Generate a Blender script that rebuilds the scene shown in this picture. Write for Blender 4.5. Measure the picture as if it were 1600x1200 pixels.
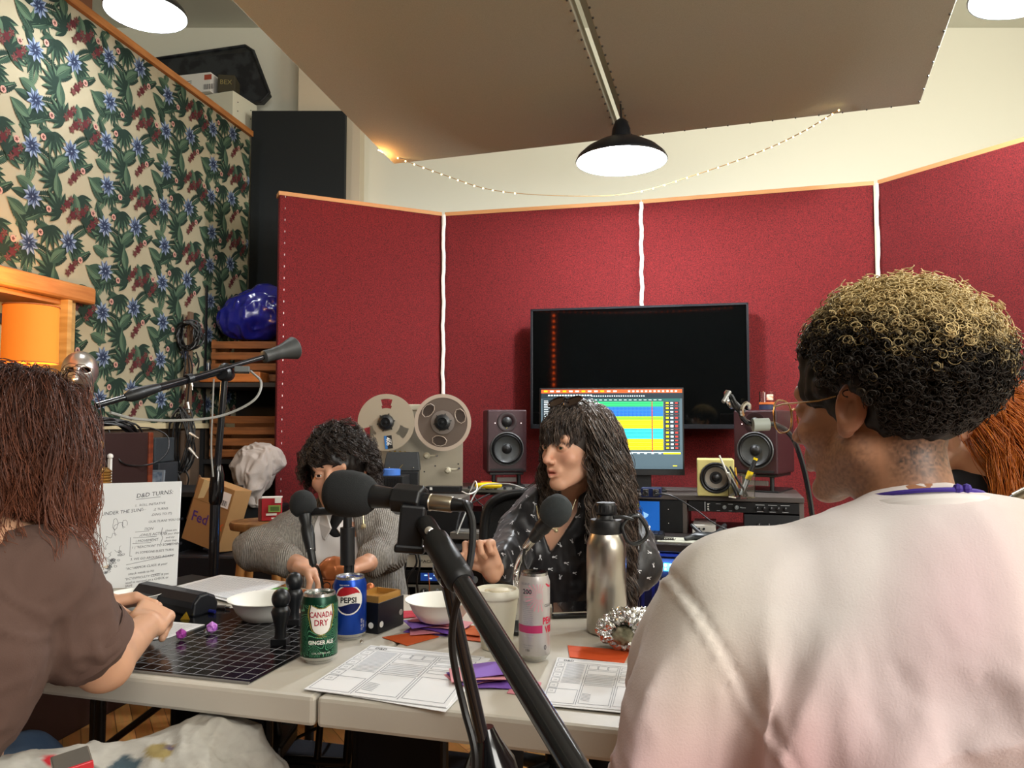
import bpy, bmesh, math, random
import numpy as np
from mathutils import Vector, Matrix, Euler
D2R = math.pi/180
random.seed(7); RNG = np.random.RandomState(11)
for o in list(bpy.data.objects): bpy.data.objects.remove(o)
SC = bpy.context.scene
COL = SC.collection
# ---------------------------------------------------------------- camera
CZ = 1.17; PITCH = 3.0*D2R; F = 1200.0
cam_d = bpy.data.cameras.new('camera'); cam = bpy.data.objects.new('camera', cam_d); COL.objects.link(cam)
cam.location = (0, 0, CZ); cam.rotation_euler = (math.pi/2+PITCH, 0, 0)
cam_d.sensor_width = 36; cam_d.lens = 36*F/1600; cam_d.clip_start = .02
SC.camera = cam
# ---------------------------------------------------------------- world, exposure
w = bpy.data.worlds.new('World'); SC.world = w; w.use_nodes = True
w.node_tree.nodes['Background'].inputs[0].default_value = (.80, .88, 1, 1)
w.node_tree.nodes['Background'].inputs[1].default_value = .5
SC.view_settings.view_transform = 'Standard'; SC.view_settings.look = 'None'
SC.view_settings.exposure = 0.47; SC.view_settings.gamma = 1; SC.view_settings.use_curve_mapping = False
SC.cycles.use_denoising = True
SC.cycles.max_bounces = 7; SC.cycles.diffuse_bounces = 3; SC.cycles.glossy_bounces = 4
SC.cycles.transmission_bounces = 6; SC.cycles.transparent_max_bounces = 12
SC.cycles.sample_clamp_indirect = 6; SC.cycles.caustics_reflective = False; SC.cycles.caustics_refractive = False
# ---------------------------------------------------------------- added fill lights
def area(name, loc, target, size, power, col=(1,1,1), sy=None, shape='RECTANGLE'):
    l = bpy.data.lights.new(name, 'AREA'); l.energy = power; l.color = col; l.shape = shape
    l.size = size; l.size_y = sy or size
    o = bpy.data.objects.new(name, l); COL.objects.link(o); o.location = loc
    o.rotation_euler = (Vector(target)-Vector(loc)).to_track_quat('-Z', 'Y').to_euler()
    return o
# unseen area lights added to brighten the room; no windows stand there
area('fill_light_right', (2.9, -2.2, 2.3), (0.6, 3.2, 1.2), 2.0, 120, (1, .97, .90), 1.8)
area('fill_light_rear', (0.9, -1.6, 3.85), (0.5, 2.6, 0.9), 2.2, 70, (1, .97, .92), 1.6)
area('fill_light_side', (3.3, 1.6, 3.0), (1.6, 4.6, 2.0), 1.6, 55, (1, .96, .86), 1.0)

# ---------------------------------------------------------------- pixel <-> place helpers
FW = Vector((0, math.cos(PITCH), math.sin(PITCH))); UP = Vector((0, -math.sin(PITCH), math.cos(PITCH)))
CAM = Vector((0, 0, CZ))
def ray(px, py): return FW + Vector((1, 0, 0))*((px-800)/F) - UP*((py-600)/F)
def P(px, py, Y):
    d = ray(px, py); return CAM + d*(Y/d.y)
def G(px, py, z=.74):
    d = ray(px, py); return CAM + d*((z-CZ)/d.z)
# ---------------------------------------------------------------- materials
def lin(c):
    if isinstance(c, str):
        c = c.lstrip('#'); c = [int(c[i:i+2], 16)/255 for i in (0, 2, 4)]
    return tuple(x/12.92 if x <= .04045 else ((x+.055)/1.055)**2.4 for x in c[:3])
MATS = {}
def M(name, col=None, rough=.6, metal=0, bump=None, vary=None, emit=None, trans=0, ior=1.45, attr=None,
      sheen=0, coat=0, aniso=0, wave=None, alpha=1, spec=.5, sss=0):
    if name in MATS: return MATS[name]
    m = bpy.data.materials.new(name); m.use_nodes = True; nt = m.node_tree; b = nt.nodes['Principled BSDF']
    L = nt.links.new
    c = lin(col) if col is not None else (.5, .5, .5)
    b.inputs['Base Color'].default_value = (*c, 1); b.inputs['Roughness'].default_value = rough
    b.inputs['Metallic'].default_value = metal; b.inputs['IOR'].default_value = ior
    b.inputs['Specular IOR Level'].default_value = spec
    if trans: b.inputs['Transmission Weight'].default_value = trans
    if sheen: b.inputs['Sheen Weight'].default_value = sheen
    if coat: b.inputs['Coat Weight'].default_value = coat
    if aniso: b.inputs['Anisotropic'].default_value = aniso
    if alpha < 1: b.inputs['Alpha'].default_value = alpha
    if sss:
        b.inputs['Subsurface Weight'].default_value = sss; b.inputs['Subsurface Radius'].default_value = (.02, .008, .004)
        b.inputs['Subsurface Scale'].default_value = .5
    tc = nt.nodes.new('ShaderNodeTexCoord')
    src = None
    if attr:
        a = nt.nodes.new('ShaderNodeAttribute'); a.attribute_name = attr; src = a.outputs['Color']
        L(src, b.inputs['Base Color'])
    if vary:      # (scale, colour2, (stretch xyz), contrast)
        n = nt.nodes.new('ShaderNodeTexNoise'); n.inputs['Scale'].default_value = vary[0]; n.inputs['Detail'].default_value = 4
        mp = nt.nodes.new('ShaderNodeMapping'); mp.inputs['Scale'].default_value = vary[2] if len(vary) > 2 else (1, 1, 1)
        L(tc.outputs['Object'], mp.inputs[0]); L(mp.outputs[0], n.inputs['Vector'])
        r = nt.nodes.new('ShaderNodeMapRange'); k = vary[3] if len(vary) > 3 else .15
        r.inputs[1].default_value = .5-k; r.inputs[2].default_value = .5+k
        mx = nt.nodes.new('ShaderNodeMix'); mx.data_type = 'RGBA'
        L(n.outputs['Fac'], r.inputs[0]); L(r.outputs[0], mx.inputs[0])
        if src is not None: L(src, mx.inputs[6])
        else: mx.inputs[6].default_value = (*c, 1)
        c2 = lin(vary[1]); mx.inputs[7].default_value = (*c2, 1)
        L(mx.outputs[2], b.inputs['Base Color'])
    if bump:      # (scale, strength, distance, stretch)
        n = nt.nodes.new('ShaderNodeTexNoise'); n.inputs['Scale'].default_value = bump[0]; n.inputs['Detail'].default_value = 3
        bp = nt.nodes.new('ShaderNodeBump'); bp.inputs['Strength'].default_value = bump[1]
        bp.inputs['Distance'].default_value = bump[2] if len(bump) > 2 else .002
        mp = nt.nodes.new('ShaderNodeMapping'); mp.inputs['Scale'].default_value = bump[3] if len(bump) > 3 else (1, 1, 1)
        L(tc.outputs['Object'], mp.inputs[0]); L(mp.outputs[0], n.inputs['Vector'])
        L(n.outputs['Fac'], bp.inputs['Height']); L(bp.outputs[0], b.inputs['Normal'])
    if wave:      # (scale, strength, distance, direction)
        n = nt.nodes.new('ShaderNodeTexWave'); n.inputs['Scale'].default_value = wave[0]; n.inputs['Distortion'].default_value = 1.5
        n.bands_direction = wave[3]; n.inputs['Detail'].default_value = 1
        bp = nt.nodes.new('ShaderNodeBump'); bp.inputs['Strength'].default_value = wave[1]; bp.inputs['Distance'].default_value = wave[2]
        L(tc.outputs['Object'], n.inputs['Vector']); L(n.outputs['Fac'], bp.inputs['Height']); L(bp.outputs[0], b.inputs['Normal'])
    if emit:
        e = lin(emit[0]); b.inputs['Emission Color'].default_value = (*e, 1); b.inputs['Emission Strength'].default_value = emit[1]
    MATS[name] = m; return m
# ---------------------------------------------------------------- mesh building
def rotz(a): return Matrix.Rotation(a, 4, 'Z')
def frame(a, b, roll=0):
    """matrix whose Z runs from a towards b"""
    a = Vector(a); d = (Vector(b)-a).normalized()
    q = d.to_track_quat('Z', 'Y'); return Matrix.Translation(a) @ q.to_matrix().to_4x4() @ rotz(roll)
def TR(loc, rz=0, rx=0, ry=0): return Matrix.Translation(Vector(loc)) @ Euler((rx, ry, rz), 'XYZ').to_matrix().to_4x4()
class MB:
    def __init__(s, T=None): s.v = []; s.f = []; s.m = []; s.T = T or Matrix.Identity(4)
    def add(s, vs, fs, m=0, T=None):
        n = len(s.v); X = s.T @ T if T is not None else s.T
        s.v += [tuple(X @ Vector(p)) for p in vs]
        s.f += [tuple(i+n for i in f) for f in fs]; s.m += [m]*len(fs); return s
    def box(s, c, d, m=0, T=None, taper=1.0):
        x, y, z = d[0]/2, d[1]/2, d[2]/2; t = taper; cx, cy, cz = c
        vs = [(cx-x, cy-y, cz-z), (cx+x, cy-y, cz-z), (cx+x, cy+y, cz-z), (cx-x, cy+y, cz-z),
              (cx-x*t, cy-y*t, cz+z), (cx+x*t, cy-y*t, cz+z), (cx+x*t, cy+y*t, cz+z), (cx-x*t, cy+y*t, cz+z)]
        return s.add(vs, [(0, 3, 2, 1), (4, 5, 6, 7), (0, 1, 5, 4), (1, 2, 6, 5), (2, 3, 7, 6), (3, 0, 4, 7)], m, T)
    def lathe(s, prof, seg=24, m=0, T=None, mats=None, caps=True):
        vs = []; fs = []; ms = []
        for r, z in prof:
            for i in range(seg):
                a = 2*math.pi*i/seg; vs.append((r*math.cos(a), r*math.sin(a), z))
        for j in range(len(prof)-1):
            for i in range(seg):
                k = (i+1) % seg; fs.append((j*seg+i, j*seg+k, (j+1)*seg+k, (j+1)*seg+i)); ms.append(mats[j] if mats else m)
        if caps and prof[0][0] > 1e-6: fs.append(tuple(range(seg))[::-1]); ms.append(mats[0] if mats else m)
        if caps and prof[-1][0] > 1e-6: fs.append(tuple((len(prof)-1)*seg+i for i in range(seg))); ms.append(mats[-1] if mats else m)
        s.add(vs, fs, m, T); s.m[-len(fs):] = ms; return s
    def cyl(s, a, b, r, r2=None, seg=16, m=0):
        L = (Vector(b)-Vector(a)).length
        return s.lathe([(r, 0), (r2 if r2 is not None else r, L)], seg, m, frame(a, b))
    def tube(s, pts, r, seg=8, m=0, closed=False):
        pts = [Vector(p) for p in pts]; n = len(pts); rr = r if hasattr(r, '__len__') else [r]*n
        vs = []; fs = []; N = None
        for i, p in enumerate(pts):
            if closed: t = pts[(i+1) % n]-pts[i-1]
            else: t = pts[min(i+1, n-1)]-pts[max(i-1, 0)]
            t.normalize() if t.length > 1e-9 else None
            if N is None:
                N = t.orthogonal().normalized()
            else:
                N = (N-t*N.dot(t)); N = N.normalized() if N.length > 1e-6 else t.orthogonal().normalized()
            B = t.cross(N)
            for k in range(seg):
                a = 2*math.pi*k/seg; vs.append(p+(N*math.cos(a)+B*math.sin(a))*rr[i])
        for i in range(n if closed else n-1):
            j = (i+1) % n
            for k in range(seg):
                l = (k+1) % seg; fs.append((i*seg+k, i*seg+l, j*seg+l, j*seg+k))
        if not closed: fs.append(tuple(range(seg))[::-1]); fs.append(tuple((n-1)*seg+k for k in range(seg)))
        return s.add(vs, fs, m)
    def ball(s, c, r, seg=16, m=0, T=None, sc=(1, 1, 1)):
        n = seg//2; prof = [(max(0, math.sin(math.pi*i/n)), -math.cos(math.pi*i/n)) for i in range(n+1)]
        prof[0] = (0, -1); prof[-1] = (0, 1)
        X = Matrix.Translation(Vector(c)) @ Matrix.Diagonal((r*sc[0], r*sc[1], r*sc[2], 1))
        if T is not None: X = T @ X
        return s.lathe(prof, seg, m, X)
    def prism(s, pts, h, m=0, T=None, z0=0):
        n = len(pts); vs = [(x, y, z0) for x, y in pts]+[(x, y, z0+h) for x, y in pts]
        fs = [tuple(range(n))[::-1], tuple(range(n, 2*n))]+[(i, (i+1) % n, n+(i+1) % n, n+i) for i in range(n)]
        return s.add(vs, fs, m, T)
    def poly(s, pts, m=0, T=None): return s.add(pts, [tuple(range(len(pts)))], m, T)
    def rect(s, x0, y0, x1, y1, z, m=0, T=None): return s.poly([(x0, y0, z), (x1, y0, z), (x1, y1, z), (x0, y1, z)], m, T)
    def line(s, x0, y0, x1, y1, wd, z, m=0, T=None):
        d = Vector((x1-x0, y1-y0)); n = Vector((-d.y, d.x)).normalized()*wd/2
        return s.poly([(x0+n.x, y0+n.y, z), (x0-n.x, y0-n.y, z), (x1-n.x, y1-n.y, z), (x1+n.x, y1+n.y, z)][::-1], m, T)
    def frame2(s, x0, y0, x1, y1, wd, z, m=0, T=None):
        for a in ((x0, y0, x1, y0), (x1, y0, x1, y1), (x1, y1, x0, y1), (x0, y1, x0, y0)): s.line(*a, wd, z, m, T)
        return s
    def text(s, txt, size, x, y, z, m=0, T=None, fn=None, align='c', sx=1.0, bold=0, rot=0):
        vs, fs = text_mesh(txt, bold); 
        if not vs: return s
        xs = [p[0] for p in vs]; w_ = max(xs)+min(xs)
        ox = -w_/2 if align == 'c' else 0
        cr, sr = math.cos(rot), math.sin(rot)
        pts = [((p[0]+ox)*size*sx, p[1]*size) for p in vs]; pts = [(x+a*cr-b*sr, y+a*sr+b*cr) for a, b in pts]
        q = [fn(a, b) for a, b in pts] if fn else [(a, b, z) for a, b in pts]
        return s.add(q, fs, m, T)
    def build(s, name, mats, parent=None, smooth=False, bevel=0, sub=0, base=True, angle=40, loc=None):
        if not isinstance(mats, (list, tuple)): mats = [mats]
        V = np.array([tuple(p) for p in s.v], dtype=float)
        if parent is not None: O = np.array(wloc(parent))
        elif loc is not None: O = np.array(loc, dtype=float)
        else: O = np.array([(V[:, 0].min()+V[:, 0].max())/2, (V[:, 1].min()+V[:, 1].max())/2, V[:, 2].min()])
        me = bpy.data.meshes.new(name); me.from_pydata((V-O).tolist(), [], s.f); 
        for m in mats: me.materials.append(m)
        me.polygons.foreach_set('material_index', s.m)
        if smooth:
            me.polygons.foreach_set('use_smooth', [True]*len(s.f))
        me.update()
        o = bpy.data.objects.new(name, me); COL.objects.link(o)
        if parent is not None: o.parent = parent
        else: o.location = O
        if smooth:
            bm = bmesh.new(); bm.from_mesh(me)
            for e in bm.edges:
                if len(e.link_faces) == 2 and e.calc_face_angle(0) > angle*D2R: e.smooth = False
            bm.to_mesh(me); bm.free()
        if bevel:
            b = o.modifiers.new('bevel', 'BEVEL'); b.width = bevel; b.segments = 2; b.limit_method = 'ANGLE'; b.angle_limit = 35*D2R
        if sub:
            b = o.modifiers.new('sub', 'SUBSURF'); b.levels = sub; b.render_levels = sub
        return o
def wloc(o):
    """world position of an object (every thing here is unrotated)"""
    p = Vector((0, 0, 0))
    while o is not None: p += o.location; o = o.parent
    return p
TXT = {}
def text_mesh(t, bold=0):
    if (t, bold) in TXT: return TXT[(t, bold)]
    cu = bpy.data.curves.new('txt', 'FONT'); cu.body = t; cu.size = 1; cu.resolution_u = 2; cu.offset = bold
    ob = bpy.data.objects.new('txt', cu); COL.objects.link(ob); dg = bpy.context.evaluated_depsgraph_get()
    me = bpy.data.meshes.new_from_object(ob.evaluated_get(dg))
    vs = [tuple(v.co) for v in me.vertices]; fs = [tuple(p.vertices) for p in me.polygons]
    bpy.data.objects.remove(ob); bpy.data.meshes.remove(me); bpy.data.curves.remove(cu)
    TXT[(t, bold)] = (vs, fs); return vs, fs
def tag(o, label, cat, group=None, kind=None):
    o['label'] = label; o['category'] = cat
    if group: o['group'] = group
    if kind: o['kind'] = kind
    return o
def thing(name, loc, label, cat, group=None):
    o = bpy.data.objects.new(name, None); o.empty_display_size = .05; COL.objects.link(o); o.location = loc
    return tag(o, label, cat, group)
def struct(o): o['kind'] = 'structure'; return o
def dup(root, loc, label=None, rz=0, group=None):
    r = root.copy(); COL.objects.link(r); r.location = loc; r.rotation_euler = (0, 0, rz)
    if label: r['label'] = label
    if group: r['group'] = group
    for ch in list(root.children):
        c = ch.copy(); COL.objects.link(c); c.parent = r
        for g in list(ch.children):
            d = g.copy(); COL.objects.link(d); d.parent = c
    return r
def spline(pts, n=12):
    """Catmull-Rom through pts"""
    pts = [Vector(p) for p in pts]; q = [pts[0]*2-pts[1]]+pts+[pts[-1]*2-pts[-2]]; out = []
    for i in range(1, len(q)-2):
        a, b, c, d = q[i-1:i+3]
        for k in range(n):
            t = k/n; out.append(.5*((2*b)+(c-a)*t+(2*a-5*b+4*c-d)*t*t+(3*b-a-3*c+d)*t**3))
    out.append(pts[-1]); return out
# ---------------------------------------------------------------- implicit surfaces (for bodies and cloth)
def _h3(i, j, k, seed):
    n = (i*374761393+j*668265263+k*2147483647+seed*1274126177) & 0xffffffff
    n = ((n ^ (n >> 13))*1274126177) & 0xffffffff
    return ((n ^ (n >> 16)) & 0xffff)/32767.5-1
def noise3(p, seed=0):
    p = np.asarray(p, dtype=float); i = np.floor(p).astype(np.int64); f = p-i; f = f*f*(3-2*f)
    r = 0
    for a in (0, 1):
        for b in (0, 1):
            for c in (0, 1):
                wgt = (f[..., 0] if a else 1-f[..., 0])*(f[..., 1] if b else 1-f[..., 1])*(f[..., 2] if c else 1-f[..., 2])
                r = r+wgt*_h3(i[..., 0]+a, i[..., 1]+b, i[..., 2]+c, seed)
    return r
def cap(a, b, ra, rb=None):
    a = np.array(a, float); b = np.array(b, float); rb = ra if rb is None else rb; ba = b-a; L2 = max(ba@ba, 1e-12)
    def f(p):
        t = np.clip(((p-a)@ba)/L2, 0, 1); return np.linalg.norm(p-a-t[..., None]*ba, axis=-1)-(ra+(rb-ra)*t)
    f.bb = (np.minimum(a-ra, b-rb), np.maximum(a+ra, b+rb)); return f
def ell(c, r, R=None):
    c = np.array(c, float); r = np.array(r, float); Rm = np.array(R.to_3x3()) if R is not None else None
    def f(p):
        q = p-c
        if Rm is not None: q = q@Rm
        k0 = np.linalg.norm(q/r, axis=-1); k1 = np.linalg.norm(q/(r*r), axis=-1)+1e-9
        return k0*(k0-1)/k1
    m = r.max(); f.bb = (c-m, c+m); return f
def rbox(c, h, rad, R=None):
    c = np.array(c, float); h = np.array(h, float)-rad; Rm = np.array(R.to_3x3()) if R is not None else None
    def f(p):
        q = p-c
        if Rm is not None: q = q@Rm
        q = np.abs(q)-h
        return np.linalg.norm(np.maximum(q, 0), axis=-1)+np.minimum(q.max(axis=-1), 0)-rad
    m = np.linalg.norm(h+rad); f.bb = (c-m, c+m); return f
def smin(a, b, k):
    if k <= 0: return np.minimum(a, b)
    h = np.maximum(k-np.abs(a-b), 0)/k; return np.minimum(a, b)-h*h*k*.25
def smax(a, b, k): return -smin(-a, -b, k)
def field(ops):
    """ops: list of (kind, sdf, k) with kind '+' '-' '&' """
    def f(p):
        d = None
        for kind, g, k in ops:
            e = g(p)
            if d is None: d = e
            elif kind == '+': d = smin(d, e, k)
            elif kind == '-': d = smax(d, -e, k)
            else: d = smax(d, e, k)
        return d
    lo = np.min([g.bb[0] for kd, g, k in ops if kd == '+'], axis=0); hi = np.max([g.bb[1] for kd, g, k in ops if kd == '+'], axis=0)
    f.bb = (lo-.01, hi+.01); return f
def isomesh(f, res, bb=None):
    lo, hi = bb if bb else f.bb; lo = np.array(lo, float)-res*2; hi = np.array(hi, float)+res*2
    n = np.ceil((hi-lo)/res).astype(int)+1
    xs = [lo[i]+np.arange(n[i])*res for i in range(3)]
    V = np.empty(n, dtype=np.float32)
    step = max(1, int(1.5e6/(n[1]*n[2])))
    for i in range(0, n[0], step):
        g = np.stack(np.meshgrid(xs[0][i:i+step], xs[1], xs[2], indexing='ij'), -1); V[i:i+step] = f(g)
    V[0] = V[-1] = 1; V[:, 0] = V[:, -1] = 1; V[:, :, 0] = V[:, :, -1] = 1
    S = V < 0
    C = np.zeros([k-1 for k in n], dtype=np.int8); cs = [(a, b, c) for a in (0, 1) for b in (0, 1) for c in (0, 1)]
    sl = lambda a, b, c: (slice(a, n[0]-1+a), slice(b, n[1]-1+b), slice(c, n[2]-1+c))
    for q in cs: C += S[sl(*q)]
    act = (C > 0) & (C < 8); idx = np.argwhere(act); ids = -np.ones(act.shape, dtype=np.int64); ids[act] = np.arange(len(idx))
    acc = np.zeros((len(idx), 3)); cnt = np.zeros(len(idx))
    for q in cs:
        for ax in range(3):
            if q[ax]: continue
            q2 = list(q); q2[ax] = 1
            a = V[tuple((idx+q).T)]; b = V[tuple((idx+q2).T)]; m = (a < 0) != (b < 0)
            t = np.where(m, a/np.where(m, a-b, 1), 0)
            pt = np.tile(np.array(q, float), (len(idx), 1)); pt[:, ax] += t
            acc[m] += pt[m]; cnt[m] += 1
    vs = lo+(idx+acc/np.maximum(cnt, 1)[:, None])*res
    faces = []
    for ax in range(3):
        u, v = (ax+1) % 3, (ax+2) % 3
        A = np.moveaxis(S, (ax, u, v), (0, 1, 2)); I = np.moveaxis(ids, (ax, u, v), (0, 1, 2))
        e = A[:-1] != A[1:]; e = e[:, 1:-1, 1:-1]; w_ = np.argwhere(e); 
        if not len(w_): continue
        x, y, z = w_[:, 0], w_[:, 1]+1, w_[:, 2]+1
        q = np.stack([I[x, y-1, z-1], I[x, y, z-1], I[x, y, z], I[x, y-1, z]], 1)
        fl = A[:-1][:, 1:-1, 1:-1][e]; q[~fl] = q[~fl][:, ::-1]; faces.append(q)
    return vs, np.concatenate(faces)
def np_mesh(name, parts, mats, parent=None, loc=None, colfn=None, cols=None, smooth=True):
    """parts: list of (verts, faces, matindex); joined as ONE mesh"""
    n = 0; V = []; Fq = []; mi = []
    for vs, fs, m in parts:
        V.append(vs); Fq.append(np.asarray(fs)+n); n += len(vs); mi.append(np.full(len(fs), m))
    V = np.concatenate(V); mi = np.concatenate(mi)
    if parent is not None: O = np.array(wloc(parent))
    elif loc is not None: O = np.array(loc, float)
    else: O = np.array([(V[:, 0].min()+V[:, 0].max())/2, (V[:, 1].min()+V[:, 1].max())/2, V[:, 2].min()])
    me = bpy.data.meshes.new(name)
    loops = np.concatenate([q.ravel() for q in Fq]); tot = np.concatenate([np.full(len(q), q.shape[1]) for q in Fq])
    st = np.concatenate([[0], np.cumsum(tot)[:-1]])
    me.vertices.add(len(V)); me.vertices.foreach_set('co', (V-O).ravel().astype(np.float32))
    me.loops.add(len(loops)); me.loops.foreach_set('vertex_index', loops.astype(np.int32))
    me.polygons.add(len(tot)); me.polygons.foreach_set('loop_start', st.astype(np.int32)); me.polygons.foreach_set('loop_total', tot.astype(np.int32))
    for m in (mats if isinstance(mats, (list, tuple)) else [mats]): me.materials.append(m)
    me.polygons.foreach_set('material_index', mi.astype(np.int32))
    me.polygons.foreach_set('use_smooth', np.full(len(tot), smooth))
    me.update(calc_edges=True); me.validate()
    if colfn is not None: cols = colfn(V)
    if cols is not None:
        a = me.color_attributes.new('Col', 'FLOAT_COLOR', 'POINT')
        a.data.foreach_set('color', np.concatenate([cols, np.ones((len(cols), 1))], 1).ravel().astype(np.float32))
    o = bpy.data.objects.new(name, me); COL.objects.link(o)
    if parent is not None: o.parent = parent
    else: o.location = O
    return o
def vnormals(vs, fs):
    a, b, c = vs[fs[:, 0]], vs[fs[:, 1]], vs[fs[:, 2]]; fn = np.cross(b-a, c-a)
    N = np.zeros_like(vs)
    for k in range(fs.shape[1]): np.add.at(N, fs[:, k], fn)
    return N/(np.linalg.norm(N, axis=1)[:, None]+1e-12)
def strand_mesh(C, r, seg=3):
    """C: (n,k,3) centre lines, r: (k,) or (n,k) radii -> verts, faces, (strand, point) index of each vert"""
    n, k, _ = C.shape; T = np.gradient(C, axis=1); T /= np.linalg.norm(T, axis=2)[..., None]+1e-12
    ref = np.where(np.abs(T[..., 2:3]) < .9, np.array([0, 0, 1.]), np.array([1., 0, 0]))
    N = np.cross(T, ref); N /= np.linalg.norm(N, axis=2)[..., None]+1e-12; B = np.cross(T, N)
    r = np.broadcast_to(r, (n, k)); ang = np.arange(seg)*2*math.pi/seg
    V = C[:, :, None]+r[:, :, None, None]*(N[:, :, None]*np.cos(ang)[:, None]+B[:, :, None]*np.sin(ang)[:, None])
    id_ = np.arange(n*k*seg).reshape(n, k, seg); a = id_[:, :-1]; b = id_[:, 1:]
    fq = np.stack([a, np.roll(a, -1, 2), np.roll(b, -1, 2), b], -1).reshape(-1, 4)
    return V.reshape(-1, 3), fq
# ================================================================ ROOM
m_white = M('white_wall', '#dedccb', .9, bump=(60, .08, .002))
m_ceil = M('ceiling_white', '#d8d9cc', .9)
m_dark = M('near_black', '#121315', .6); m_blk = M('black_plastic', '#17181a', .42)
m_gloss = M('gloss_black', '#0b0b0d', .18, coat=.4)
m_chrome = M('chrome', '#d8d8d6', .16, 1); m_steel = M('brushed_steel', '#b9b3a8', .30, 1, aniso=.5)
m_wood = M('fir_wood', '#b87a40', .5, vary=(6, '#8f5526', (1, 1, 9), .25))
m_paper = M('paper_white', '#e9e9ea', .8); m_ink = M('ink', '#3a3a44', .7); m_grey_ink = M('grey_ink', '#8d8f98', .7)
m_wht = M('white_plastic', '#e8e6e0', .4)
# floor: maple planks (joint pattern in the material)
fm = M('maple_floor', '#b07b45', .38); nt = fm.node_tree; b = nt.nodes['Principled BSDF']
tc = nt.nodes.new('ShaderNodeTexCoord'); mp = nt.nodes.new('ShaderNodeMapping'); mp.inputs['Rotation'].default_value = (0, 0, 1.05)
br = nt.nodes.new('ShaderNodeTexBrick'); br.inputs['Scale'].default_value = 1; br.inputs['Brick Width'].default_value = .9; br.inputs['Row Height'].default_value = .06
br.inputs['Mortar Size'].default_value = .0012; br.inputs['Color1'].default_value = (*lin('#c08a4e'), 1); br.inputs['Color2'].default_value = (*lin('#8f5c2c'), 1)
br.inputs['Mortar'].default_value = (*lin('#3a2412'), 1)
no = nt.nodes.new('ShaderNodeTexNoise'); no.inputs['Scale'].default_value = 3; mp2 = nt.nodes.new('ShaderNodeMapping'); mp2.inputs['Scale'].default_value = (2, 30, 1)
mx = nt.nodes.new('ShaderNodeMix'); mx.data_type = 'RGBA'; mx.blend_type = 'MULTIPLY'; mx.inputs[0].default_value = .45
nt.links.new(tc.outputs['Object'], mp.inputs[0]); nt.links.new(mp.outputs[0], br.inputs[0]); nt.links.new(mp.outputs[0], mp2.inputs[0]); nt.links.new(mp2.outputs[0], no.inputs['Vector'])
nt.links.new(br.outputs['Color'], mx.inputs[6]); nt.links.new(no.outputs['Color'], mx.inputs[7]); nt.links.new(mx.outputs[2], b.inputs['Base Color'])
struct(MB().box((.4, 1.6, -.05), (7.2, 9, .1)).build('floor', fm))
struct(MB().box((.4, 1.6, 4.05), (7.2, 9, .1)).build('ceiling', m_ceil))
struct(MB().box((.4, 5.45, 2), (7.2, .2, 4)).build('wall_back', m_white))
struct(MB().box((4.05, 1.6, 2), (.1, 9, 4)).build('wall_right', m_white))
struct(MB().box((.4, -2.85, 2), (7.2, .1, 4)).build('wall_front', M('dark_room_wall', '#1d1a1b', .9)))
struct(MB().box((-3.15, 1.6, 2), (.1, 9, 4)).build('wall_outer_left', m_white))
# plaster pilaster beside the tall black panel; its shade is put into the beige
x0 = P(534, 200, 5.2).x; x1 = P(563, 200, 5.2).x
struct(MB().box(((x0+x1)/2-.15, 5.27, 2), (x1-x0+.3, .16, 4)).build('trim_2', M('pilaster_shaded', '#c9bda6', .9)))

# ---- left partition with the printed fabric; local u runs along it (+Y), w is height
PA = Vector((-1.67, 4.8, 0)); pd = Vector((.169, 1, 0)).normalized(); pn = Vector((pd.y, -pd.x, 0))   # pn faces the room
def LW(s, z, off=0): return PA - pd*s + Vector((0, 0, z)) + pn*off      # s = metres from the far end
# window opening in s: Y 2.15..3.28
WS0 = (4.8-3.27)*math.hypot(1, .169); WS1 = WS0+1.25; WZ1 = 1.70; WZ0 = .95
def wallbox(mb, s0, s1, z0, z1, t=.09, off=0, m=0):
    vs = [LW(s, z, o) for s in (s0, s1) for z in (z0, z1) for o in (off, off-t)]
    mb.add(vs, [(0, 1, 3, 2), (4, 6, 7, 5), (0, 4, 5, 1), (2, 3, 7, 6), (0, 2, 6, 4), (1, 5, 7, 3)], m)
mb = MB()
for a in ((0, WS0, 0, 3.0), (WS1, 7.2, 0, 3.0), (WS0, WS1, 0, WZ0), (WS0, WS1, WZ1, 3.0)): wallbox(mb, *a, off=-.012)
struct(mb.build('wall_left', M('partition_brown', '#4b3a2b', .85)))
mb = MB(); wallbox(mb, -.01, 7.2, 3.0, 3.035, .13, .02)
struct(mb.build('trim_1', m_wood))
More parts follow.
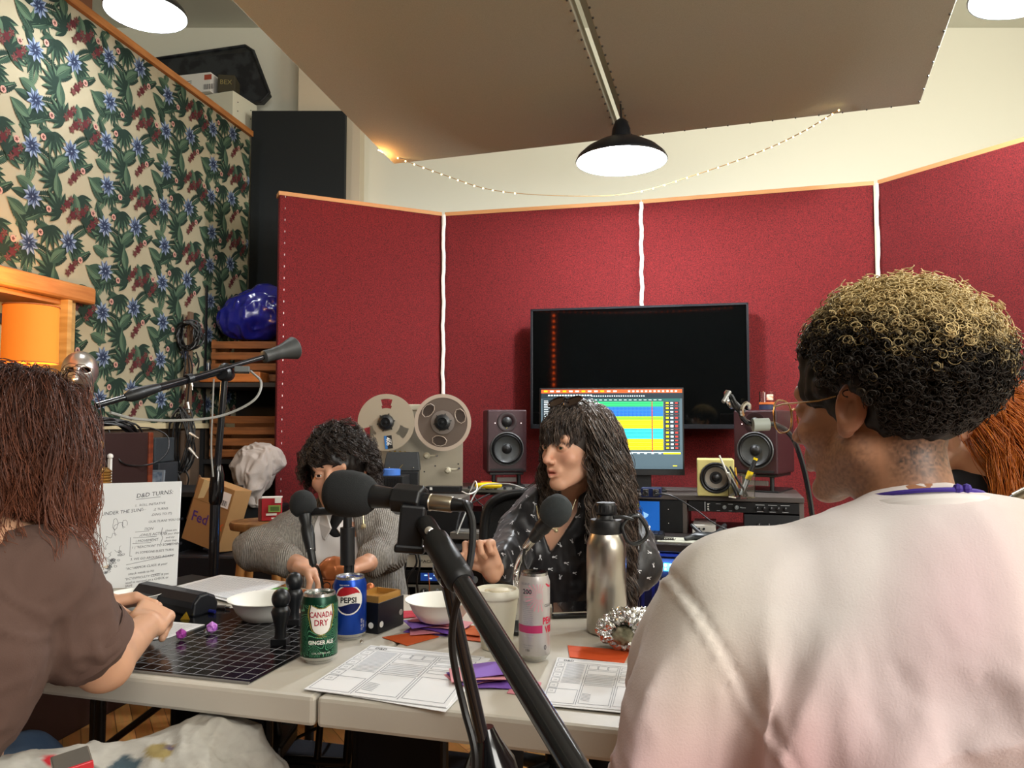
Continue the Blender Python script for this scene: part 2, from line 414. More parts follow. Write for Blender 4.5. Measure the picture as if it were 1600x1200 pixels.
# printed fabric: cream ground plus the leaf and flower print, one mesh
fab = MB(); cream, gd, gm, gl, bl, bd, mr, mr2, pk, wt = range(10)
z_lo = 1.175
for a in ((0, WS0-.03, z_lo, 2.998), (WS1+.03, 7.2, z_lo, 2.998), (WS0-.03, WS1+.03, WZ1+.03, 2.998)): wallbox(fab, *a, t=.01, off=0, m=cream)
def leaf(cx, cy, a, L, W, c1, c2, n=6):
    """broad pointed leaf, two halves"""
    out = []
    for sgn, c in ((1, c1), (-1, c2)):
        pts = [(0, 0)]+[(L*i/n, sgn*W*math.sin(math.pi*(i/n)**.8)*.5) for i in range(1, n)]+[(L, 0)]
        out.append((pts, c))
    return [([(cx+x*math.cos(a)-y*math.sin(a), cy+x*math.sin(a)+y*math.cos(a)) for x, y in p], c) for p, c in out]
def feather(cx, cy, a, L, W, c1, c2, n=11, curve=.5):
    out = []; x, y = cx, cy
    for i in range(n):
        t = (i+.5)/n; aa = a+curve*t; x += math.cos(aa)*L/n; y += math.sin(aa)*L/n
        l = W*(.35+.65*math.sin(math.pi*min(1, t*1.05)))
        for sg, c in ((1, c1), (-1, c2)):
            out += leaf(x, y, aa+sg*.85, l*(.8 if sg < 0 else 1), .0125, c, c2, 4)
    out += leaf(cx, cy, a+curve*.45, L*1.02, .010, gl, gd, 4)
    return out
def fan(cx, cy, a, L, n=7, sp=2.2):
    out = []
    for i in range(n):
        t = i/(n-1)-.5; out += leaf(cx, cy, a+t*sp, L*(1-.45*abs(t)), .030, gm if i % 2 else gl, gd, 6)
    return out
def star(cx, cy, R, n, c1, c2, a0=0, W=None):
    out = []
    for i in range(n): out += leaf(cx, cy, a0+i*2*math.pi/n, R, W or R*.55, c1, c2, 4)
    return out
def dot(cx, cy, r, c, n=8): return [([(cx+r*math.cos(2*math.pi*i/n), cy+r*math.sin(2*math.pi*i/n)) for i in range(n)], c)]
def blue(cx, cy, a0=0):
    return star(cx, cy, .058, 9, wt, bl, a0, .024)+star(cx, cy, .044, 11, bl, bd, a0+.3, .014)+star(cx, cy, .024, 9, bd, bd, a0, .014)+dot(cx, cy, .004, wt)
TW, TH = .44, .40
rt_ = random.Random(12); placed = []
def put(rad):
    best = None
    for _ in range(60):
        x, y = rt_.random()*TW, rt_.random()*TH; dm = 9
        for (a, b, r_) in placed:
            dx = abs(x-a); dx = min(dx, TW-dx); dy = abs(y-b); dy = min(dy, TH-dy); dm = min(dm, math.hypot(dx, dy)-r_-rad)
        if best is None or dm > best[0]: best = (dm, x, y)
    placed.append((best[1], best[2], rad)); return best[1], best[2]
lo_, mid2, hi_ = [], [], []
for k in range(3):
    x, y = put(.055); hi_ += [([(x+(a-x)*.9, y+(b-y)*.9) for a, b in p], c) for p, c in blue(x, y, k)]
    lo_ += feather(x, y, 2.2+k*.5, .145, .042, gm, gd, 14, .5)+feather(x, y, -1.0-k*.4, .15, .040, gm, gl, 14, .6)+leaf(x, y, 5.3+k, .11, .045, gm, gd)+fan(x, y, 3.6+k*.7, .12, 7, 1.5)
for k in range(5): x, y = put(.040); mid2 += fan(x, y, -2+k*2.2, .115, 8, 2.5)
for k in range(8): x, y = put(.030); lo_ += feather(x-.03, y+.03, -.8+k*1.6, .12, .034, gm, gd, 13, .5*(-1)**k)
for k in range(5): x, y = put(.030); mid2 += leaf(x-.04, y, .4+k, .11, .05, gm, gl)+leaf(x-.04, y, .4+k, .10, .006, gl, gd)
for k in range(5):
    x, y = put(.028)
    for q_ in range(3): hi_ += star(x+.022*q_-.02, y-.026*q_+.02, .020+.004*(q_ % 2), 5+q_ % 2, mr if q_ % 2 else mr2, mr, k+q_)
for k in range(4): x, y = put(.02); hi_ += dot(x, y, .015, pk)+star(x, y, .010, 5, mr, mr2, k)
tile = lo_+mid2+hi_
for i in range(-1, 15):
    for j in range(-1, 6):
        ox, oz = i*TW, z_lo-.1+j*TH+(TH*.55 if i % 2 else 0)
        for q, (pts, c) in enumerate(tile):
            pp = [(ox+x, oz+y) for x, y in pts]; cx = sum(p[0] for p in pp)/len(pp); cy = sum(p[1] for p in pp)/len(pp)
            if cx < .004 or cx > 5.2 or cy < z_lo+.003 or cy > 2.995: continue
            if WS0-.03 < cx < WS1+.03 and cy < WZ1+.03: continue
            pp = [(min(max(x, 0), 5.3), min(max(y, z_lo), 2.998)) for x, y in pp]
            fab.poly([LW(x, y, .0003+q*.000004) for x, y in pp][::-1], c)
cols = ['#978f78', '#222f29', '#324438', '#4a5d4a', '#56637a', '#272e42', '#4d2427', '#5e3f38', '#b0867a', '#8590a0']
fo = fab.build('fabric_wall_covering', [M('print_%d' % i, c, .95, bump=(500, .2, .001), spec=.1) for i, c in enumerate(cols)])
tag(fo, 'cream fabric printed with green palm leaves and blue and maroon flowers, stretched over left partition', 'wall fabric')
mb = MB(); wallbox(mb, 0, WS0-.1, z_lo-.028, z_lo, .02, .012)
struct(mb.build('trim_3', M('ledge_cream', '#b8aa88', .7)))
# wooden window frame in the partition
wn = MB()
wallbox(wn, WS0-.14, WS1+.2, WZ1, WZ1+.075, .05, .055)
o1 = wn; struct(o1.build('window_1', m_wood, bevel=.012))
wf = bpy.data.objects['window_1']
jb = MB(); wallbox(jb, WS0-.055, WS0, WZ0, WZ1, .03, .02); wallbox(jb, WS0-.005, WS0+.02, WZ0, WZ1, .16, .045)
jb.build('window_jamb', M('pale_jamb', '#c39a5e', .5, vary=(5, '#a87e45', (1, 1, 7))), wf)
jb = MB(); wallbox(jb, WS0, WS1, WZ1-.02, WZ1, .2, .01); wallbox(jb, WS0, WS1, WZ0, WZ0+.03, .2, .03); wallbox(jb, WS1-.02, WS1, WZ0, WZ1, .2, .03)
wallbox(jb, WS0+.02, WS0+.06, WZ0, WZ1, .03, -.16)
jb.build('window_reveal', m_wood, wf)
jb = MB(); wallbox(jb, WS0+.06, WS1, WZ1-.11, WZ1-.07, .02, -.17, 0); wallbox(jb, WS0+.16, WS0+.2, WZ0, WZ1-.07, .02, -.16, 0)
wallbox(jb, WS0, WS1, WZ0, WZ1, .01, -.195, 1); wallbox(jb, WS0+.2, WS1, WZ0, WZ1-.16, .01, -.18, 2)
jb.build('window_panel', [m_dark, M('putty_grey', '#8f8b70', .7), M('olive_wood', '#6a4f28', .6)], wf)

# ---- wall behind: tall black panel, white cabinet, boxes
a = P(388, 150, 5.0); c = P(536, 150, 5.0)
o = MB().box(((a.x+c.x)/2, 5.1, 1.64), (c.x-a.x, .06, 3.28)).build('black_backdrop_board', M('charcoal_fabric', '#161b1d', .85, bump=(300, .15, .001)), bevel=.004)
tag(o, 'tall black fabric covered board standing against the white back wall', 'board')
cab = thing('white_cabinet', (-1.92, 4.93, 0), 'tall white melamine cabinet rising behind the floral partition', 'cabinet')
T = TR((-2.03, 5.175, 0), -.30)
MB(T).box((0, 0, 1.69), (.46, .26, 3.38)).build('body', M('melamine', '#dedbc6', .5), cab, bevel=.003)
mb = MB(T)
for z in (3.32, 3.26, 3.14):
    for y in (-.08, .06): mb.cyl((.2305, y, z), (.2325, y, z), .004, m=0, seg=8)
mb.build('shelf_pin_holes', m_dark, cab)['kind'] = 'stuff'
o = MB(TR((-1.97, 4.90, 3.38), .05)).box((0, 0, .05), (.34, .16, .10), 0).rect(-.16, .005, -.02, .02, .0) .build('tmp', m_wht) if False else None
ct = MB(TR((-2.10, 5.09, 3.382), -.22)); ct.box((-.04, 0, .065), (.30, .14, .13), 0)
Tf = Matrix.Rotation(math.pi/2, 4, 'X')
for i in range(5): ct.line(-.14, .03+i*.013, -.03, .03+i*.013, .004, .0705, 2, Tf)
for i in range(14): ct.line(.06+i*.006, .015, .06+i*.006, .05, .0015+.0015*(i % 3), .0705, 2, Tf)
ct.rect(.065, .08, .12, .115, .0705, 1, Tf)
tag(ct.build('label_carton', [m_wht, M('red_print', '#b4513c', .6), m_ink]), 'white cardboard carton with printed barcode on top of the white cabinet', 'box')
ct = MB(TR((-1.915, 5.08, 3.382), .1)); ct.box((0, 0, .06), (.11, .13, .12), 0); ct.box((.052, 0, .06), (.012, .12, .1), 0)
ct.text('BEX', .045, 0, .055, .0655, 1, Tf)
tag(ct.build('brown_carton', [M('olive_card', '#3f3a2a', .7), M('tan_ink', '#8f8350', .7)], bevel=.003), 'small dark brown carton with yellow lettering beside the white barcode carton', 'box')
# black folded case leaning behind the cartons
pts = [P(212, 97, 5.27), P(384, 72, 5.27), P(396, 80, 5.2), P(421, 146, 5.2), P(408, 192, 5.2), P(232, 192, 5.2)]
ks = MB(); n = len(pts)
for p in pts: p.z = max(p.z, 3.396)
ks.add([p for p in pts]+[p+Vector((0, .06, 0)) for p in pts], [tuple(range(n))[::-1], tuple(range(n, 2*n))]+[(i, (i+1) % n, n+(i+1) % n, n+i) for i in range(n)])
ks.tube([p-Vector((0, .004, 0)) for p in pts], .012, 6, 0, closed=True)
tag(ks.build('portfolio_case', M('scuffed_black', '#1a1c20', .45, vary=(9, '#303336', (1, 1, 1), .05)), bevel=.004), 'black portfolio case with worn white scuffs leaning behind the cartons', 'case')
# printed shipping box top left, standing on the partition
bx = MB(TR((-2.075, 3.46, 3.036), .10)); zb = 0
bx.box((0, 0, zb+.12), (.20, .12, .24), 0); bx.text('MONARCH', .032, .0, zb+.045, .0605, 1, Tf, bold=.01)
tag(bx.build('shipping_box', [M('kraft', '#6f4630', .75), M('dark_print', '#2b1c14', .7)], bevel=.002), 'brown cardboard box with dark capital lettering at the top left corner', 'box')

# ---- red acoustic panels
m_red = M('red_carpet_fabric', '#430a0c', .95, vary=(210, '#741719', (1, 1, 1), .14), bump=(260, .5, .003))
m_redd = m_red
cor = [P(436, 293, 4.12), P(693, 328, 4.55), P(1001, 309, 4.29), P(1367, 278, 3.95), P(1700, 180, 3.12)]
names = ['red carpeted acoustic panel nearest the wooden slat crates, left of the tape machine',
         'red carpeted acoustic panel between tape machine and television, left of centre',
         'red carpeted acoustic panel directly behind the television and monitor',
         'red carpeted acoustic panel at the right, behind the curly haired man']
PT = 2.44
for i in range(4):
    a = Vector((cor[i].x, cor[i].y, 0)); b = Vector((cor[i+1].x, cor[i+1].y, 0)); d = (b-a).normalized(); n = Vector((d.y, -d.x, 0)); mid = (a+b)/2
    if i == 3: PTi = 2.46
    root = thing('acoustic_panel', (mid.x, mid.y, 0), names[i], 'acoustic panel', 'red acoustic panels')
    L = (b-a).length; T = Matrix.Translation(mid) @ rotz(math.atan2(d.y, d.x))
    MB(T).box((0, 0.03, PT/2-.01), (L-.012, .05, PT-.02)).build('fabric_face', m_red, root, bevel=.006)
    MB(T).box((0, .055, PT-.006), (L-.006, .075, .022)).build('wood_edge', M('panel_edge_wood', '#b98452', .6), root)
    tk = MB(T)
    if i == 0:
        for k in range(34): tk.ball((-L/2+.035, .003, .3+k*.064), .005, 6, 0, None, (.6, .5, 1.4))
        tk.build('staple_line', M('staple', '#cfcaca', .3, 1), root)['kind'] = 'stuff'
    if i < 3:
        p = T @ Vector((L/2, -.006, 0)); q = []
        zb = 1.30 if i != 1 else 1.75
        if i == 2: zb = 1.2
        for k in range(40):
            z = zb+(PT-.02-zb)*k/39; q.append((p.x+.0025*math.sin(k*.7)+.0012*math.sin(k*1.9), p.y-.012, z))
        lb = ['white fabric strip in the seam left of the television', 'white fabric strip in the seam above the television', 'white fabric strip in the seam above the curly haired man'][i]
        tag(MB().tube(q, .011 if i < 2 else .009, 6).build('seam_strip', M('white_tape', '#e6e0da', .7), smooth=True), lb, 'strip', 'white seam strips')
# ---- ceiling clouds
h_ = 1.41
A0 = Vector((-.64, 4.10, CZ+h_)); B1 = Vector((1.80, 3.32, CZ+h_)); e = (B1-A0).normalized()
back = Vector((-.31, -.95, 0)).normalized()*1+Vector((0, 0, .14)); back.normalize(); nn = e.cross(back).normalized()
m_cl = M('taupe_cloud_fabric', '#a2a392', .9, bump=(700, .25, .001), vary=(400, '#b2b3a1', (1, 1, 1), .2))
LL = (B1-A0).length; gap = .05
for i, (s0, s1) in enumerate(((0, LL/2-gap), (LL/2+.005, LL))):
    vs = []
    for s, b_ in ((s0, 0), (s1, 0), (s1, 2.5), (s0, 2.5)):
        p = A0+e*s+back*b_; vs.append(p)
    up = Vector((0, 0, .06)); n = 4
    root = thing('ceiling_cloud', tuple((vs[0]+vs[2])/2), ['taupe fabric ceiling cloud on the left of the central pendant lamp',
                 'taupe fabric ceiling cloud on the right of the central pendant lamp'][i], 'ceiling panel', 'ceiling clouds')
    MB().add(vs+[v+up for v in vs], [(0, 1, 2, 3), (7, 6, 5, 4), (0, 4, 5, 1), (1, 5, 6, 2), (2, 6, 7, 3), (3, 7, 4, 0)]).build('fabric_panel', m_cl, root, bevel=.004)
    st = MB()
    side = s1 if i == 0 else s0
    for k in range(40):
        p = A0+e*(side+(-.008 if i == 0 else .008))+back*(.03+k*.06)-Vector((0, 0, .003)); st.ball(p, .005, 6)
    if i == 1:
        for k in range(24):
            p = A0+e*(s1-.008)+back*(.03+k*.1)-Vector((0, 0, .003)); st.ball(p, .005, 6)
        for k in range(12): p = A0+e*(s0+.06+k*.1)+back*.01-Vector((0, 0, .003)); st.ball(p, .004, 6)
    st.build('staple_line', M('dark_staple', '#3c3a35', .5), root)['kind'] = 'stuff'
    hw = MB()
    for p in ((vs[0]+vs[2])*.5,): hw.cyl(p+up, Vector((p.x, p.y, 4.0)), .003, seg=6)
    hw.build('suspension_wire', m_chrome, root)
m0 = A0+e*(LL/2-.022)+back*-.0; m1 = m0+back*2.5
bm_ = MB(); dz = Vector((0, 0, .07)); sd = e*.016
bm_.add([m0-sd+dz, m0+sd+dz, m1+sd+dz, m1-sd+dz]+[p+Vector((0, 0, .05)) for p in (m0-sd+dz, m0+sd+dz, m1+sd+dz, m1-sd+dz)], [(0, 1, 2, 3), (7, 6, 5, 4), (0, 4, 5, 1), (1, 5, 6, 2), (2, 6, 7, 3), (3, 7, 4, 0)])
tag(bm_.build('ceiling_rail', M('rail_white', '#c9c6b2', .6)), 'pale rail running along the gap between the two taupe ceiling clouds', 'rail')

# ---- pendant lamps
def pendant(c, top, label, r=.205, power=52):
    root = thing('pendant_lamp', tuple(c), label, 'lamp', 'pendant lamps'); T = Matrix.Translation(c)
    prof = [(r, 0), (r*1.01, .006), (r*.97, .022), (r*.80, .055), (r*.52, .088), (r*.30, .104), (r*.22, .112), (r*.20, .150), (r*.14, .185), (r*.05, .20), (0.0, .202)]
    MB(T).lathe(prof, 40, caps=False).build('shade', M('black_enamel', '#14171c', .3), root, smooth=True)
    inn = [(r*.985, .001), (r*.95, .020), (r*.78, .050), (r*.50, .082), (r*.28, .098), (0, .10)]
    s = MB(T).lathe(inn, 40, caps=False)
    s.build('inner_shade', M('white_enamel', '#ffffff', .5), root, smooth=True)
    MB(T).lathe([(0, .012), (.03, .016), (.048, .035), (.048, .06), (.03, .085), (.02, .1)], 20).build('bulb', M('bulb_glow', '#ffffff', .5, emit=('#eef4ff', 40)), root, smooth=True)
    MB().tube([c+Vector((0, 0, .2)), (c+top)/2+Vector((.004, 0, .1)), top], .004, 6).build('cord', m_blk, root)
    l = bpy.data.lights.new('pendant_light', 'POINT'); l.energy = power; l.color = (.93, .97, 1); l.shadow_soft_size = .05
    lo = bpy.data.objects.new('pendant_light', l); COL.objects.link(lo); lo.parent = root; lo.location = (0, 0, -.03)
    return root
c0 = P(971, 253, 3.42); pendant(c0, Vector((c0.x-.015, c0.y+.0, 2.80)), 'black enamel pendant lamp glowing white at centre, hanging between the ceiling clouds', power=62)
c1 = P(228, 22, 3.05); pendant(c1, Vector((c1.x, c1.y, 4.0)), r=.158, label='black enamel pendant lamp at top left beside the cardboard box', power=13)
c2 = P(1612, -14, 2.75); pendant(c2, Vector((c2.x, c2.y, 4.0)), 'black enamel pendant lamp cut off by the top right corner')

# ---- fairy lights
fl = thing('fairy_lights', tuple(P(800, 300, 4.0)), 'sagging string of tiny warm fairy lights under the ceiling clouds', 'string lights')
pts = spline([P(592, 234, 4.02), P(612, 243, 4.02), P(690, 272, 4.05), P(770, 297, 4.05), P(880, 306, 4.0), P(985, 302, 3.9), P(1090, 272, 3.75), P(1180, 240, 3.6), P(1250, 208, 3.45), P(1310, 172, 3.36)], 12)
MB().tube(pts, .0025, 4).build('wire', M('copper_wire', '#a98a5c', .4, .6), fl)
bb = MB(); k = 0
for i in range(0, len(pts), 2):
    if 40 < i < 62: continue
    bb.ball(pts[i]-Vector((0, .004, .003)), .0045, 6)
bb.build('tiny_bulbs', M('warm_led', '#ffe2b0', .5, emit=('#ffd890', 9)), fl)['kind'] = 'stuff'
l = bpy.data.lights.new('fairy_glow', 'POINT'); l.energy = 1.6; l.color = (1, .42, .12); l.shadow_soft_size = .02
lo = bpy.data.objects.new('fairy_glow', l); COL.objects.link(lo); lo.location = P(592, 250, 3.98)
# LED rope on the wall behind the camera (seen mirrored in the television)
def mirror(px, py):
    """where a view ray bounced off the television lands on the wall behind the camera"""
    a, b = P(828, 570, 4.26), P(1170, 570, 4.02); n = Vector((b.y-a.y, -(b.x-a.x), 0)).normalized()
    d = ray(px, py); t = (a-CAM).dot(n)/d.dot(n); h = CAM+d*t; r = d-n*2*d.dot(n); s = (-2.79-h.y)/r.y; return h+r*s
rp = MB(); qs = [mirror(865, y) for y in range(493, 612, 9)]
for q in qs: rp.ball(q, .019, 8, 1)
rp.tube([q-Vector((0, .006, 0)) for q in qs], .006, 6, 0)
tag(rp.build('led_rope', [m_dark, M('orange_led', '#ff7a30', .5, emit=('#ff5a1c', 10))]), 'vertical rope of orange lights on the far dark wall, mirrored in the television', 'string lights')
rp = MB(); qs = [mirror(x, 481.5+7*(1-((x-960)/170)**2)) for x in range(800, 1150, 9)]
for q in qs: rp.ball(q, .010, 6, 1)
rp.tube([q-Vector((0, .006, 0)) for q in qs], .004, 6, 0)
tag(rp.build('led_garland', [m_dark, M('orange_led_dim', '#ff7a30', .5, emit=('#e0481a', 4))]), 'drooping garland of dim red lights mirrored along the television top edge', 'string lights')
# ================================================================ DESK AND STUDIO GEAR (back)
DA = math.atan2(-.27, .963)
DK = TR((.55, 3.4, 0), DA)                       # x along the desk, y away from us
def dk(x, y, z=0): return DK @ Vector((x, y, z))
m_desk = M('dark_walnut_laminate', '#2c2523', .45, vary=(4, '#1d1817', (1, 12, 12)))
m_edge = M('grey_edge', '#5f5753', .5)
ZR = .865; ZD = .70
desk = thing('studio_desk', tuple(dk(-.3, .1)), 'long dark studio desk with a raised shelf carrying speakers and monitor', 'desk')
MB(DK).box((-.31, .06, ZD-.015), (2.0, .78, .03)).build('desktop', m_desk, desk, bevel=.003)
mb = MB(DK).box((-.31, .2, ZR-.011), (2.0, .42, .022))
mb.build('raised_shelf', [M('shelf_laminate', '#4a4340', .5)], desk, bevel=.002)
for x in (-1.30, -.62, -.13, .205, .68): MB(DK).box((x, .2, (ZD+ZR-.022)/2), (.018, .40, ZR-.022-ZD)).build('divider', m_edge, desk)
MB(DK).box((-.31, .4, .36), (1.95, .018, .62)).build('back_panel', m_desk, desk)
for x in (-1.29, .67): MB(DK).box((x, .05, .34), (.03, .7, .68)).build('side_panel', m_desk, desk)
# computer with a blue light bar under the desk
T = DK @ TR((.28, -.15, 0))
pc = thing('lit_equipment_case', tuple(dk(.28, -.15)), 'dark blue lit equipment case with a row of glowing blue lights under the desk', 'computer case')
MB(T).box((0, .08, .33), (.66, .42, .655)).build('body', M('blue_black_metal', '#0d1030', .4), pc, bevel=.004)
MB(T).box((0, -.135, .60), (.66, .012, .075)).build('light_recess', m_blk, pc)
lg = M('blue_led_glow', '#45b8ff', .3, emit=('#2f9dff', 6)); lg2 = M('cyan_led_glow', '#9ff0ff', .3, emit=('#8fe6ff', 7))
for k in range(9):
    mb = MB(T); x = -.30+k*.058
    mb.box((x, -.143, .605), (.036, .006, .030), 0)
    for dx in (-.011, .011): mb.ball((x+dx, -.147, .613), .006, 8, 1); mb.ball((x+dx, -.147, .597), .004, 8, 1)
    mb.build('light_cluster', [lg, lg2], pc)
mb = MB(T)
for k in range(16): mb.box((-.31+k*.041, -.132, .28), (.012, .006, .5))
mb.build('front_ribs', M('rib_blue', '#141a55', .35), pc)['kind'] = 'stuff'
l = bpy.data.lights.new('blue_glow', 'AREA'); l.energy = 1.5; l.color = (.1, .25, 1); l.size = .5; l.size_y = .03; l.shape = 'RECTANGLE'
lo = bpy.data.objects.new('blue_glow', l); COL.objects.link(lo); lo.location = dk(.28, -.33, .605); lo.rotation_euler = (math.pi/2+.3, 0, DA)

# ---- television
a, b_ = P(829, 570, 4.26), P(1171, 570, 4.02); d = (b_-a); d.z = 0; TWd = d.length; ang = math.atan2(d.y, d.x); mid = (a+b_)/2; mid.z = 0
T = Matrix.Translation(mid) @ rotz(ang)
tv = thing('television', (mid.x, mid.y, 1.14), 'large black flat television mounted on the red panels', 'television')
ztv0, ztv1 = P(1000, 670, 4.14).z, P(1000, 478, 4.14).z; zc = (ztv0+ztv1)/2; hh = ztv1-ztv0
MB(T).box((0, .03, zc), (TWd, .045, hh)).build('casing', M('tv_casing', '#101113', .35), tv, bevel=.004)
mb = MB(T)
for (x, z, w_, h2) in ((0, ztv1-.006, TWd, .012), (0, ztv0+.012, TWd, .024), (-TWd/2+.006, zc, .012, hh), (TWd/2-.006, zc, .012, hh)): mb.box((x, .003, z), (w_, .012, h2))
mb.build('bezel', M('tv_bezel', '#2c2d31', .25, .5), tv, bevel=.001)
MB(T).box((0, .005, zc+.005), (TWd-.022, .004, hh-.03)).build('screen', M('tv_glass', '#050606', .035, spec=.7), tv)
MB(T).box((0, .1, zc), (.4, .10, .3)).build('wall_bracket', m_blk, tv)

# ---- monitor showing an audio session
a, b_ = P(843, 672, 3.52), P(1069, 672, 3.47); mid = (a+b_)/2; ang = math.atan2(b_.y-a.y, b_.x-a.x); MW = (b_-a).length
zt, zb = P(956, 606, 3.5).z, P(956, 742, 3.5).z; T = Matrix.Translation((mid.x, mid.y, 0)) @ rotz(ang); MH = zt-zb
mon = thing('computer_monitor', (mid.x, mid.y+.02, ZR), 'computer monitor showing a colourful green, blue and yellow audio session', 'monitor')
MB(T).box((0, .02, (zt+zb)/2), (MW, .035, MH)).build('casing', m_blk, mon, bevel=.003)
T2 = T @ TR((0, .0005, zb), 0, math.pi/2)     # x right, y up on the screen, z towards us
def em(n, c, s=1.0): return M('screen_'+n, c, .4, emit=(c, s), spec=.2)
sm = [em('grey', '#4d5f69', .75), em('dark', '#27323a', .6), em('orange', '#c8552b', .9), em('green', '#2fbf6a', .95), em('blue', '#2a6fd0', .95),
      em('lime', '#8fd32a', .95), em('yellow', '#f0d619', .95), em('cyan', '#35c3cf', .95), em('teal', '#73aab2', .8), em('white', '#d6e6ea', .9),
      em('darkgreen', '#2a5a55', .7), em('wave', '#173a66', .5), em('red', '#b5403a', .8), em('deep', '#1f4f9a', .8)]
s = MB(T2); W2 = MW/2-.008; y0 = .028; y1 = MH-.008; H = y1-y0; z = .003
def R(u0, v0, u1, v1, c, dz=0):        # u,v fractions, v measured from the top
    s.rect(-W2+u0*2*W2, y1-v1*H, -W2+u1*2*W2, y1-v0*H, z+dz, c)
R(0, 0, 1, 1, 0); R(0, 0, 1, .045, 2, .0003); R(0, .045, 1, .115, 1, .0003)
for k in range(12): R(.02+k*.045, .012, .045+k*.045, .03, 9 if k % 3 else 6, .0006)
for k in range(12): R(.62+k*.03, .012, .635+k*.03, .032, 9, .0006)
for k in range(16): R(.05+k*.02, .065, .063+k*.02, .082, 9, .0006)
for k in range(24): R(.36+k*.016, .075, .368+k*.016, .09, 9, .0006)
R(.01, .12, .12, .97, 1, .0003)
for k in range(26): R(.02, .14+k*.022, .05+.012*((k*7) % 5), .148+k*.022, 9, .0006)
R(.125, .13, .36, .97, 8, .0003); R(.13, .15, .355, .74, 0, .0005)
R(.36, .115, .985, .15, 10, .0005); R(.36, .15, .985, .97, 0, .0004)
for k in range(14): R(.38+k*.035, .128, .40+k*.035, .136, 9, .0008)
tr = [(3, .045), (3, .02), (4, .045), (4, .045), (4, .03), (5, .05), (6, .05), (6, .055), (7, .03), (7, .05), (7, .05), (6, .045), (6, .05), (6, .045)]
v = .155
for c, h_ in tr:
    R(.36, v, .865, v+h_-.003, c, .0006)
    if c == 4:
        for k in range(40): R(.45+k*.009, v+h_/2-.004-.006*((k*5) % 3), .4535+k*.009, v+h_/2+.004+.006*((k*5) % 3), 13, .0009)
    else: R(.37, v+h_/2-.002, .86, v+h_/2+.002, 12 if c == 6 else 10, .0009)
    R(.875, v, .98, v+h_-.004, 1, .0006)
    for k in range(3): R(.885+k*.032, v+.008, .905+k*.032, v+h_-.018, (6, 9, 12)[k], .0009)
    v += h_
R(.785, .15, .792, .78, 12, .0012); R(.36, .79, .985, .80, 9, .0008)
for k in range(12): R(.38+k*.05, .805, .40+k*.05, .812, 9, .0009)
R(.865, .795, .985, .815, 6, .001); R(.36, .84, .985, .97, 0, .0008); R(.93, .955, .96, .965, 6, .001)
s.build('screen_image', sm, mon)
MB(T).box((0, -.001, zb+.012), (MW, .004, .022)).build('lower_bezel', m_blk, mon)
MB(T).box((.145, .06, (ZR+zb)/2+.02), (.075, .03, zb-ZR+.04)).build('stand_neck', m_blk, mon, bevel=.004)
MB(T).box((.145, .06, ZR+.006), (.2, .15, .012)).build('stand_foot', m_blk, mon, bevel=.004)

# ---- studio loudspeakers
m_cab = M('maroon_cabinet', '#351c20', .42); m_cone = M('cone', '#3a3c3c', .5); m_rub = M('rubber', '#141415', .45)
def speaker(px, y0p, y1p, Y, w_, dep, ang, label, right=False):
    top = P(px, y0p, Y).z; bot = P(px, y1p, Y).z; h_ = top-bot; c = P(px, y1p, Y); T = Matrix.Translation((c.x, c.y, 0)) @ rotz(ang)
    r = thing('studio_speaker', (c.x, c.y, bot), label, 'speaker', 'studio monitor speakers')
    MB(T).box((0, dep/2, bot+h_/2), (w_, dep, h_)).build('cabinet', m_cab, r, bevel=.007)
    Z = Matrix.Rotation(math.pi/2, 4, 'X')
    def disc(nm, x, z, prof, mats, ms):
        MB(T @ TR((x, -.001, z)) @ Z).lathe(prof, 36, 0, None, ms).build(nm, mats, r, smooth=True, angle=50)
    R_ = w_*.40; zw = bot+h_*.375
    disc('woofer', 0, zw, [(R_*1.06, 0), (R_*1.06, .006), (R_, .008), (R_*.93, .004), (R_*.86, .011), (R_*.78, .005), (R_*.33, -.0), (R_*.30, .006), (R_*.2, .014), (0, .017)],
         [m_rub, M('basket_grey', '#6a6b6b', .35, .6), m_cone], [0, 1, 0, 0, 0, 2, 2, 0, 0])
    rt = w_*.13; zt_ = bot+h_*.80
    disc('tweeter', 0, zt_, [(rt*1.9, 0), (rt*1.85, .003), (rt*1.3, .004), (rt, .001), (rt*.9, .004), (rt*.5, .010), (0, .012)], [M('tweeter_plate', '#241316', .35), m_rub], [0, 0, 0, 1, 1, 1])
    MB(T).box((0, -.001, bot+h_*.045), (w_*.82, .006, .009)).build('bass_port', m_dark, r)
    for x in (w_*.36, -w_*.3): MB(T).ball((x, -.001, zt_-.005), .003, 8).build('indicator_light', M('small_lamp', '#e8dcd8', .3, emit=('#ffe0e0', 1)), r)
    MB(T).ball((.0, -.006, zt_-rt*1.1), .006, 8, 0, None, (1.4, .6, .7)).build('badge', m_chrome, r)
    # desktop stand
    st = thing('speaker_stand', (c.x, c.y, ZR), 'short black stand under the %s studio speaker' % ('right' if right else 'left'), 'speaker stand', 'short speaker stands')
    MB(T).box((0, dep/2, bot-.007), (w_*.86, dep*.9, .012)).build('top_plate', m_blk, st, bevel=.002)
    MB(T).box((0, dep/2, ZR+.004), (w_*.95, dep*.9, .008)).build('base_plate', m_blk, st, bevel=.002)
    for x in (-w_*.32, w_*.32): MB(T).cyl((x, .03, ZR+.008), (x, .03, bot-.012), .010).build('post', m_blk, st, smooth=True)
    MB(T).box((0, .02, (ZR+bot)/2), (w_*.5, .02, .022)).build('clamp_bar', m_edge, st, bevel=.002)
    return r
speaker(792, 640, 738, 3.74, .193, .24, .12, 'maroon studio speaker left of the monitor, beside the tape machine')
speaker(1181, 641, 741, 3.46, .196, .28, -.60, 'maroon studio speaker right of the monitor with a glass on top', True)
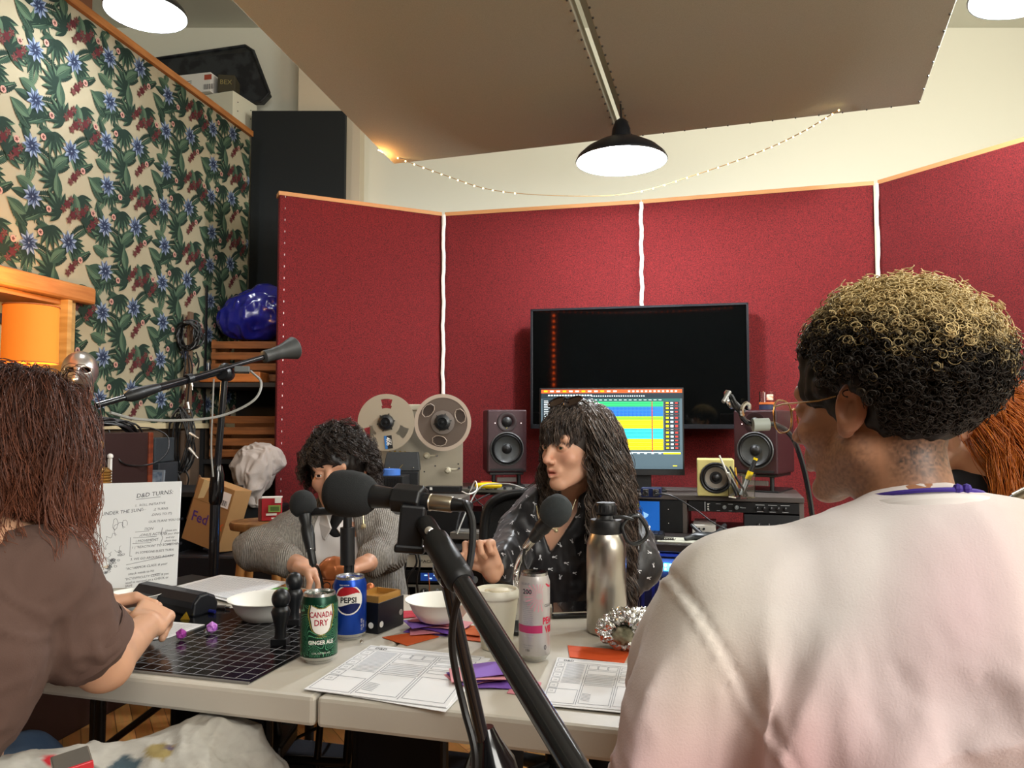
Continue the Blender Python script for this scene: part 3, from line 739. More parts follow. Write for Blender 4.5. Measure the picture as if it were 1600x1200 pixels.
# candle glass on top of the right speaker
c = P(1199, 637, 3.53); z0 = P(1181, 641, 3.46).z+.002; g = thing('candle_glass', (c.x, c.y, z0), 'glass tumbler with orange label standing on the right studio speaker', 'glass')
T = TR((c.x, c.y, z0))
MB(T).lathe([(.034, 0), (.036, .085), (.034, .085), (.0325, .004), (0, .004)], 24).build('tumbler', M('clear_glass', '#ffffff', .03, trans=1), g, smooth=True)
MB(T).lathe([(.0365, .026), (.0368, .036)], 24, caps=False).build('orange_band', M('orange_label', '#c9692f', .6), g, smooth=True)
MB(T).lathe([(.0362, .002), (.0365, .024)], 24, caps=False).build('navy_band', M('navy_label', '#1d2440', .6), g, smooth=True)
mb = MB(T); mb.box((0, -.0372, .058), (.03, .001, .026)); mb.build('picture_label', M('peach_label', '#d98e6a', .6, vary=(60, '#f1e3d6')), g)

# small cream speaker
c = P(1119, 778, 3.28); z0 = ZR; T = TR((c.x, c.y, 0), -.22); r = thing('cream_speaker', (c.x, c.y, z0), 'small cream coloured cube speaker with a single black cone', 'speaker')
MB(T).box((0, .07, z0+.078), (.152, .14, .156)).build('cabinet', M('cream_paint', '#cfc47f', .5), r, bevel=.004)
MB(T @ TR((0, -.001, z0+.078)) @ Matrix.Rotation(math.pi/2, 4, 'X')).lathe([(.066, 0), (.066, .004), (.061, .007), (.056, .003), (.050, .007), (.045, .002), (.017, -.001), (.016, .004), (.01, .009), (0, .011)], 36, 0, None, [0, 0, 0, 0, 0, 1, 0, 0, 0]).build('cone', [m_rub, M('paper_cone', '#6f675c', .5)], r, smooth=True)
# blue connector box
c = P(1017, 776, 3.22); T = TR((c.x, c.y, ZR), DA); r = thing('blue_connector_box', (c.x, c.y, ZR), 'small dark blue box with two metal jack sockets on the desk shelf', 'connector box')
MB(T).box((0, .03, .02), (.083, .06, .038)).build('body', M('navy_enamel', '#14204a', .35), r, bevel=.003)
for x in (-.021, .021):
    MB(T).box((x, -.001, .02), (.024, .004, .028)).build('socket_plate', m_chrome, r, bevel=.001)
    MB(T).cyl((x, -.003, .02), (x, -.014, .02), .007, seg=12).build('jack', m_blk, r, smooth=True)
pts = spline([dk(.10, -.0, ZR+.02)+Vector((0, 0, .07)), P(1003, 772, 3.2), P(985, 776, 3.25), P(966, 758, 3.3), P(955, 742, 3.45)], 8)[8:]
MB().tube(pts, .003, 6).build('cable', m_rub, r, smooth=True)
pts = spline([P(1024, 772, 3.19), P(1050, 775, 3.14), P(1085, 795, 3.1), P(1120, 820, 3.06), P(1160, 836, 3.0), P(1200, 852, 2.98)], 8)
MB().tube(pts, .003, 6).build('cable', m_rub, r, smooth=True)
# jar of pens
c = P(1159, 780, 3.2); T = TR((c.x, c.y, ZR)); r = thing('pen_jar', (c.x, c.y, ZR), 'square glass jar on the desk shelf holding pens and a marker', 'jar')
MB(T @ rotz(.4+math.pi/4)).lathe([(.052, .001), (.056, .1), (.053, .1), (.049, .006), (0.0, .006)], 4).build('glass', M('clear_glass', '#ffffff', .03, trans=1), r)
J = [((-.02, 0, .01), (-.085, .02, .175), .005, '#dcdad2', 'white pen'), ((-.01, .01, .01), (-.02, .015, .125), .0035, '#d9a92c', 'pencil'), ((.02, -.01, .01), (-.05, -.01, .13), .005, '#22242a', 'black pen'),
     ((.0, -.015, .01), (.035, -.01, .10), .0045, '#c9c7c0', 'silver pen'), ((.0, .015, .01), (-.055, .0, .105), .007, '#d8d8d0', 'cap')]
for i, (p, q, rr, col, nm) in enumerate(J):
    p, q = T @ Vector(p), T @ Vector(q)
    o = MB().cyl(p, q, rr, rr*.8, 10).build('pen', M('pen_%d' % i, col, .4), None, smooth=True)
    tag(o, ['white plastic pen tilting left out of the glass jar', 'thin yellow pencil in the glass jar', 'black pen leaning left inside the glass jar', 'silver pen leaning right inside the glass jar', 'short pale tapering pen low inside the glass jar'][i], 'pen', 'pens in the jar')
mk = thing('marker', tuple(T @ Vector((.0, 0, .012))), 'yellow and black marker leaning right out of the glass jar', 'marker')
p = T @ Vector((0, 0, .012)); dd = (T @ Vector((.058, -.01, .165))-p).normalized()
MB().cyl(p, p+dd*.09, .010, seg=14).build('barrel', M('marker_grey', '#c9ccc6', .4), mk, smooth=True)
MB().cyl(p+dd*.07, p+dd*.105, .0125, seg=14).build('yellow_grip', M('marker_yellow', '#e3c514', .4), mk, smooth=True)
MB().cyl(p+dd*.105, p+dd*.155, .011, .0085, 14).build('cap', m_blk, mk, smooth=True)
MB().cyl(p+dd*.155, p+dd*.165, .009, seg=14).build('cap_end', M('marker_yellow', '#e3c514', .4), mk, smooth=True)
# rack units in the desk shelf
def rack(x, w_, z0, h_, name, label, mat_, fn, grp=None, y=-.003, T=DK):
    q = T @ Vector((x, y, z0)); r = thing(name, tuple(q), label, 'rack unit', grp)
    MB(T).box((x, y+.12, z0+h_/2), (w_, .24, h_-.002)).build('chassis', mat_, r, bevel=.001)
    fn(r, T @ TR((x, y-.0008, z0+h_/2), 0, math.pi/2)); return r
kn = M('knob_dark', '#232427', .35); kp = M('knob_pointer', '#d4d6d8', .4); m_lcd = M('lcd_blue', '#1f6fd0', .3, emit=('#1b66c4', .7))
def knob(T, x, y, rr, parent, mat_=None, h_=.012):
    MB(T).lathe([(rr, 0), (rr*.9, h_), (0, h_)], 14, 0, Matrix.Translation((x, y, 0))).rect(x-rr*.1, y, x+rr*.1, y+rr*.85, h_+.0005, 1).build('knob', [mat_ or kn, kp], parent)
def f_blue(r, T):
    MB(T).box((0, 0, .001), (.125, .126, .004)).build('blue_display', M('display_blue', '#1d59a6', .3, emit=('#1a55a6', .55)), r)
    mb = MB(T).poly([(-.008, .018, .0035), (.016, .006, .0035), (.010, -.004, .0035), (-.004, -.012, .0035)], 0)
    mb.text('unison', .014, 0, -.042, .0035, 1); mb.build('display_icon', [M('pale_blue', '#8fc2f0', .5, emit=('#8fc2f0', .5)), M('mid_blue', '#4f8fd8', .5, emit=('#4f8fd8', .4))], r)
    for i, cc in enumerate(('#d8d23a', '#48c04a', '#c4602a')): MB(T).ball((-.03, .05-i*.011, .004), .0045, 8).build('indicator_light', M('ind_%d' % i, cc, .4, emit=(cc, 1)), r)
    for y in (-.045, -.015, .02, .05):
        knob(T, -.1, y, .008, r, None, .01); 
    for y in (-.03, .03): MB(T).ball((.1, y, 0), .004, 8).build('screw', m_chrome, r)
rack(.035, .32, ZD, ZR-.024-ZD, 'blue_display_unit', 'rack unit with a square bright blue display in the desk shelf', m_blk, f_blue)
def f_1u(r, T):
    mb = MB(T); mb.box((-.155, 0, .002), (.003, .04, .003), 0)
    for x, w_ in ((-.14, .006), (-.10, .01), (-.05, .01), (.07, .018), (.12, .018), (.17, .018)):
        mb.rect(x-w_, .012, x+w_, .014, .0015, 0); mb.rect(x-w_*.7, -.016, x+w_*.7, -.0145, .0015, 0)
    mb.text('Warm', .009, .0, -.003, .0015, 0); mb.build('front_print', M('silk_print', '#c9ccd0', .6), r)
    for x in (-.075, -.025): knob(T, x, .0, .009, r, M('knob_grey', '#7f8486', .4))
    for k in range(5): knob(T, .06+k*.028, .0, .007, r)
    for y in (-.01, 0, .01): MB(T).box((-.142, y, .002), (.007, .005, .003)).build('button', m_wht, r)
rack(.445, .45, ZR-.070, .045, 'channel_strip', 'slim black rack unit with many small knobs right of the blue display', m_blk, f_1u)
def f_none(r, T):
    for k in range(4): knob(T, -.05+k*.04, 0, .008, r)
rack(.56, .22, ZD+.005, .085, 'black_rack_module', 'black rack module below the slim knob unit, partly behind the sweatshirt', M('module_black', '#202225', .5), f_none)
def f_di(r, T):
    for x in (-.02, .0): MB(T).cyl((x, .004, 0), (x, .004, .006), .005, seg=12).build('socket', m_blk, r)
rack(.285, .095, ZD+.002, .04, 'white_di_box', 'small white box with two black sockets inside the desk shelf', m_wht, f_di, y=-.03)
# keyboard, pad, coiled cord, phone dock
kb = thing('computer_keyboard', tuple(dk(-.05, -.16, ZD)), 'black computer keyboard with curly cord lying on the desk', 'keyboard'); T = DK @ TR((-.02, -.17, ZD), .05)
MB(T).box((0, 0, .009), (.30, .12, .016)).build('body', m_blk, kb, bevel=.003)
mb = MB(T)
for i in range(16):
    for j in range(5): mb.box((-.138+i*.0183, -.044+j*.022, .019), (.015, .018, .005))
mb.build('keys', M('key_black', '#26272b', .45), kb)['kind'] = 'stuff'
pts = [P(990, 846, 3.05)+Vector((.0045*math.cos(k*.8)+k*.00085, 0, .004+.0045*math.sin(k*.8)+.006)) for k in range(190)]
MB().tube(pts, .0016, 5).build('curly_cord', m_rub, kb)
mbp = MB(DK @ TR((.26, -.22, ZD), .0)).box((0, 0, .002), (.30, .13, .003))
tag(mbp.build('mouse_mat', M('pale_mat', '#bcbcae', .7)), 'pale rectangular mat on the desk under the black mouse', 'mat')
ops = [('+', ell(dk(.30, -.2, ZD+.018), (.05, .03, .018)), 0), ('+', cap(dk(.26, -.2, ZD+.02), dk(.22, -.24, ZD+.012), .012, .008), .02), ('+', cap(dk(.34, -.17, ZD+.025), dk(.37, -.1, ZD+.05), .012, .01), .02), ('+', cap(dk(.28, -.16, ZD+.02), dk(.24, -.12, ZD+.05), .01, .008), .02)]
v, q = isomesh(field(ops), .003); o = np_mesh('game_controller', [(v, q, 0)], M('soft_black', '#26282b', .4)); tag(o, 'dark grey angular controller lying on the pale mat on the desk', 'controller')

# ---- open reel tape machine
T = TR((P(650, 690, 3.72).x, 3.72, 0), .03); X0 = P(650, 690, 3.72).x
tm = thing('tape_machine', (X0, 3.8, ZR), 'beige open reel tape machine standing at the left end of the desk', 'tape machine')
m_be = M('beige_panel', '#8f8674', .45, bump=(120, .1, .001)); m_bel = M('beige_light', '#b0a892', .45)
zt = P(650, 641, 3.72).z; wq = .45
MB(T).box((0, .03, (ZR+zt)/2), (wq, .03, zt-ZR)).box((0, .12, (ZR+zt)/2), (wq*.92, .16, zt-ZR-.03)).build('panel', m_be, tm, bevel=.003)
MB(T).box((.0, .03, zt+.014), (.20, .035, .03)).build('head_cover', m_bel, tm, bevel=.004)
Z = Matrix.Rotation(math.pi/2, 4, 'X')
def reel(cx, cz, rot, full, label):
    Y0 = 3.64; c = P(cx, cz, Y0); R_ = .1345*(1.0); r = thing('tape_reel', (c.x, Y0, c.z), label, 'tape reel', 'tape reels'); TT = TR(tuple(c)) @ Z
    N = 96; rings = [.032, .052, .070, .088, .105, .118, .126, R_]
    def flange(nm, mats, z0, rr, test, th=.0018, mfn=None):
        mb = MB(TT)
        for j in range(len(rr)-1):
            for i in range(N):
                a0, a1 = 2*math.pi*i/N, 2*math.pi*(i+1)/N; am = (a0+a1)/2
                if test(am, (rr[j]+rr[j+1])/2): continue
                q = [(rr[j]*math.cos(a0), rr[j]*math.sin(a0), z0), (rr[j+1]*math.cos(a0), rr[j+1]*math.sin(a0), z0), (rr[j+1]*math.cos(a1), rr[j+1]*math.sin(a1), z0), (rr[j]*math.cos(a1), rr[j]*math.sin(a1), z0)]
                mb.poly(q, mfn((rr[j]+rr[j+1])/2) if mfn else 0)
        o = mb.build(nm, mats, r, smooth=False); sd_ = o.modifiers.new('s', 'SOLIDIFY'); sd_.thickness = th; return o
    def win(a, rad):
        if rad < .065 or rad > .112: return False
        for k in range(3):
            d_ = (a-(rot+k*2*math.pi/3)+math.pi) % (2*math.pi)-math.pi
            if abs(d_) < (.22+.12*(.112-rad)/.05 if full == 0 else .36-.9*abs(rad-.088)/.1): return True
        return False
    rr = [.032]+[.05+.0155*k/1 for k in range(0)]+list(np.linspace(.045, .126, 12))+[R_]
    if full == 0:
        flange('front_flange', M('reel_aluminium', '#a79c89', .42, .25), .012, rr, win); flange('rear_flange', M('reel_aluminium', '#a79c89', .42, .25), -.006, rr, win)
    else:
        m_cf = M('smoky_flange', '#8c7f74', .25, .2)
        MB(TT).lathe([(.05, 0), (.118, 0), (.118, .006), (.05, .006)], 64).build('tape_pack', M('brown_tape', '#3d332d', .35, coat=.3), r, smooth=True)
        flange('outer_rim', M('reel_rim', '#b3a393', .35, .2), .010, [.117, R_], lambda a, b: False)
        flange('inner_flange', M('smoky_film', '#5e534b', .25), .009, rr[:-1], win, .0012)
        for k in range(3):
            aa = rot+k*2*math.pi/3; pp = [TT @ Vector((rad*math.cos(aa+s_*w2), rad*math.sin(aa+s_*w2), .012)) for rad, s_, w2 in
                 [(.066, -1, .12), (.072, -1, .30), (.088, -1, .40), (.105, -1, .30), (.112, -1, .1), (.112, 1, .1), (.105, 1, .30), (.088, 1, .40), (.072, 1, .30), (.066, 1, .12)]]
            MB().tube(pp, .0016, 5, closed=True).build('window_rim', M('reel_rim', '#b3a393', .35, .2), r)
        MB(TT).lathe([(.056, .012), (.056, .015), (.036, .016), (.036, .012)], 48).build('hub_ring', M('hub_aluminium', '#9b9189', .3, .7), r, smooth=True)
    MB(TT).lathe([(.038, .005), (.038, .02), (.034, .03), (.022, .034), (.020, .026), (.008, .026), (.007, .036), (0, .037)], 32).build('hub', M('hub_black', '#17191b', .3), r, smooth=True, angle=30)
    for k in range(6):
        a = k*math.pi/3+.2; MB(TT).box((.041*math.cos(a), .041*math.sin(a), .016), (.005, .005, .006)).build('hub_tooth', m_rub, r)
    return r, TT
r1, TT = reel(604, 660, math.pi/2, 0, 'beige reel with three cut-outs and a numbered sticker, left on tape machine')
mb = MB(TT @ TR((.012, -.093, .0145), -1.45)); mb.rect(-.031, -.018, .031, .018, 0, 0); mb.rect(-.031, -.018, .031, -.006, .0003, 1)
mb.text('406', .026, -.004, -.009, .0006, 2, bold=.02); mb.text('AMPEX', .009, 0, .009, .0006, 2); mb.build('sticker', [m_dark, M('sticker_blue', '#2f6aa8', .5), m_wht], r1)
reel(692, 660, .35, 1, 'reel wound with dark brown tape, right on the tape machine')
for (x, z, l_, a) in ((667, 712, .05, 0), (700, 735, .055, .2)):
    c = P(x, z, 3.68); TT = TR(tuple(c)) @ Z
    q = thing('lever', tuple(c), 'x', 'x'); bpy.data.objects.remove(q)
    MB(TT).lathe([(.016, 0), (.016, .012), (.010, .018), (.009, .03), (0, .031)], 20).build('tension_roller', m_bel, tm, smooth=True)
    MB(TT).box((l_/2*math.cos(a), l_/2*math.sin(a), .01), (l_, .008, .006)).build('tension_arm', m_bel, tm, bevel=.002)
    MB(TT).cyl((l_*math.cos(a), l_*math.sin(a), 0), (l_*math.cos(a), l_*math.sin(a), .026), .005, seg=10).build('guide_pin', m_chrome, tm, smooth=True)
c = P(590, 720, 3.68); MB(TR(tuple(c)) @ Z).lathe([(.02, 0), (.018, .02), (.012, .03), (0, .032)], 20).build('idler_roller', m_steel, tm, smooth=True)
for k in range(7): c = P(609+k*4, 706+(k % 2)*1.5, 3.66); MB().ball(c, .004+.001*(k % 3), 6).build('brass_part', M('brass', '#b39540', .3, .9), tm)
for (x, z) in ((581, 722), (716, 725), (680, 728), (663, 737)): MB(TR(tuple(P(x, z, 3.702))) @ Z).cyl((0, 0, -.002), (0, 0, .001), .004, seg=8).build('bolt', m_dark, tm)
# black meter unit, boxes and tape roll
c = P(627, 741, 3.55); T = TR((c.x, c.y, ZR), .05)
r = thing('meter_unit', (c.x, c.y, ZR), 'black tilted meter box in front of the tape machine', 'meter unit')
MB(T).box((0, .02, .045), (.16, .10, .088)).build('base', m_blk, r, bevel=.003)
MB(T).add([(-.085, 0, .09), (.085, 0, .09), (.075, .02, .175), (-.07, .02, .175), (-.085, .08, .09), (.085, .08, .09), (.075, .08, .175), (-.07, .08, .175)],
          [(0, 1, 2, 3), (5, 4, 7, 6), (1, 5, 6, 2), (4, 0, 3, 7), (3, 2, 6, 7), (0, 4, 5, 1)]).build('meter_housing', M('meter_black', '#1d2022', .5), r, bevel=.003)
for x in (-.055, .055): MB(T).ball((x, .0, .105), .004, 8).build('indicator_light', m_chrome, r)
MB(T).line(-.01, .0, .006, .02, .0015, 0, 0, TR((0, .002, .1), 0, math.pi/2-.2)).build('needle', M('brass', '#b39540', .3, .9), r)
c = P(603, 744, 3.36); zb0 = ZD; ztp = c.z; T = TR((c.x, c.y, 0), DA*.3)
r = thing('black_grille_box', (c.x, c.y, ZD), 'tall black box with a ribbed front carrying the blue tape roll', 'box')
ub = MB(T).box((.0, .07, (zb0+ztp)/2), (.15, .14, ztp-zb0)); ub.build('body', M('box_black', '#141619', .5), r, bevel=.003)
mb = MB(T)
for k in range(20): mb.box((-.066+k*.007, -.002, (zb0+ztp)/2+.02), (.003, .004, ztp-zb0-.06))
mb.build('ribbed_grille', m_dark, r)['kind'] = 'stuff'
T = TR((c.x+.005, c.y+.055, ztp+.0015))
tag(MB(T).lathe([(.030, 0), (.050, 0), (.050, .026), (.030, .026)], 40).lathe([(.030, .026), (.030, 0)], 40, caps=False).build('tape_roll', M('painters_blue', '#3f6fc0', .6), smooth=True), 'roll of blue painter tape lying on the ribbed black box', 'tape roll')
# compact silver computer on its black box
c = P(684, 778, 3.28); T = TR((c.x, c.y, 0), DA*.6)
tag(MB(T).box((0, .1, ZD+.06), (.18, .18, .12)).build('black_amplifier', m_blk, bevel=.004), 'plain black box under the silver computer on the desk', 'box')
r = thing('silver_computer', (c.x, c.y+.1, ZD+.12), 'flat silver compact computer with rounded corners on a black box', 'computer')
pts = []
for sx, sy, a0 in ((1, 1, 0), (-1, 1, 90), (-1, -1, 180), (1, -1, 270)):
    for k in range(7): a = (a0+k*15)*D2R; pts.append((sx*.073+.028*math.cos(a), .1+sy*.073+.028*math.sin(a)))
MB(T).prism(pts, .033, 0, None, ZD+.124).build('body', M('satin_aluminium', '#a9a7a0', .35, .8), r, bevel=.002)
MB(T).lathe([(.085, ZD+.1205), (.085, ZD+.124)], 32, 0, TR((0, .1, 0))).build('foot', m_dark, r)
MB(T).ball((0, .1, ZD+.157), .012, 10, 0, None, (2, 1, .06)).build('top_mark', m_edge, r)
pts = spline([T @ Vector((.09, .18, ZD+.145)), P(742, 752, 3.4), P(745, 765, 3.35), P(733, 772, 3.3), P(722, 768, 3.35)], 8)
MB().tube(pts, .003, 6).build('white_cable', m_wht, r, smooth=True)
T = TR((P(690, 752, 3.45).x, 3.5, ZR), DA*.5)
tag(MB(T).box((0, .02, .012), (.16, .07, .022)).box((-.05, -.016, .014), (.012, .002, .012), 1).build('slim_black_device', [m_blk, m_wht], bevel=.002), 'slim black device with a white socket below the tape machine', 'device')
# silver interface on the desk
c = P(730, 838, 3.15); T = TR((c.x, c.y, ZD), DA)
r = thing('silver_interface', (c.x, c.y, ZD), 'flat silver audio interface on the dark desk behind the gripping hand', 'audio interface')
MB(T).box((0, .06, .015), (.15, .12, .028)).build('body', M('satin_aluminium', '#a9a7a0', .35, .8), r, bevel=.002)
MB(T).box((0, .04, .0305), (.10, .05, .002)).build('top_inset', M('inset_grey', '#6f6e6a', .4), r)
MB(T).cyl((.06, -.001, .015), (.06, -.006, .015), .006, seg=12).build('knob', m_blk, r)
# mixer and yellow gadget on the shelf left of the chair
c = P(778, 778, 3.42); T = TR((c.x, c.y, 0), DA)
r = thing('patch_mixer', (c.x, c.y+.05, ZR), 'low grey patch mixer with cables on the desk shelf left of the chair', 'mixer')
MB(T).box((-.02, .08, ZR+.008), (.30, .14, .014)).build('body', M('mixer_grey', '#55554f', .5), r, bevel=.002)
for i in range(6): knob(TR((c.x-.13+i*.04, c.y+.06-i*.011, ZR+.015)), 0, 0, .007, r)
c2 = P(763, 762, 3.42); yg = thing('yellow_gadget', (c2.x, c2.y, ZR+.016), 'bright yellow handheld gadget lying on the patch mixer', 'gadget')
v, q = isomesh(field([('+', ell((c2.x, c2.y+.02, ZR+.033), (.058, .022, .014)), 0), ('+', cap((c2.x-.05, c2.y+.02, ZR+.032), (c2.x+.05, c2.y+.02, ZR+.032), .009), .01)]), .0025)
np_mesh('body', [(v, q, 0)], M('gadget_yellow', '#e8c713', .4), yg)
MB().box((c2.x-.01, c2.y+.02, ZR+.048), (.05, .008, .006)).build('orange_strip', M('gadget_orange', '#c9602a', .5), yg)
m_cab_g = M('grey_cable', '#8b8a84', .5)
for i, (pp, mt, nm) in enumerate((([P(820, 764, 3.38), P(800, 757, 3.38), P(778, 756, 3.4), P(752, 760, 3.36), P(735, 785, 3.3), P(722, 815, 3.2), P(714, 835, 3.15)], m_cab_g, 'pale grey cable arching from the mixer down to the desk'),
                    ([P(765, 772, 3.36), P(745, 782, 3.3), P(722, 796, 3.28), P(712, 830, 3.2)], m_rub, 'black cable falling behind the silver interface, left of the chair'),
                    ([P(735, 768, 3.36), P(748, 785, 3.3), P(768, 800, 3.25), P(780, 812, 3.2)], m_rub, 'black cable crossing in front of the grey power block'))):
    tag(MB().tube(spline(pp, 10), .0032, 6).build('cable', mt, smooth=True), nm, 'cable', 'loose cables behind the chair')
T = TR((P(765, 815, 3.24).x, 3.3, ZD), DA); r = thing('power_block', tuple(T.translation), 'grey power block with a black switch on the desk left of the chair', 'power block')
MB(T).box((0, .02, .06), (.07, .05, .12)).build('body', M('block_grey', '#8b897f', .5), r, bevel=.003); MB(T).box((0, -.007, .075), (.022, .006, .03)).build('switch', m_blk, r)
for x, z in ((-.02, .1), (.02, .1), (.022, .03)): MB(T).ball((x, -.006, z), .004, 8).build('screw', m_chrome, r)
T3 = DK @ TR((-.9, -.0, 0))
def f_ser(r, T):
    for k in range(8): knob(T, -.14+k*.04, 0, .006, r)
rack(-.96, .62, ZD+.01, .055, 'patch_bay', 'black patch bay rack unit in the desk shelf behind the cardigan shoulder', m_blk, f_ser)
# rack tower in front of the desk's left part
RK = TR((P(664, 900, 3.02).x, 3.02, 0), DA*.3)
rt = thing('rack_cabinet', tuple(RK.translation), 'open black rack cabinet under the desk behind the grey cardigan', 'rack cabinet')
for x in (-.135, .135): MB(RK).box((x, .12, .34), (.014, .28, .68)).build('side_rail', m_blk, rt)
MB(RK).box((0, .12, .678), (.284, .28, .012)).build('top', m_blk, rt); MB(RK).box((0, .12, .02), (.284, .28, .02)).build('bottom', m_blk, rt)
def f_pac(r, T):
    MB(T).text('PACIFIC', .016, .02, -.006, .001, 0, sx=1.3).build('lettering', m_dark, r); knob(T, -.09, 0, .009, r, M('red_knob', '#8f2a26', .4))
rack(0, .25, .615, .05, 'cream_rack_unit', 'cream rack unit with dark capital lettering, topmost in the open rack', M('cream_steel', '#b9b3a4', .4), f_pac, 'rack units under the desk', -.01, RK)
def f_lcd(r, T):
    MB(T).box((.03, 0, .001), (.09, .03, .002)).build('display', M('lcd_navy', '#182a52', .3, emit=('#1a3a80', .6)), r)
    mb = MB(T); [mb.rect(-.0+k*.018, .004-(k % 2)*.012, .012+k*.018, .009-(k % 2)*.012, .0025) for k in range(4)]; mb.build('display_text', M('lcd_text', '#9fc8ff', .5, emit=('#9fc8ff', 1)), r)
    knob(T, -.09, 0, .01, r)
rack(0, .25, .555, .05, 'display_rack_unit', 'black rack unit with a small glowing blue display in the open rack', m_blk, f_lcd, 'rack units under the desk', -.01, RK)
def f_gr(r, T):
    MB(T).box((-.07, 0, .001), (.07, .045, .003)).build('screen', m_gloss, r); knob(T, .0, 0, .019, r, None, .016)
    for x in (.05, .075, .1):
        for y in (-.011, .011): knob(T, x, y, .007, r, M('knob_grey', '#7f8486', .4))
rack(0, .25, .487, .062, 'grey_rack_unit', 'grey rack unit with a black screen and large round knob', M('rack_silver', '#8d8a80', .4, .3), f_gr, 'rack units under the desk', -.01, RK)
def f_mx(r, T):
    for k in range(5): knob(T, -.1+k*.045, .02, .011, r, M('knob_silver', '#a6a8a8', .3, .6))
    for k in range(5): knob(T, -.1+k*.045, -.03, .009, r)
rack(0, .25, .33, .145, 'blue_grey_mixer', 'blue grey mixer with silver knobs at the bottom of the open rack', M('mixer_blue', '#3b4a58', .5), f_mx, 'rack units under the desk', -.03, RK)
for i, (x0, x1) in enumerate(((628, 632), (650, 655), (645, 640))):
    pp = [P(x0, 850, 2.96), P(x0+6, 880, 2.95), P(x1-4, 905, 2.95), P(x1, 935, 2.97)]
    tag(MB().tube(spline(pp, 8), .0045, 6).build('rack_cable', m_rub, smooth=True), ['black cable hanging over the open rack nearest the cardigan', 'black cable hanging over the middle of the open rack', 'black cable crossing the grey rack unit screen'][i], 'cable', 'cables over the rack')
tag(MB().tube(spline([P(669, 895, 2.96), P(671, 915, 2.95), P(670, 936, 2.97)], 6), .002, 5).build('orange_cable', M('orange_cable', '#a85a2c', .5)), 'thin orange cable hanging in front of the open rack', 'cable')

# ---- synthesizers at the right
ST = thing('keyboard_stand', (2.25, 2.95, 0), 'black stand holding the two synthesizers behind the red haired person', 'keyboard stand')
sy = TR((2.25, 2.95, 0), -.75)
zk = P(1575, 655, 2.72).z
for x in (-.4, .4): MB(sy).cyl((x, -.2, 0), (x, .2, zk-.03), .016).cyl((x, .2, 0), (x, -.2, zk-.03), .016).build('leg_cross', m_blk, ST)
MB(sy).box((0, 0, zk-.02), (.9, .34, .02)).build('tray', m_blk, ST)
def synth(T, z0, w_, d_, h_, label, keys=True, blue=False):
    r = thing('synthesizer', tuple(T @ Vector((0, 0, z0))), label, 'synthesizer', 'synthesizers')
    MB(T).box((0, 0, z0+h_*.3), (w_, d_, h_*.6)).build('case', m_blk, r, bevel=.004)
    MB(T).box((0, d_*.22, z0+h_*.8), (w_, d_*.56, h_*.4)).build('control_panel', M('panel_charcoal', '#2b2e33', .45), r, bevel=.004)
    if blue: MB(T).box((0, -.005, z0+h_+.002), (w_-.02, .045, .006)).build('blue_strip', M('strip_blue', '#4f9fc4', .4), r)
    if keys:
        mb = MB(T); n = int(w_/.0235)
        for k in range(n): mb.box((-w_/2+.012+k*.0235, -d_*.29, z0+h_*.66), (.0222, d_*.38, h_*.16), 0)
        for k in range(n-1):
            if k % 7 in (0, 1, 3, 4, 5): mb.box((-w_/2+.0235+k*.0235, -d_*.22, z0+h_*.8), (.012, d_*.26, h_*.2), 1)
        mb.build('keys', [M('key_ivory', '#e4e4df', .3), m_gloss], r)['kind'] = 'stuff'
    for k in range(16):
        x = -w_/2+.04+k*(w_-.08)/15
        for y in (.3, .12): knob(T @ TR((0, 0, z0+h_)), x, d_*y, .008, r, m_wht if k % 3 == 0 else None, .014)
    return r
synth(sy, zk, .86, .32, .07, 'synthesizer with white piano keys and a light blue strip, lower of two')
r = bpy.data.objects['synthesizer']; MB(sy).box((0, .02, zk+.078), (.84, .05, .012)).build('blue_strip', M('strip_blue', '#4f9fc4', .4), r)
for x in (-.38, .38): MB(sy).box((x, .17, zk+.09), (.03, .03, .2)).build('upper_post', m_blk, ST)
sy2 = sy @ TR((0, .10, zk+.13), 0, .35); synth(sy2, 0, .80, .22, .05, 'small tilted synthesizer covered in knobs above the white keys', keys=False)
# ================================================================ LEFT SIDE OF THE ROOM
# low wooden cabinet below the window
def onz(x, y, z): return Vector((x, y, z))
CT = 1.135
r = thing('wooden_cabinet', (-1.80, 2.95, 0), 'dark wooden cabinet with red brown edge under the window, partly behind the auburn hair', 'cabinet')
T = TR((-1.80, 2.95, 0), -.165)
MB(T).box((0, 0, CT/2), (.26, .92, CT)).build('body', M('dark_brown_wood', '#2a1714', .5), r, bevel=.004)
MB(T).box((.12, .47, CT/2), (.035, .03, CT)).build('corner_post', M('red_brown_wood', '#7a3418', .45, vary=(8, '#5a2410', (1, 1, 8))), r, bevel=.004)
MB(T).box((.02, .462, .99), (.11, .004, .10)).build('note_card', M('note_cream', '#9b8a64', .8), r)
MB(T).box((.14, .2, .93), (.012, .012, .2)).ball((.14, .2, 1.04), .012, 10).build('handle', m_wht, r)
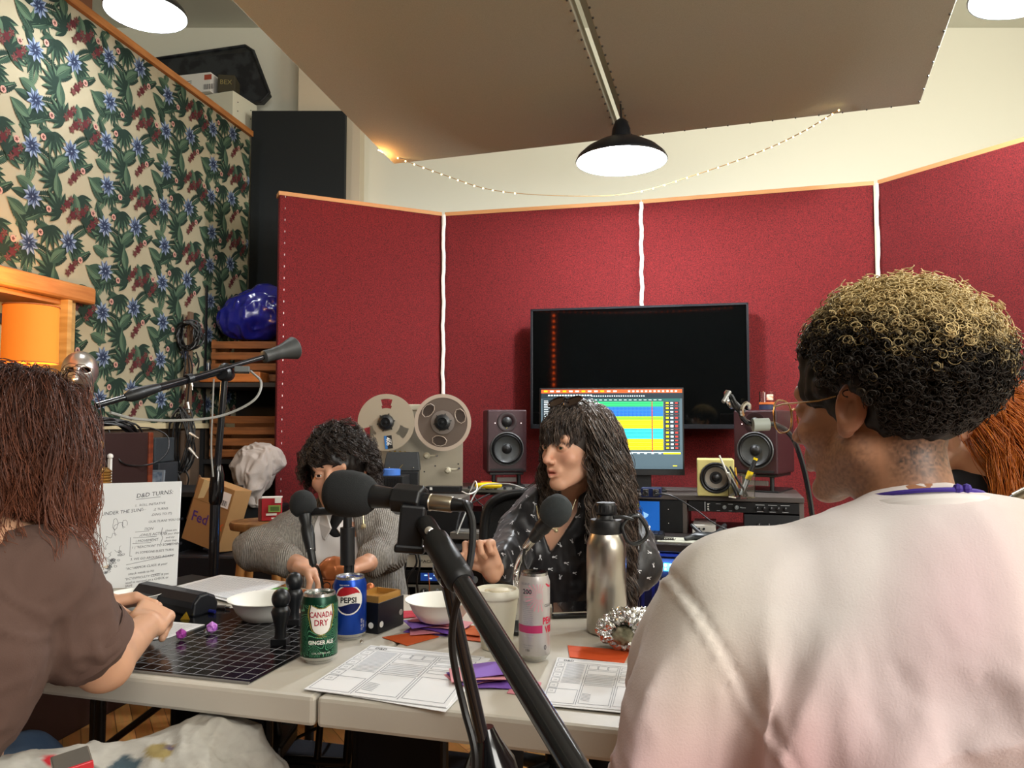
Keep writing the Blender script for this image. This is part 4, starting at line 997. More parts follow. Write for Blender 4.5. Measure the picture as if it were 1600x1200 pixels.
# table lamp with orange shade
c = P(48, 523, 2.78); lp = thing('table_lamp', (c.x, c.y, CT), 'table lamp with a glowing orange drum shade in front of the window', 'lamp')
T = TR((c.x, c.y, 0)); zt = P(48, 479, 2.78).z; zb = P(48, 567, 2.78).z; R_ = 39/1200*2.78
mo = M('orange_shade', '#e08a2e', .8, bump=(400, .3, .001)); nt = mo.node_tree; b = nt.nodes['Principled BSDF']; b.inputs['Transmission Weight'].default_value = 0
b.inputs['Emission Color'].default_value = (*lin('#ec6a14'), 1); b.inputs['Emission Strength'].default_value = .5
MB(T).lathe([(R_*1.0, zb), (R_*.98, zt)], 40, caps=False).lathe([(R_*.965, zt), (R_*.985, zb)], 40, caps=False).build('lamp_shade', mo, lp, smooth=True)
for z in (zb, zt): MB(T).tube([(R_*.99*math.cos(a*math.pi/18), R_*.99*math.sin(a*math.pi/18), z) for a in range(36)], .0025, 5, closed=True).build('shade_rim', M('shade_rim', '#d0733a', .7), lp)
MB(T).lathe([(.05, CT), (.05, CT+.012), (.02, CT+.02), (.012, CT+.05), (.022, CT+.10), (.028, CT+.15), (.012, CT+.2), (.008, zb+.04)], 24).build('base', M('amber_glass', '#c98a3a', .15, coat=.5), lp, smooth=True)
MB(T).ball((0, 0, (zb+zt)/2), .028, 14).build('bulb', M('warm_bulb', '#ffd9a0', .5, emit=('#ffb050', 14)), lp, smooth=True)
l = bpy.data.lights.new('lamp_glow', 'POINT'); l.energy = 9; l.color = (1, .55, .2); l.shadow_soft_size = .05
lo = bpy.data.objects.new('lamp_glow', l); COL.objects.link(lo); lo.location = (c.x, c.y, zt+.05)
l = bpy.data.lights.new('lamp_glow_down', 'POINT'); l.energy = 2.5; l.color = (1, .6, .25); l.shadow_soft_size = .05
lo = bpy.data.objects.new('lamp_glow_down', l); COL.objects.link(lo); lo.location = (c.x+.02, c.y, zb-.05)
# silver half mask on a dark stand
c = P(124, 583, 3.02); mk = thing('silver_mask', (c.x, c.y, CT), 'silver half face mask on a dark head stand beside the lamp', 'mask')
fs = .0; hx, hy, hz = c.x, c.y, c.z
Rm = Matrix.Rotation(.35, 4, 'Z')
def mp_(x, y, z): v_ = Rm @ Vector((x, y, z)); return (hx+v_.x, hy+v_.y, hz+v_.z)
ops = [('+', ell(mp_(0, .015, .01), (.066, .07, .078), Rm), 0), ('+', cap(mp_(0, -.055, .01), mp_(0, -.078, -.03), .008, .013), .02),
       ('-', ell(mp_(0, .03, .0), (.062, .062, .074), Rm), .0),
       ('-', ell(mp_(-.028, -.06, .010), (.019, .06, .011), Rm), .002), ('-', ell(mp_(.028, -.06, .010), (.019, .06, .011), Rm), .002),
       ('-', rbox(mp_(0, .07, 0), (.1, .05, .12), .005, Rm), .004), ('-', ell(mp_(0, -.05, -.085), (.03, .06, .045), Rm), .004), ('-', rbox(mp_(0, 0, -.11), (.1, .1, .045), .01, Rm), .006)]
v, q = isomesh(field(ops), .0028); np_mesh('mask', [(v, q, 0)], M('silver_mask_metal', '#cfccc8', .28, .9), mk)
v, q = isomesh(field([('+', ell(mp_(0, .03, .0), (.046, .03, .060), Rm), 0), ('+', cap(mp_(0, .03, -.04), (hx, hy+.03, CT+.03), .03, .022), .03), ('+', rbox((hx, hy+.03, CT+.012), (.06, .05, .012), .004), .01)]), .005)
np_mesh('head_stand', [(v, q, 0)], M('dark_copper', '#2e1812', .35, .3), mk)
# black cables heaped at the end of the cabinet
pile = thing('cable_heap', (-1.72, 3.22, CT), 'heap of black cables lying over the end of the dark cabinet', 'cables')
for k in range(13):
    rr = random.Random(k); y0 = 3.05+rr.random()*.1; pp = [(-1.80+rr.random()*.08, y0, CT+.012+rr.random()*.03), (-1.74+rr.random()*.05, y0+.12, CT+.03+k*.003), (-1.68+rr.random()*.04, y0+.22, CT+.02+rr.random()*.02), (-1.66+rr.random()*.03, y0+.3+rr.random()*.06, CT-.03-rr.random()*.05)]
    MB().tube(spline(pp, 6), .0045, 6).build('cable_strand', m_rub, pile, smooth=True)
pp = [P(170, 672, 3.2), P(178, 700, 3.2), P(190, 722, 3.2), P(215, 728, 3.3), P(245, 722, 3.35), P(262, 705, 3.4), P(262, 682, 3.45), P(240, 670, 3.45), P(215, 668, 3.4)]
MB().tube(spline(pp, 8), .0035, 6).build('cable_loop', m_rub, pile, smooth=True)
# brass ornament
c = P(157, 745, 2.5); T = TR((c.x, c.y, 0)); zz = c.z
prof = [(.03, zz-.10), (.03, zz-.03)]
for k in range(6): prof += [(.034, zz-.028+k*.009), (.030, zz-.024+k*.009)]
prof += [(.02, zz+.03), (.006, zz+.032), (.004, zz+.09), (.010, zz+.10), (.008, zz+.115), (0, zz+.12)]
bs = thing('brass_ornament', (c.x, c.y, 0), 'ribbed brass ornament peeking out above the white map board', 'ornament')
MB(T).lathe(prof, 24).build('ribbed_top', M('old_brass', '#a8834a', .35, .8), bs, smooth=True); MB(T).lathe([(.09, 0), (.09, .01), (.012, .02), (.012, zz-.1), (.03, zz-.1)], 16).build('stand', m_blk, bs, smooth=True)
# stacked dark cases and small picture on a low black shelf
sh = thing('low_black_shelf', (-1.50, 3.55, 0), 'low black shelf under dark cases left of the cable coils', 'shelf'); T = TR((-1.52, 3.62, 0), -.1)
MB(T).box((0, 0, .86), (.36, .40, .02)).build('top', m_dark, sh)
for x in (-.17, .17): MB(T).box((x, 0, .425), (.02, .38, .85)).build('side', m_dark, sh)
MB(T).box((0, .18, .425), (.34, .01, .85)).build('back', M('dark_slate', '#22262a', .8), sh)
c = P(222, 704, 3.45); zA = .872
for i, (x0, x1, y0, y1, lb) in enumerate(((203, 246, 724, 750, 'wide dark slate case, lower of two stacked near the cable heap'), (209, 240, 684, 723, 'small dark grey case, upper of two stacked near the cable heap'))):
    a, b_ = P(x0, y1, 3.5), P(x1, y0, 3.5); h0 = zA if i == 0 else zB
    zB = b_.z
    tag(MB().box(((a.x+b_.x)/2, 3.62, (h0+b_.z)/2), (b_.x-a.x, .2, b_.z-h0-.002)).build('dark_case', M('slate_case_%d' % i, ['#24292e', '#2c3338'][i], .5), bevel=.005), lb, 'case', 'stacked dark cases')
a, b_ = P(203, 756, 3.42), P(253, 735, 3.42)
pf = thing('picture_frame', ((a.x+b_.x)/2, 3.42, .872), 'small grey framed picture standing in front of the stacked cases', 'picture')
T = TR(((a.x+b_.x)/2, 3.44, .872), 0, -.12); hh = b_.z-.872
MB(T).box((0, 0, hh/2), (b_.x-a.x, .012, hh)).build('frame', M('frame_grey', '#6f7780', .4), pf, bevel=.002)
mb = MB(T); mb.box((0, -.0065, hh/2), (b_.x-a.x-.02, .002, hh-.02), 0); mb.build('picture', M('picture_blue_grey', '#44566b', .3, vary=(18, '#a9b3bd')), pf)
# vertical batten and coiled cables on the wall
T = TR((-1.735, 4.12, 0), -.165)
bt = tag(MB(T).box((0, 0, 1.15), (.014, .035, 1.25)).box((.0, 0, .0), (.001, .001, .001)).build('wall_batten', M('batten_brown', '#5f4a38', .7)), 'brown wooden batten fixed upright to the floral wall, carrying the coiled cables', 'batten')
m_plug = M('plug_silver', '#d9d6cf', .3, .7)
def coil(px, py, w_, h_, Y, n, tails, label, seed):
    c = P(px, py, Y); rr = random.Random(seed); r = thing('cable_coil', tuple(c), label, 'coiled cable', 'coiled cables on the floral wall')
    for k in range(n):
        a0 = rr.random()*6; ww = w_*(.8+.3*rr.random()); h2 = h_*(.85+.2*rr.random()); dx = rr.uniform(-.012, .012); dz = rr.uniform(-.012, .012); dy = rr.uniform(-.03, .03)
        pts = [c+Vector((dx+ww*math.cos(t*math.pi/12)+.006*math.sin(3*t*math.pi/12+a0), dy+.01*math.sin(t+a0), dz+h2*math.sin(t*math.pi/12))) for t in range(24)]
        MB().tube(pts, .0042, 5, closed=True).build('cable_loop', m_rub, r, smooth=True)
    for (tx, ty, ln, pl) in tails:
        p = P(tx, ty, Y-.03); q = p-Vector((-.01, 0, ln)); MB().tube(spline([p, (p+q)/2+Vector((.012, 0, 0)), q], 6), .0042, 5).build('cable_tail', m_rub, r, smooth=True)
        if pl: MB().cyl(q, q-Vector((-.008, 0, .035)), .008, .007, 10).cyl(q-Vector((-.008, 0, .035)), q-Vector((-.01, 0, .055)), .003, seg=8).build('plug', m_plug, r, smooth=True)
    MB().cyl(c+Vector((0, .09, h_*.9)), c+Vector((0, -.05, h_*.9)), .006, seg=8).build('hook', m_chrome, r)
coil(294, 525, .055, .075, 4.08, 12, [(285, 545, .15, 1), (296, 555, .13, 1), (292, 540, .3, 1), (306, 550, .1, 0)], 'round coil of black cable with silver plugs hanging high on the floral wall', 3)
coil(284, 690, .045, .165, 4.02, 12, [(290, 735, .08, 0), (276, 735, .1, 0)], 'long bundle of black cable hanging lower on the floral wall', 5)
rr_ = bpy.data.objects['cable_coil.001']
for (x0, y0, x1, y1) in ((300, 679, 309, 683), (299, 702, 303, 711)):
    a, b_ = P(x0-4, y0-2, 3.93), P(x0+5, y1-1, 3.93); MB().cyl(a, b_, .009, .007, 10).cyl(b_, b_+(b_-a)*.6, .004, seg=8).build('plug', m_plug, rr_, smooth=True)
# shelf with slatted crates
SX = -1.50; SYy = 4.52
uf = thing('shelf_unit', (SX, SYy, 0), 'black shelf unit in the corner between floral wall and red panel', 'shelf unit')
for z, yy, dp in ((.96, SYy, .36), (1.385, SYy-.08, .52)): MB().box((SX, yy, z), (.50, dp, .025)).build('shelf_board', m_dark, uf)
for x in (SX-.25, SX+.25):
    for y in (SYy-.17, SYy+.17): MB().box((x, y, .98), (.022, .022, 1.96)).build('upright', m_dark, uf)
MB().box((SX, SYy+.18, .7), (.5, .01, 1.4)).build('back_board', m_dark, uf)
m_slat = M('orange_slat_wood', '#8a5327', .55, vary=(7, '#6d3f1c', (1, 9, 9)))
def crate(z0, ns, pitch, label):
    r = thing('slatted_crate', (SX, SYy, z0), label, 'crate', 'slatted crates in the corner shelf')
    for k in range(ns):
        MB().box((SX+.01, SYy-.165, z0+pitch*(k+.5)), (.44, .012, pitch*.66)).build('front_slat', m_slat, r, bevel=.002)
    for x in (-.2, .22): MB().box((SX+x, SYy-.15, z0+ns*pitch/2), (.02, .018, ns*pitch)).build('corner_block', m_slat, r)
    MB().box((SX+.01, SYy, z0+.008), (.44, .30, .012)).build('bottom', m_slat, r)
    MB().box((SX+.01, SYy+.15, z0+ns*pitch/2), (.44, .012, ns*pitch-.02)).build('back_slat', m_slat, r)
    for x in (-.205, .225): MB().box((SX+x, SYy, z0+ns*pitch/2), (.012, .30, ns*pitch-.02)).build('side_slat', m_slat, r)
crate(1.40, 4, .063, 'orange wooden slatted crate on the upper shelf under the blue bag')
crate(.975, 4, .063, 'orange wooden slatted crate on the lower shelf behind the crumpled cloth')
wb = thing('wooden_synth_box', tuple(P(355, 597, 4.12)), 'flat orange wooden box with small dark controls on top before the crate', 'box')
a, b_ = P(308, 597, 4.15), P(404, 580, 4.15)
MB().box(((a.x+b_.x)/2, 4.255, (1.3985+b_.z)/2), (b_.x-a.x, .16, b_.z-1.3985)).build('body', M('warm_pine', '#a8602a', .45, vary=(5, '#8b4b1c', (1, 9, 9))), wb, bevel=.006)
for k in range(6): MB().box((a.x+.13+k*.028, 4.2, b_.z+.006), (.018, .02, .012)).build('control', m_blk, wb)
o = MB().cyl((a.x+.04, 4.2, b_.z), (a.x+.04, 4.2, b_.z+.05), .004, seg=8).build('antenna', m_chrome, wb)
# blue shiny bag on the crate
zc0 = 1.40+.252
ops = [('+', ell((-1.52, 4.45, zc0+.13), (.20, .16, .14)), 0), ('+', ell((-1.44, 4.45, zc0+.20), (.14, .13, .12)), .06), ('+', cap((-1.44, 4.38, zc0+.28), (-1.34, 4.42, zc0+.30), .03, .02), .05),
       ('+', ell((-1.36, 4.45, zc0+.17), (.09, .12, .14)), .05), ('&', rbox((-1.5, 4.45, zc0+.25), (.5, .5, .25), .01), .01)]
f = field(ops); v, q = isomesh(f, .007, bb=((-1.8, 4.2, zc0-.02), (-1.2, 4.7, zc0+.4)))
N = vnormals(v, q); ds = np.abs(noise3(v*[9, 9, 5]+3, 1))*.035+np.abs(noise3(v*[22, 22, 14], 2))*.014; v = v-N*(ds-.012)[:, None]
v[:, 2] = np.maximum(v[:, 2], zc0+.002)
bg = np_mesh('blue_bag', [(v, q, 0)], M('blue_shiny_plastic', '#1a1c78', .22, coat=.3)); tag(bg, 'crumpled shiny dark blue plastic bag on top of the upper slatted crate', 'bag')
# crumpled grey cloth, black trunk
tk = tag(MB().box((-1.35, 4.12, .375), (.30, .26, .75)).build('black_crate', m_dark, bevel=.01), 'tall black crate under the crumpled grey cloth beside the red panel', 'crate')
ops = [('+', ell((-1.37, 4.08, .92), (.11, .11, .13)), 0), ('+', ell((-1.31, 4.08, .97), (.10, .10, .09)), .05), ('+', cap((-1.34, 3.99, .90), (-1.31, 3.96, .76), .07, .03), .05)]
v, q = isomesh(field(ops), .005); N = vnormals(v, q)
w1 = np.abs(noise3(v*[16, 16, 9], 4)); w2 = np.abs(noise3(v*[34, 34, 20]+noise3(v*9)[:, None]*2, 6)); v = v-N*(w1*.035+w2*.014-.015)[:, None]
tag(np_mesh('crumpled_cloth', [(v, q, 0)], M('dusty_grey_cloth', '#a49a93', .95, bump=(150, .3, .002))), 'crumpled light grey cloth bundle hanging beside the edge of the red panel', 'cloth')
# shipping carton (tilted) and what it stands on
tag(MB(TR((-1.20, 3.42, 0), -.1)).box((0, 0, .31), (.46, .36, .62)).build('black_storage_trunk', M('navy_black', '#0e1017', .6), bevel=.01), 'large black trunk on the floor under the tilted shipping carton', 'trunk')
c = P(325, 804, 3.3); ctn = thing('shipping_carton', tuple(c), 'tilted brown shipping carton with purple lettering and a torn open flap', 'box')
T = TR(tuple(c), .0, 0, 0) @ Matrix.Rotation(.27, 4, 'Y') @ rotz(-.35); m_kr = M('kraft_card', '#9a7448', .75, bump=(60, .1, .001))
w_, h_, d_ = .20, .27, .11
MB(T).box((0, d_/2, 0), (w_, d_, h_)).build('body', m_kr, ctn, bevel=.002)
FT = T @ TR((0, -.0006, 0), 0, math.pi/2)
mb = MB(FT); mb.text('Fed', .062, -.035, -.045, .0004, 0, bold=.012); mb.text('Ex', .062, .065, -.045, .0004, 1, bold=.012); mb.build('lettering', [M('print_purple', '#4a2c78', .6), M('print_orange', '#c8642c', .6)], ctn)
mb = MB(FT).rect(.02, .05, .09, .115, .0006, 0)
for k in range(14): mb.line(.032+k*.0035, .057, .032+k*.0035, .08, .001+.001*(k % 3), .0009, 1)
mb.build('shipping_label', [m_paper, m_ink], ctn)
MB(FT).poly([(-.07, .135, .0007), (-.03, .135, .0007), (-.045, .06, .0007), (-.075, .05, .0007)]).build('torn_tape', M('tape_yellowish', '#c9b98c', .4), ctn)
MB(FT).line(-.1, .045, .1, .045, .0015, .0008, 0).build('crease', M('crease_brown', '#6f4f2c', .8), ctn)
MB(T @ TR((-.10, .02, .03), -.7)).box((-.04, .0, .0), (.10, .004, .20)).build('open_flap', M('kraft_inside', '#6a4c34', .85), ctn)
# wooden stool with tea carton
zs = P(409, 813, 3.05).z; c = P(409, 818, 3.05); s_ = thing('wooden_stool', (c.x, c.y, 0), 'round wooden stool beside the cardigan person carrying a red and white carton', 'stool')
T = TR((c.x, c.y, 0)); m_st = M('stool_wood', '#8a6238', .45, vary=(6, '#6b4724', (8, 1, 1)))
MB(T).lathe([(.09, zs-.036), (.118, zs-.030), (.122, zs-.012), (.117, zs-.002), (0, zs)], 40).build('seat', m_st, s_, smooth=True)
for a in (-2.3, -.6, .8, 2.4):
    a_ = Vector((.07*math.cos(a), .07*math.sin(a), zs-.03)); b_ = Vector((.16*math.cos(a), .16*math.sin(a), 0)); MB(T).cyl(a_, b_, .018, .013).build('leg', M('stool_leg_wood', '#a5713c', .45), s_, smooth=True)
MB(T).tube([(.125*math.cos(a*.5236), .125*math.sin(a*.5236), .30) for a in range(12)], .008, 6, closed=True).build('foot_ring', m_st, s_)
c = P(424, 815, 3.02); T = TR((c.x, c.y, zs+.001), .25); tc_ = thing('tea_carton', (c.x, c.y, zs+.001), 'red and white carton with a green picture standing on the wooden stool', 'carton')
MB(T).box((0, .03, .045), (.075, .05, .088)).build('box', M('carton_red', '#b32530', .6), tc_, bevel=.001)
mb = MB(T @ TR((0, 0, 0), 0, math.pi/2)); mb.rect(-.012, .035, .034, .062, .0058, 1); mb.rect(.012, .07, .036, .0889, .0058, 0); mb.rect(-.004, .04, .028, .056, .0062, 2)
mb.rect(-.02, .022, .02, .030, .006, 0); mb.rect(.0, .008, .03, .014, .006, 0)
mb.build('printed_front', [m_wht, M('carton_green', '#7f9a4a', .6), M('carton_dkgreen', '#4f6a32', .6)], tc_)
MB(T).box((-.044, .03, .042), (.012, .05, .082)).build('side_panel', M('carton_brownside', '#5a2a20', .6), tc_)
MB(T).box((0, .03, .0895), (.077, .052, .004)).build('top_flap', m_wht, tc_)

# ---- far-left boom stand with rubber counterweight
bs = thing('boom_stand', (P(341, 700, 2.55).x, 2.55, 0), 'tall black microphone boom stand with flared rubber end, left of the red panel', 'microphone stand')
bx_ = P(341, 700, 2.55).x
top = P(352, 578, 2.55); mid_ = P(337, 760, 2.55); base = Vector((bx_-.01, 2.55, .03))
MB().cyl(base, Vector((mid_.x, 2.55, mid_.z-.02)), .0165, seg=18).build('lower_pole', M('pole_black', '#15161a', .22, coat=.5), bs, smooth=True)
MB().cyl(Vector((mid_.x, 2.55, mid_.z)), top, .0115, seg=18).build('upper_pole', M('pole_black', '#15161a', .22, coat=.5), bs, smooth=True)
MB(frame(Vector((mid_.x, 2.55, mid_.z-.06)), top)).lathe([(.016, 0), (.021, .01), (.024, .05), (.021, .10), (.014, .125), (.012, .13)], 20).build('height_clutch', m_gloss, bs, smooth=True)
MB(frame(top-Vector((0, 0, .012)), top-Vector((0, .1, .012)))).lathe([(.02, -.03), (.026, -.02), (.026, .02), (.02, .03)], 20).build('boom_clutch', m_blk, bs, smooth=True)
MB().ball(top, .024, 14).build('clutch_body', m_blk, bs, smooth=True)
A_, B_ = P(150, 634, 2.1), P(418, 556, 2.7)
dd = (B_-A_).normalized()
MB().cyl(A_, B_, .0085, seg=14).build('boom_arm', M('pole_black', '#15161a', .22, coat=.5), bs, smooth=True)
k1 = A_+(B_-A_)*.22; MB(frame(k1-dd*.06, k1+dd*.06)).lathe([(.010, 0), (.018, .02), (.019, .05), (.015, .10), (.0125, .12)], 18).build('grip_collar', m_blk, bs, smooth=True)
k2 = k1+dd*.05; MB().cyl(k2, top, .0125, seg=14).build('boom_sleeve', M('pole_black', '#15161a', .22, coat=.5), bs, smooth=True)
k3 = A_+(B_-A_)*.48; MB(frame(k3-dd*.01, k3+dd*.01)).lathe([(.015, 0), (.015, .02)], 14).build('sleeve_ring', m_blk, bs)
e1 = P(466, 542, 2.8); dd2 = (e1-B_).normalized(); L_ = (e1-B_).length
MB(frame(B_-dd2*.02, e1)).lathe([(.014, 0), (.022, .006), (.022, L_*.38), (.024, L_*.4), (.024, L_*.5), (.028, L_*.65), (.040, L_*.95), (.042, L_*1.0), (.040, L_*1.03), (.02, L_*1.05), (0, L_*1.05)], 28).build('rubber_counterweight', M('counter_rubber', '#3b3d3c', .5), bs, smooth=True)
MB(TR(tuple(P(378, 578, 2.56)), .3, -.4)).box((0, 0, 0), (.05, .02, .022)).build('locking_lever', M('lever_grey', '#5c605f', .4), bs, bevel=.004)
for a in (.4, 2.5, 4.6): MB().cyl(base+Vector((0, 0, .12)), base+Vector((.3*math.cos(a), .3*math.sin(a), -.018)), .010, seg=10).build('leg', m_blk, bs, smooth=True)
pts = spline([P(392, 580, 2.55), P(408, 598, 2.5), P(396, 626, 2.45), P(345, 650, 2.4), P(280, 657, 2.3), P(215, 655, 2.2), P(172, 645, 2.1)], 10)
tag(MB().tube(pts, .0042, 6).build('cable', m_cab_g, smooth=True), 'grey cable sagging from the tall boom stand towards the auburn hair', 'cable')
pts = spline([P(334, 592, 2.52), P(332, 640, 2.5), P(330, 700, 2.5), P(333, 745, 2.5)], 8)
tag(MB().tube(pts, .003, 6).build('cable', m_cab_g, smooth=True), 'thin cable running down beside the tall boom stand pole', 'cable')
# ================================================================ TABLE AND WHAT LIES ON IT
TA = math.atan2(-.272, .962); TB = TR((-.311, 1.237, 0), TA); TZ = .74
tb = thing('folding_table', (-.2, 1.6, 0), 'long pale folding table in the middle covered with game sheets and drinks', 'table')
m_tab = M('table_plastic', '#c9c3b6', .38, bump=(350, .12, .0006)); m_tabf = m_tab
for x in (-.611, .611):
    MB(TB).box((x, .36, TZ-.024), (1.217, .72, .048)).build('tabletop', m_tab, tb, bevel=.007)
m_tube = M('table_leg_steel', '#1a1b1e', .35, .3)
for x in (-1.0, -.42, .42, 1.0):
    if abs(x) < .5: continue
    for y in (.1, .62): MB(TB).cyl((x, y, 0), (x, y, TZ-.05), .014, seg=12).build('leg', m_tube, tb, smooth=True)
    MB(TB).cyl((x, .1, .25), (x, .62, .25), .012, seg=12).build('leg_brace', m_tube, tb, smooth=True)
    MB(TB).cyl((x, .36, .25), (x*.4, .36, TZ-.055), .008, seg=10).build('support_strut', m_tube, tb, smooth=True)
def quad(p00, p10, p11, p01):
    a, b, c, d = [Vector(p) for p in (p00, p10, p11, p01)]
    return lambda u, v, dz=0: a*(1-u)*(1-v)+b*u*(1-v)+c*u*v+d*(1-u)*v+Vector((0, 0, dz))
def slab(mb, q, th, m=0, z0=0, nu=1):
    vs = [q(u, v, z0+z) for z in (0, th) for u, v in ((0, 0), (1, 0), (1, 1), (0, 1))]
    return mb.add(vs, [(0, 3, 2, 1), (4, 5, 6, 7), (0, 1, 5, 4), (1, 2, 6, 5), (2, 3, 7, 6), (3, 0, 4, 7)], m)
def qline(mb, q, u0, v0, u1, v1, w_, z, m, asp=1.0):
    d = Vector(((u1-u0), (v1-v0)*asp)); n = Vector((-d.y, d.x)).normalized()*w_/2; nu, nv = n.x, n.y/asp
    mb.add([q(u0+nu, v0+nv, z), q(u0-nu, v0-nv, z), q(u1-nu, v1-nv, z), q(u1+nu, v1+nv, z)], [(0, 1, 2, 3)], m)
def qframe(mb, q, u0, v0, u1, v1, w_, z, m):
    for a in ((u0, v0, u1, v0), (u1, v0, u1, v1), (u1, v1, u0, v1), (u0, v1, u0, v0)): qline(mb, q, *a, w_, z, m)
# --- glossy battle mat
qm = lambda u, v, dz=0: TB @ Vector((-.135-.60*(1-u), .022+.44*v, TZ+.001+dz))
mat_ = thing('battle_mat', tuple(qm(.5, .5)), 'glossy black plastic game mat with a thin white square grid at table left', 'game mat')
slab(MB(), qm, .0016).build('sheet', M('mat_black', '#0c0c0e', .16, spec=.6), mat_)
mb = MB(); n = 10
for i in range(n+1):
    u = .985-i*.046; qline(mb, qm, u, .03, u, .97, .0022, .0019, 0)
for j in range(16): v = .03+j*.94/15; qline(mb, qm, .985-n*.046, v, .985, v, .0022, .0019, 0, .73)
mb.build('grid_lines', M('grid_white', '#a9abb0', .4), mat_)['kind'] = 'stuff'
mb = MB(); pts = [qm(u, 0, .001) for u in np.linspace(.0, 1, 20)]; mb.tube(pts, .0025, 6).build('curled_edge', M('film_edge', '#7d7a76', .15, spec=.8), mat_, smooth=True)
# --- map board
bl, br = P(106, 922, 2.02), P(275, 922, 2.05); tl, tr_ = P(108, 757, 2.06), P(283, 752, 2.09)
for p in (bl, br): p.z = TZ+.002
tl = bl+(tl-bl)*1; q = quad(bl, br, tr_, tl)
nb = (br-bl).cross(tl-bl).normalized()      # towards the camera
if nb.y > 0: nb = -nb
qo = lambda u, v, dz=0: q(u, v)+nb*dz
bd = thing('map_board', tuple((bl+br)/2), 'white foam board standing on table with a drawn map and turn rules', 'board')
vs = [qo(u, v, z) for z in (-.006, 0) for u, v in ((0, 0), (1, 0), (1, 1), (0, 1))]
MB().add(vs, [(0, 3, 2, 1), (4, 5, 6, 7), (0, 1, 5, 4), (1, 2, 6, 5), (2, 3, 7, 6), (3, 0, 4, 7)]).build('board', M('foam_board', '#e6e8ea', .7), bd)
BW, BH = (br-bl).length, (tl-bl).length
def wr(mb, t, u, v, size, rot=.05, m=0, bold=0):      # hand written line, left aligned, board units
    mb.text(t, size, 0, 0, 0, m, None, lambda a, b: qo(u+(a+b*.12)/BW, v+(b+a*rot)/BH, .0005), 'l', bold=bold)
mb = MB()
wr(mb, 'D&D TURNS:', .60, .85, .0155, .10)
for t, u, v, s_ in (("1.  ROLL INITIATIVE", .59, .765, .0085), ("(WE TAKE TURNS", .64, .715, .0085), ("ACCORDING TO IT)", .64, .665, .0085), ("2.  TAKE YOUR TURN! YOU GET:", .575, .595, .0085),
    ("1 | ACTION", .585, .53, .0095), ("1 | BONUS ACTION", .585, .475, .0095), ("1 | MOVEMENT", .58, .42, .0095), ('1 | "REACTION" TO SOMETHING', .575, .365, .0085), ("IN SOMEONE ELSE'S TURN", .61, .315, .008), ("3. WE GO AROUND AGAIN!", .565, .255, .0085),
    ('"AC"/ARMOR CLASS: # your', .525, .165, .0085), ("attack needs to hit", .55, .118, .0085), ('"DC"/DIFFICULTY CLASS: # you', .52, .07, .008), ("need to succeed on a CHECK or", .525, .035, .008), ("SAVE", .525, .005, .008),
    ("(these are", .875, .52, .007), ("on your sheet", .865, .488, .007), ("and say", .885, .455, .007), ("which they", .87, .422, .007), ("are)", .90, .392, .007)):
    wr(mb, t, u, v, s_, .07 if v > .2 else .12)
wr(mb, '"KINGDOM UNDER THE SUN"', .04, .665, .0125, .09)
def bline(pts, w_=.0009, m=0):
    for (a, b, c, d) in pts:
        dv = Vector(((c-a)*BW, (d-b)*BH)); n = Vector((-dv.y, dv.x)).normalized()*w_/2
        mb.add([qo(a+n.x/BW, b+n.y/BH, .0006), qo(a-n.x/BW, b-n.y/BH, .0006), qo(c-n.x/BW, d-n.y/BH, .0006), qo(c+n.x/BW, d+n.y/BH, .0006)], [(0, 1, 2, 3)], m)
bline([(.60, .835, .82, .855), (.56, .56, .56, .295), (.56, .56, .585, .56), (.56, .295, .58, .295), (.53, .215, .97, .30), (.585, .522, .73, .53), (.585, .467, .80, .477), (.58, .412, .75, .42), (.85, .56, .84, .50), (.84, .50, .855, .46), (.855, .46, .835, .40), (.76, .115, .85, .13)])
def blob(cx, cy, rx, ry, n, seed, fill, amp=.3):
    rr = random.Random(seed); pts = []
    for k in range(n):
        a = 2*math.pi*k/n; f_ = 1+rr.uniform(-amp, amp); pts.append((cx+rx*f_*math.cos(a), cy+ry*f_*math.sin(a)))
    mb.add([qo(cx, cy, .0004)]+[qo(x, y, .0004) for x, y in pts], [(0, 1+k, 1+(k+1) % n) for k in range(n)], fill)
    bline([(*pts[k], *pts[(k+1) % n]) for k in range(n)], .0008)
blob(0.410, .42, .075, .085, 26, 1, 1); blob(0.460, .55, .055, .06, 22, 2, 1); blob(0.420, .60, .022, .05, 14, 5, 1, .2); blob(0.505, .60, .022, .045, 14, 6, 1, .2); blob(0.205, .40, .10, .055, 26, 3, 4); blob(0.305, .33, .07, .06, 24, 4, 2); blob(0.325, .24, .055, .055, 20, 7, 3); blob(0.235, .30, .05, .07, 20, 12, 1)
for k in range(26):
    rr = random.Random(40+k); t = rr.random(); blob(.33+.17*t+rr.uniform(-.03, .03), .17+.15*t+rr.uniform(-.035, .035), .014, .008, 9, 60+k, 1 if k % 3 else 5, .4)
mb.build('map_and_writing', [m_ink, M('map_grey', '#b9bfc0', .8), M('map_blue', '#aebccb', .8), M('map_tan', '#d6c6b2', .8), M('map_pale', '#cdd6da', .8), m_paper], bd)
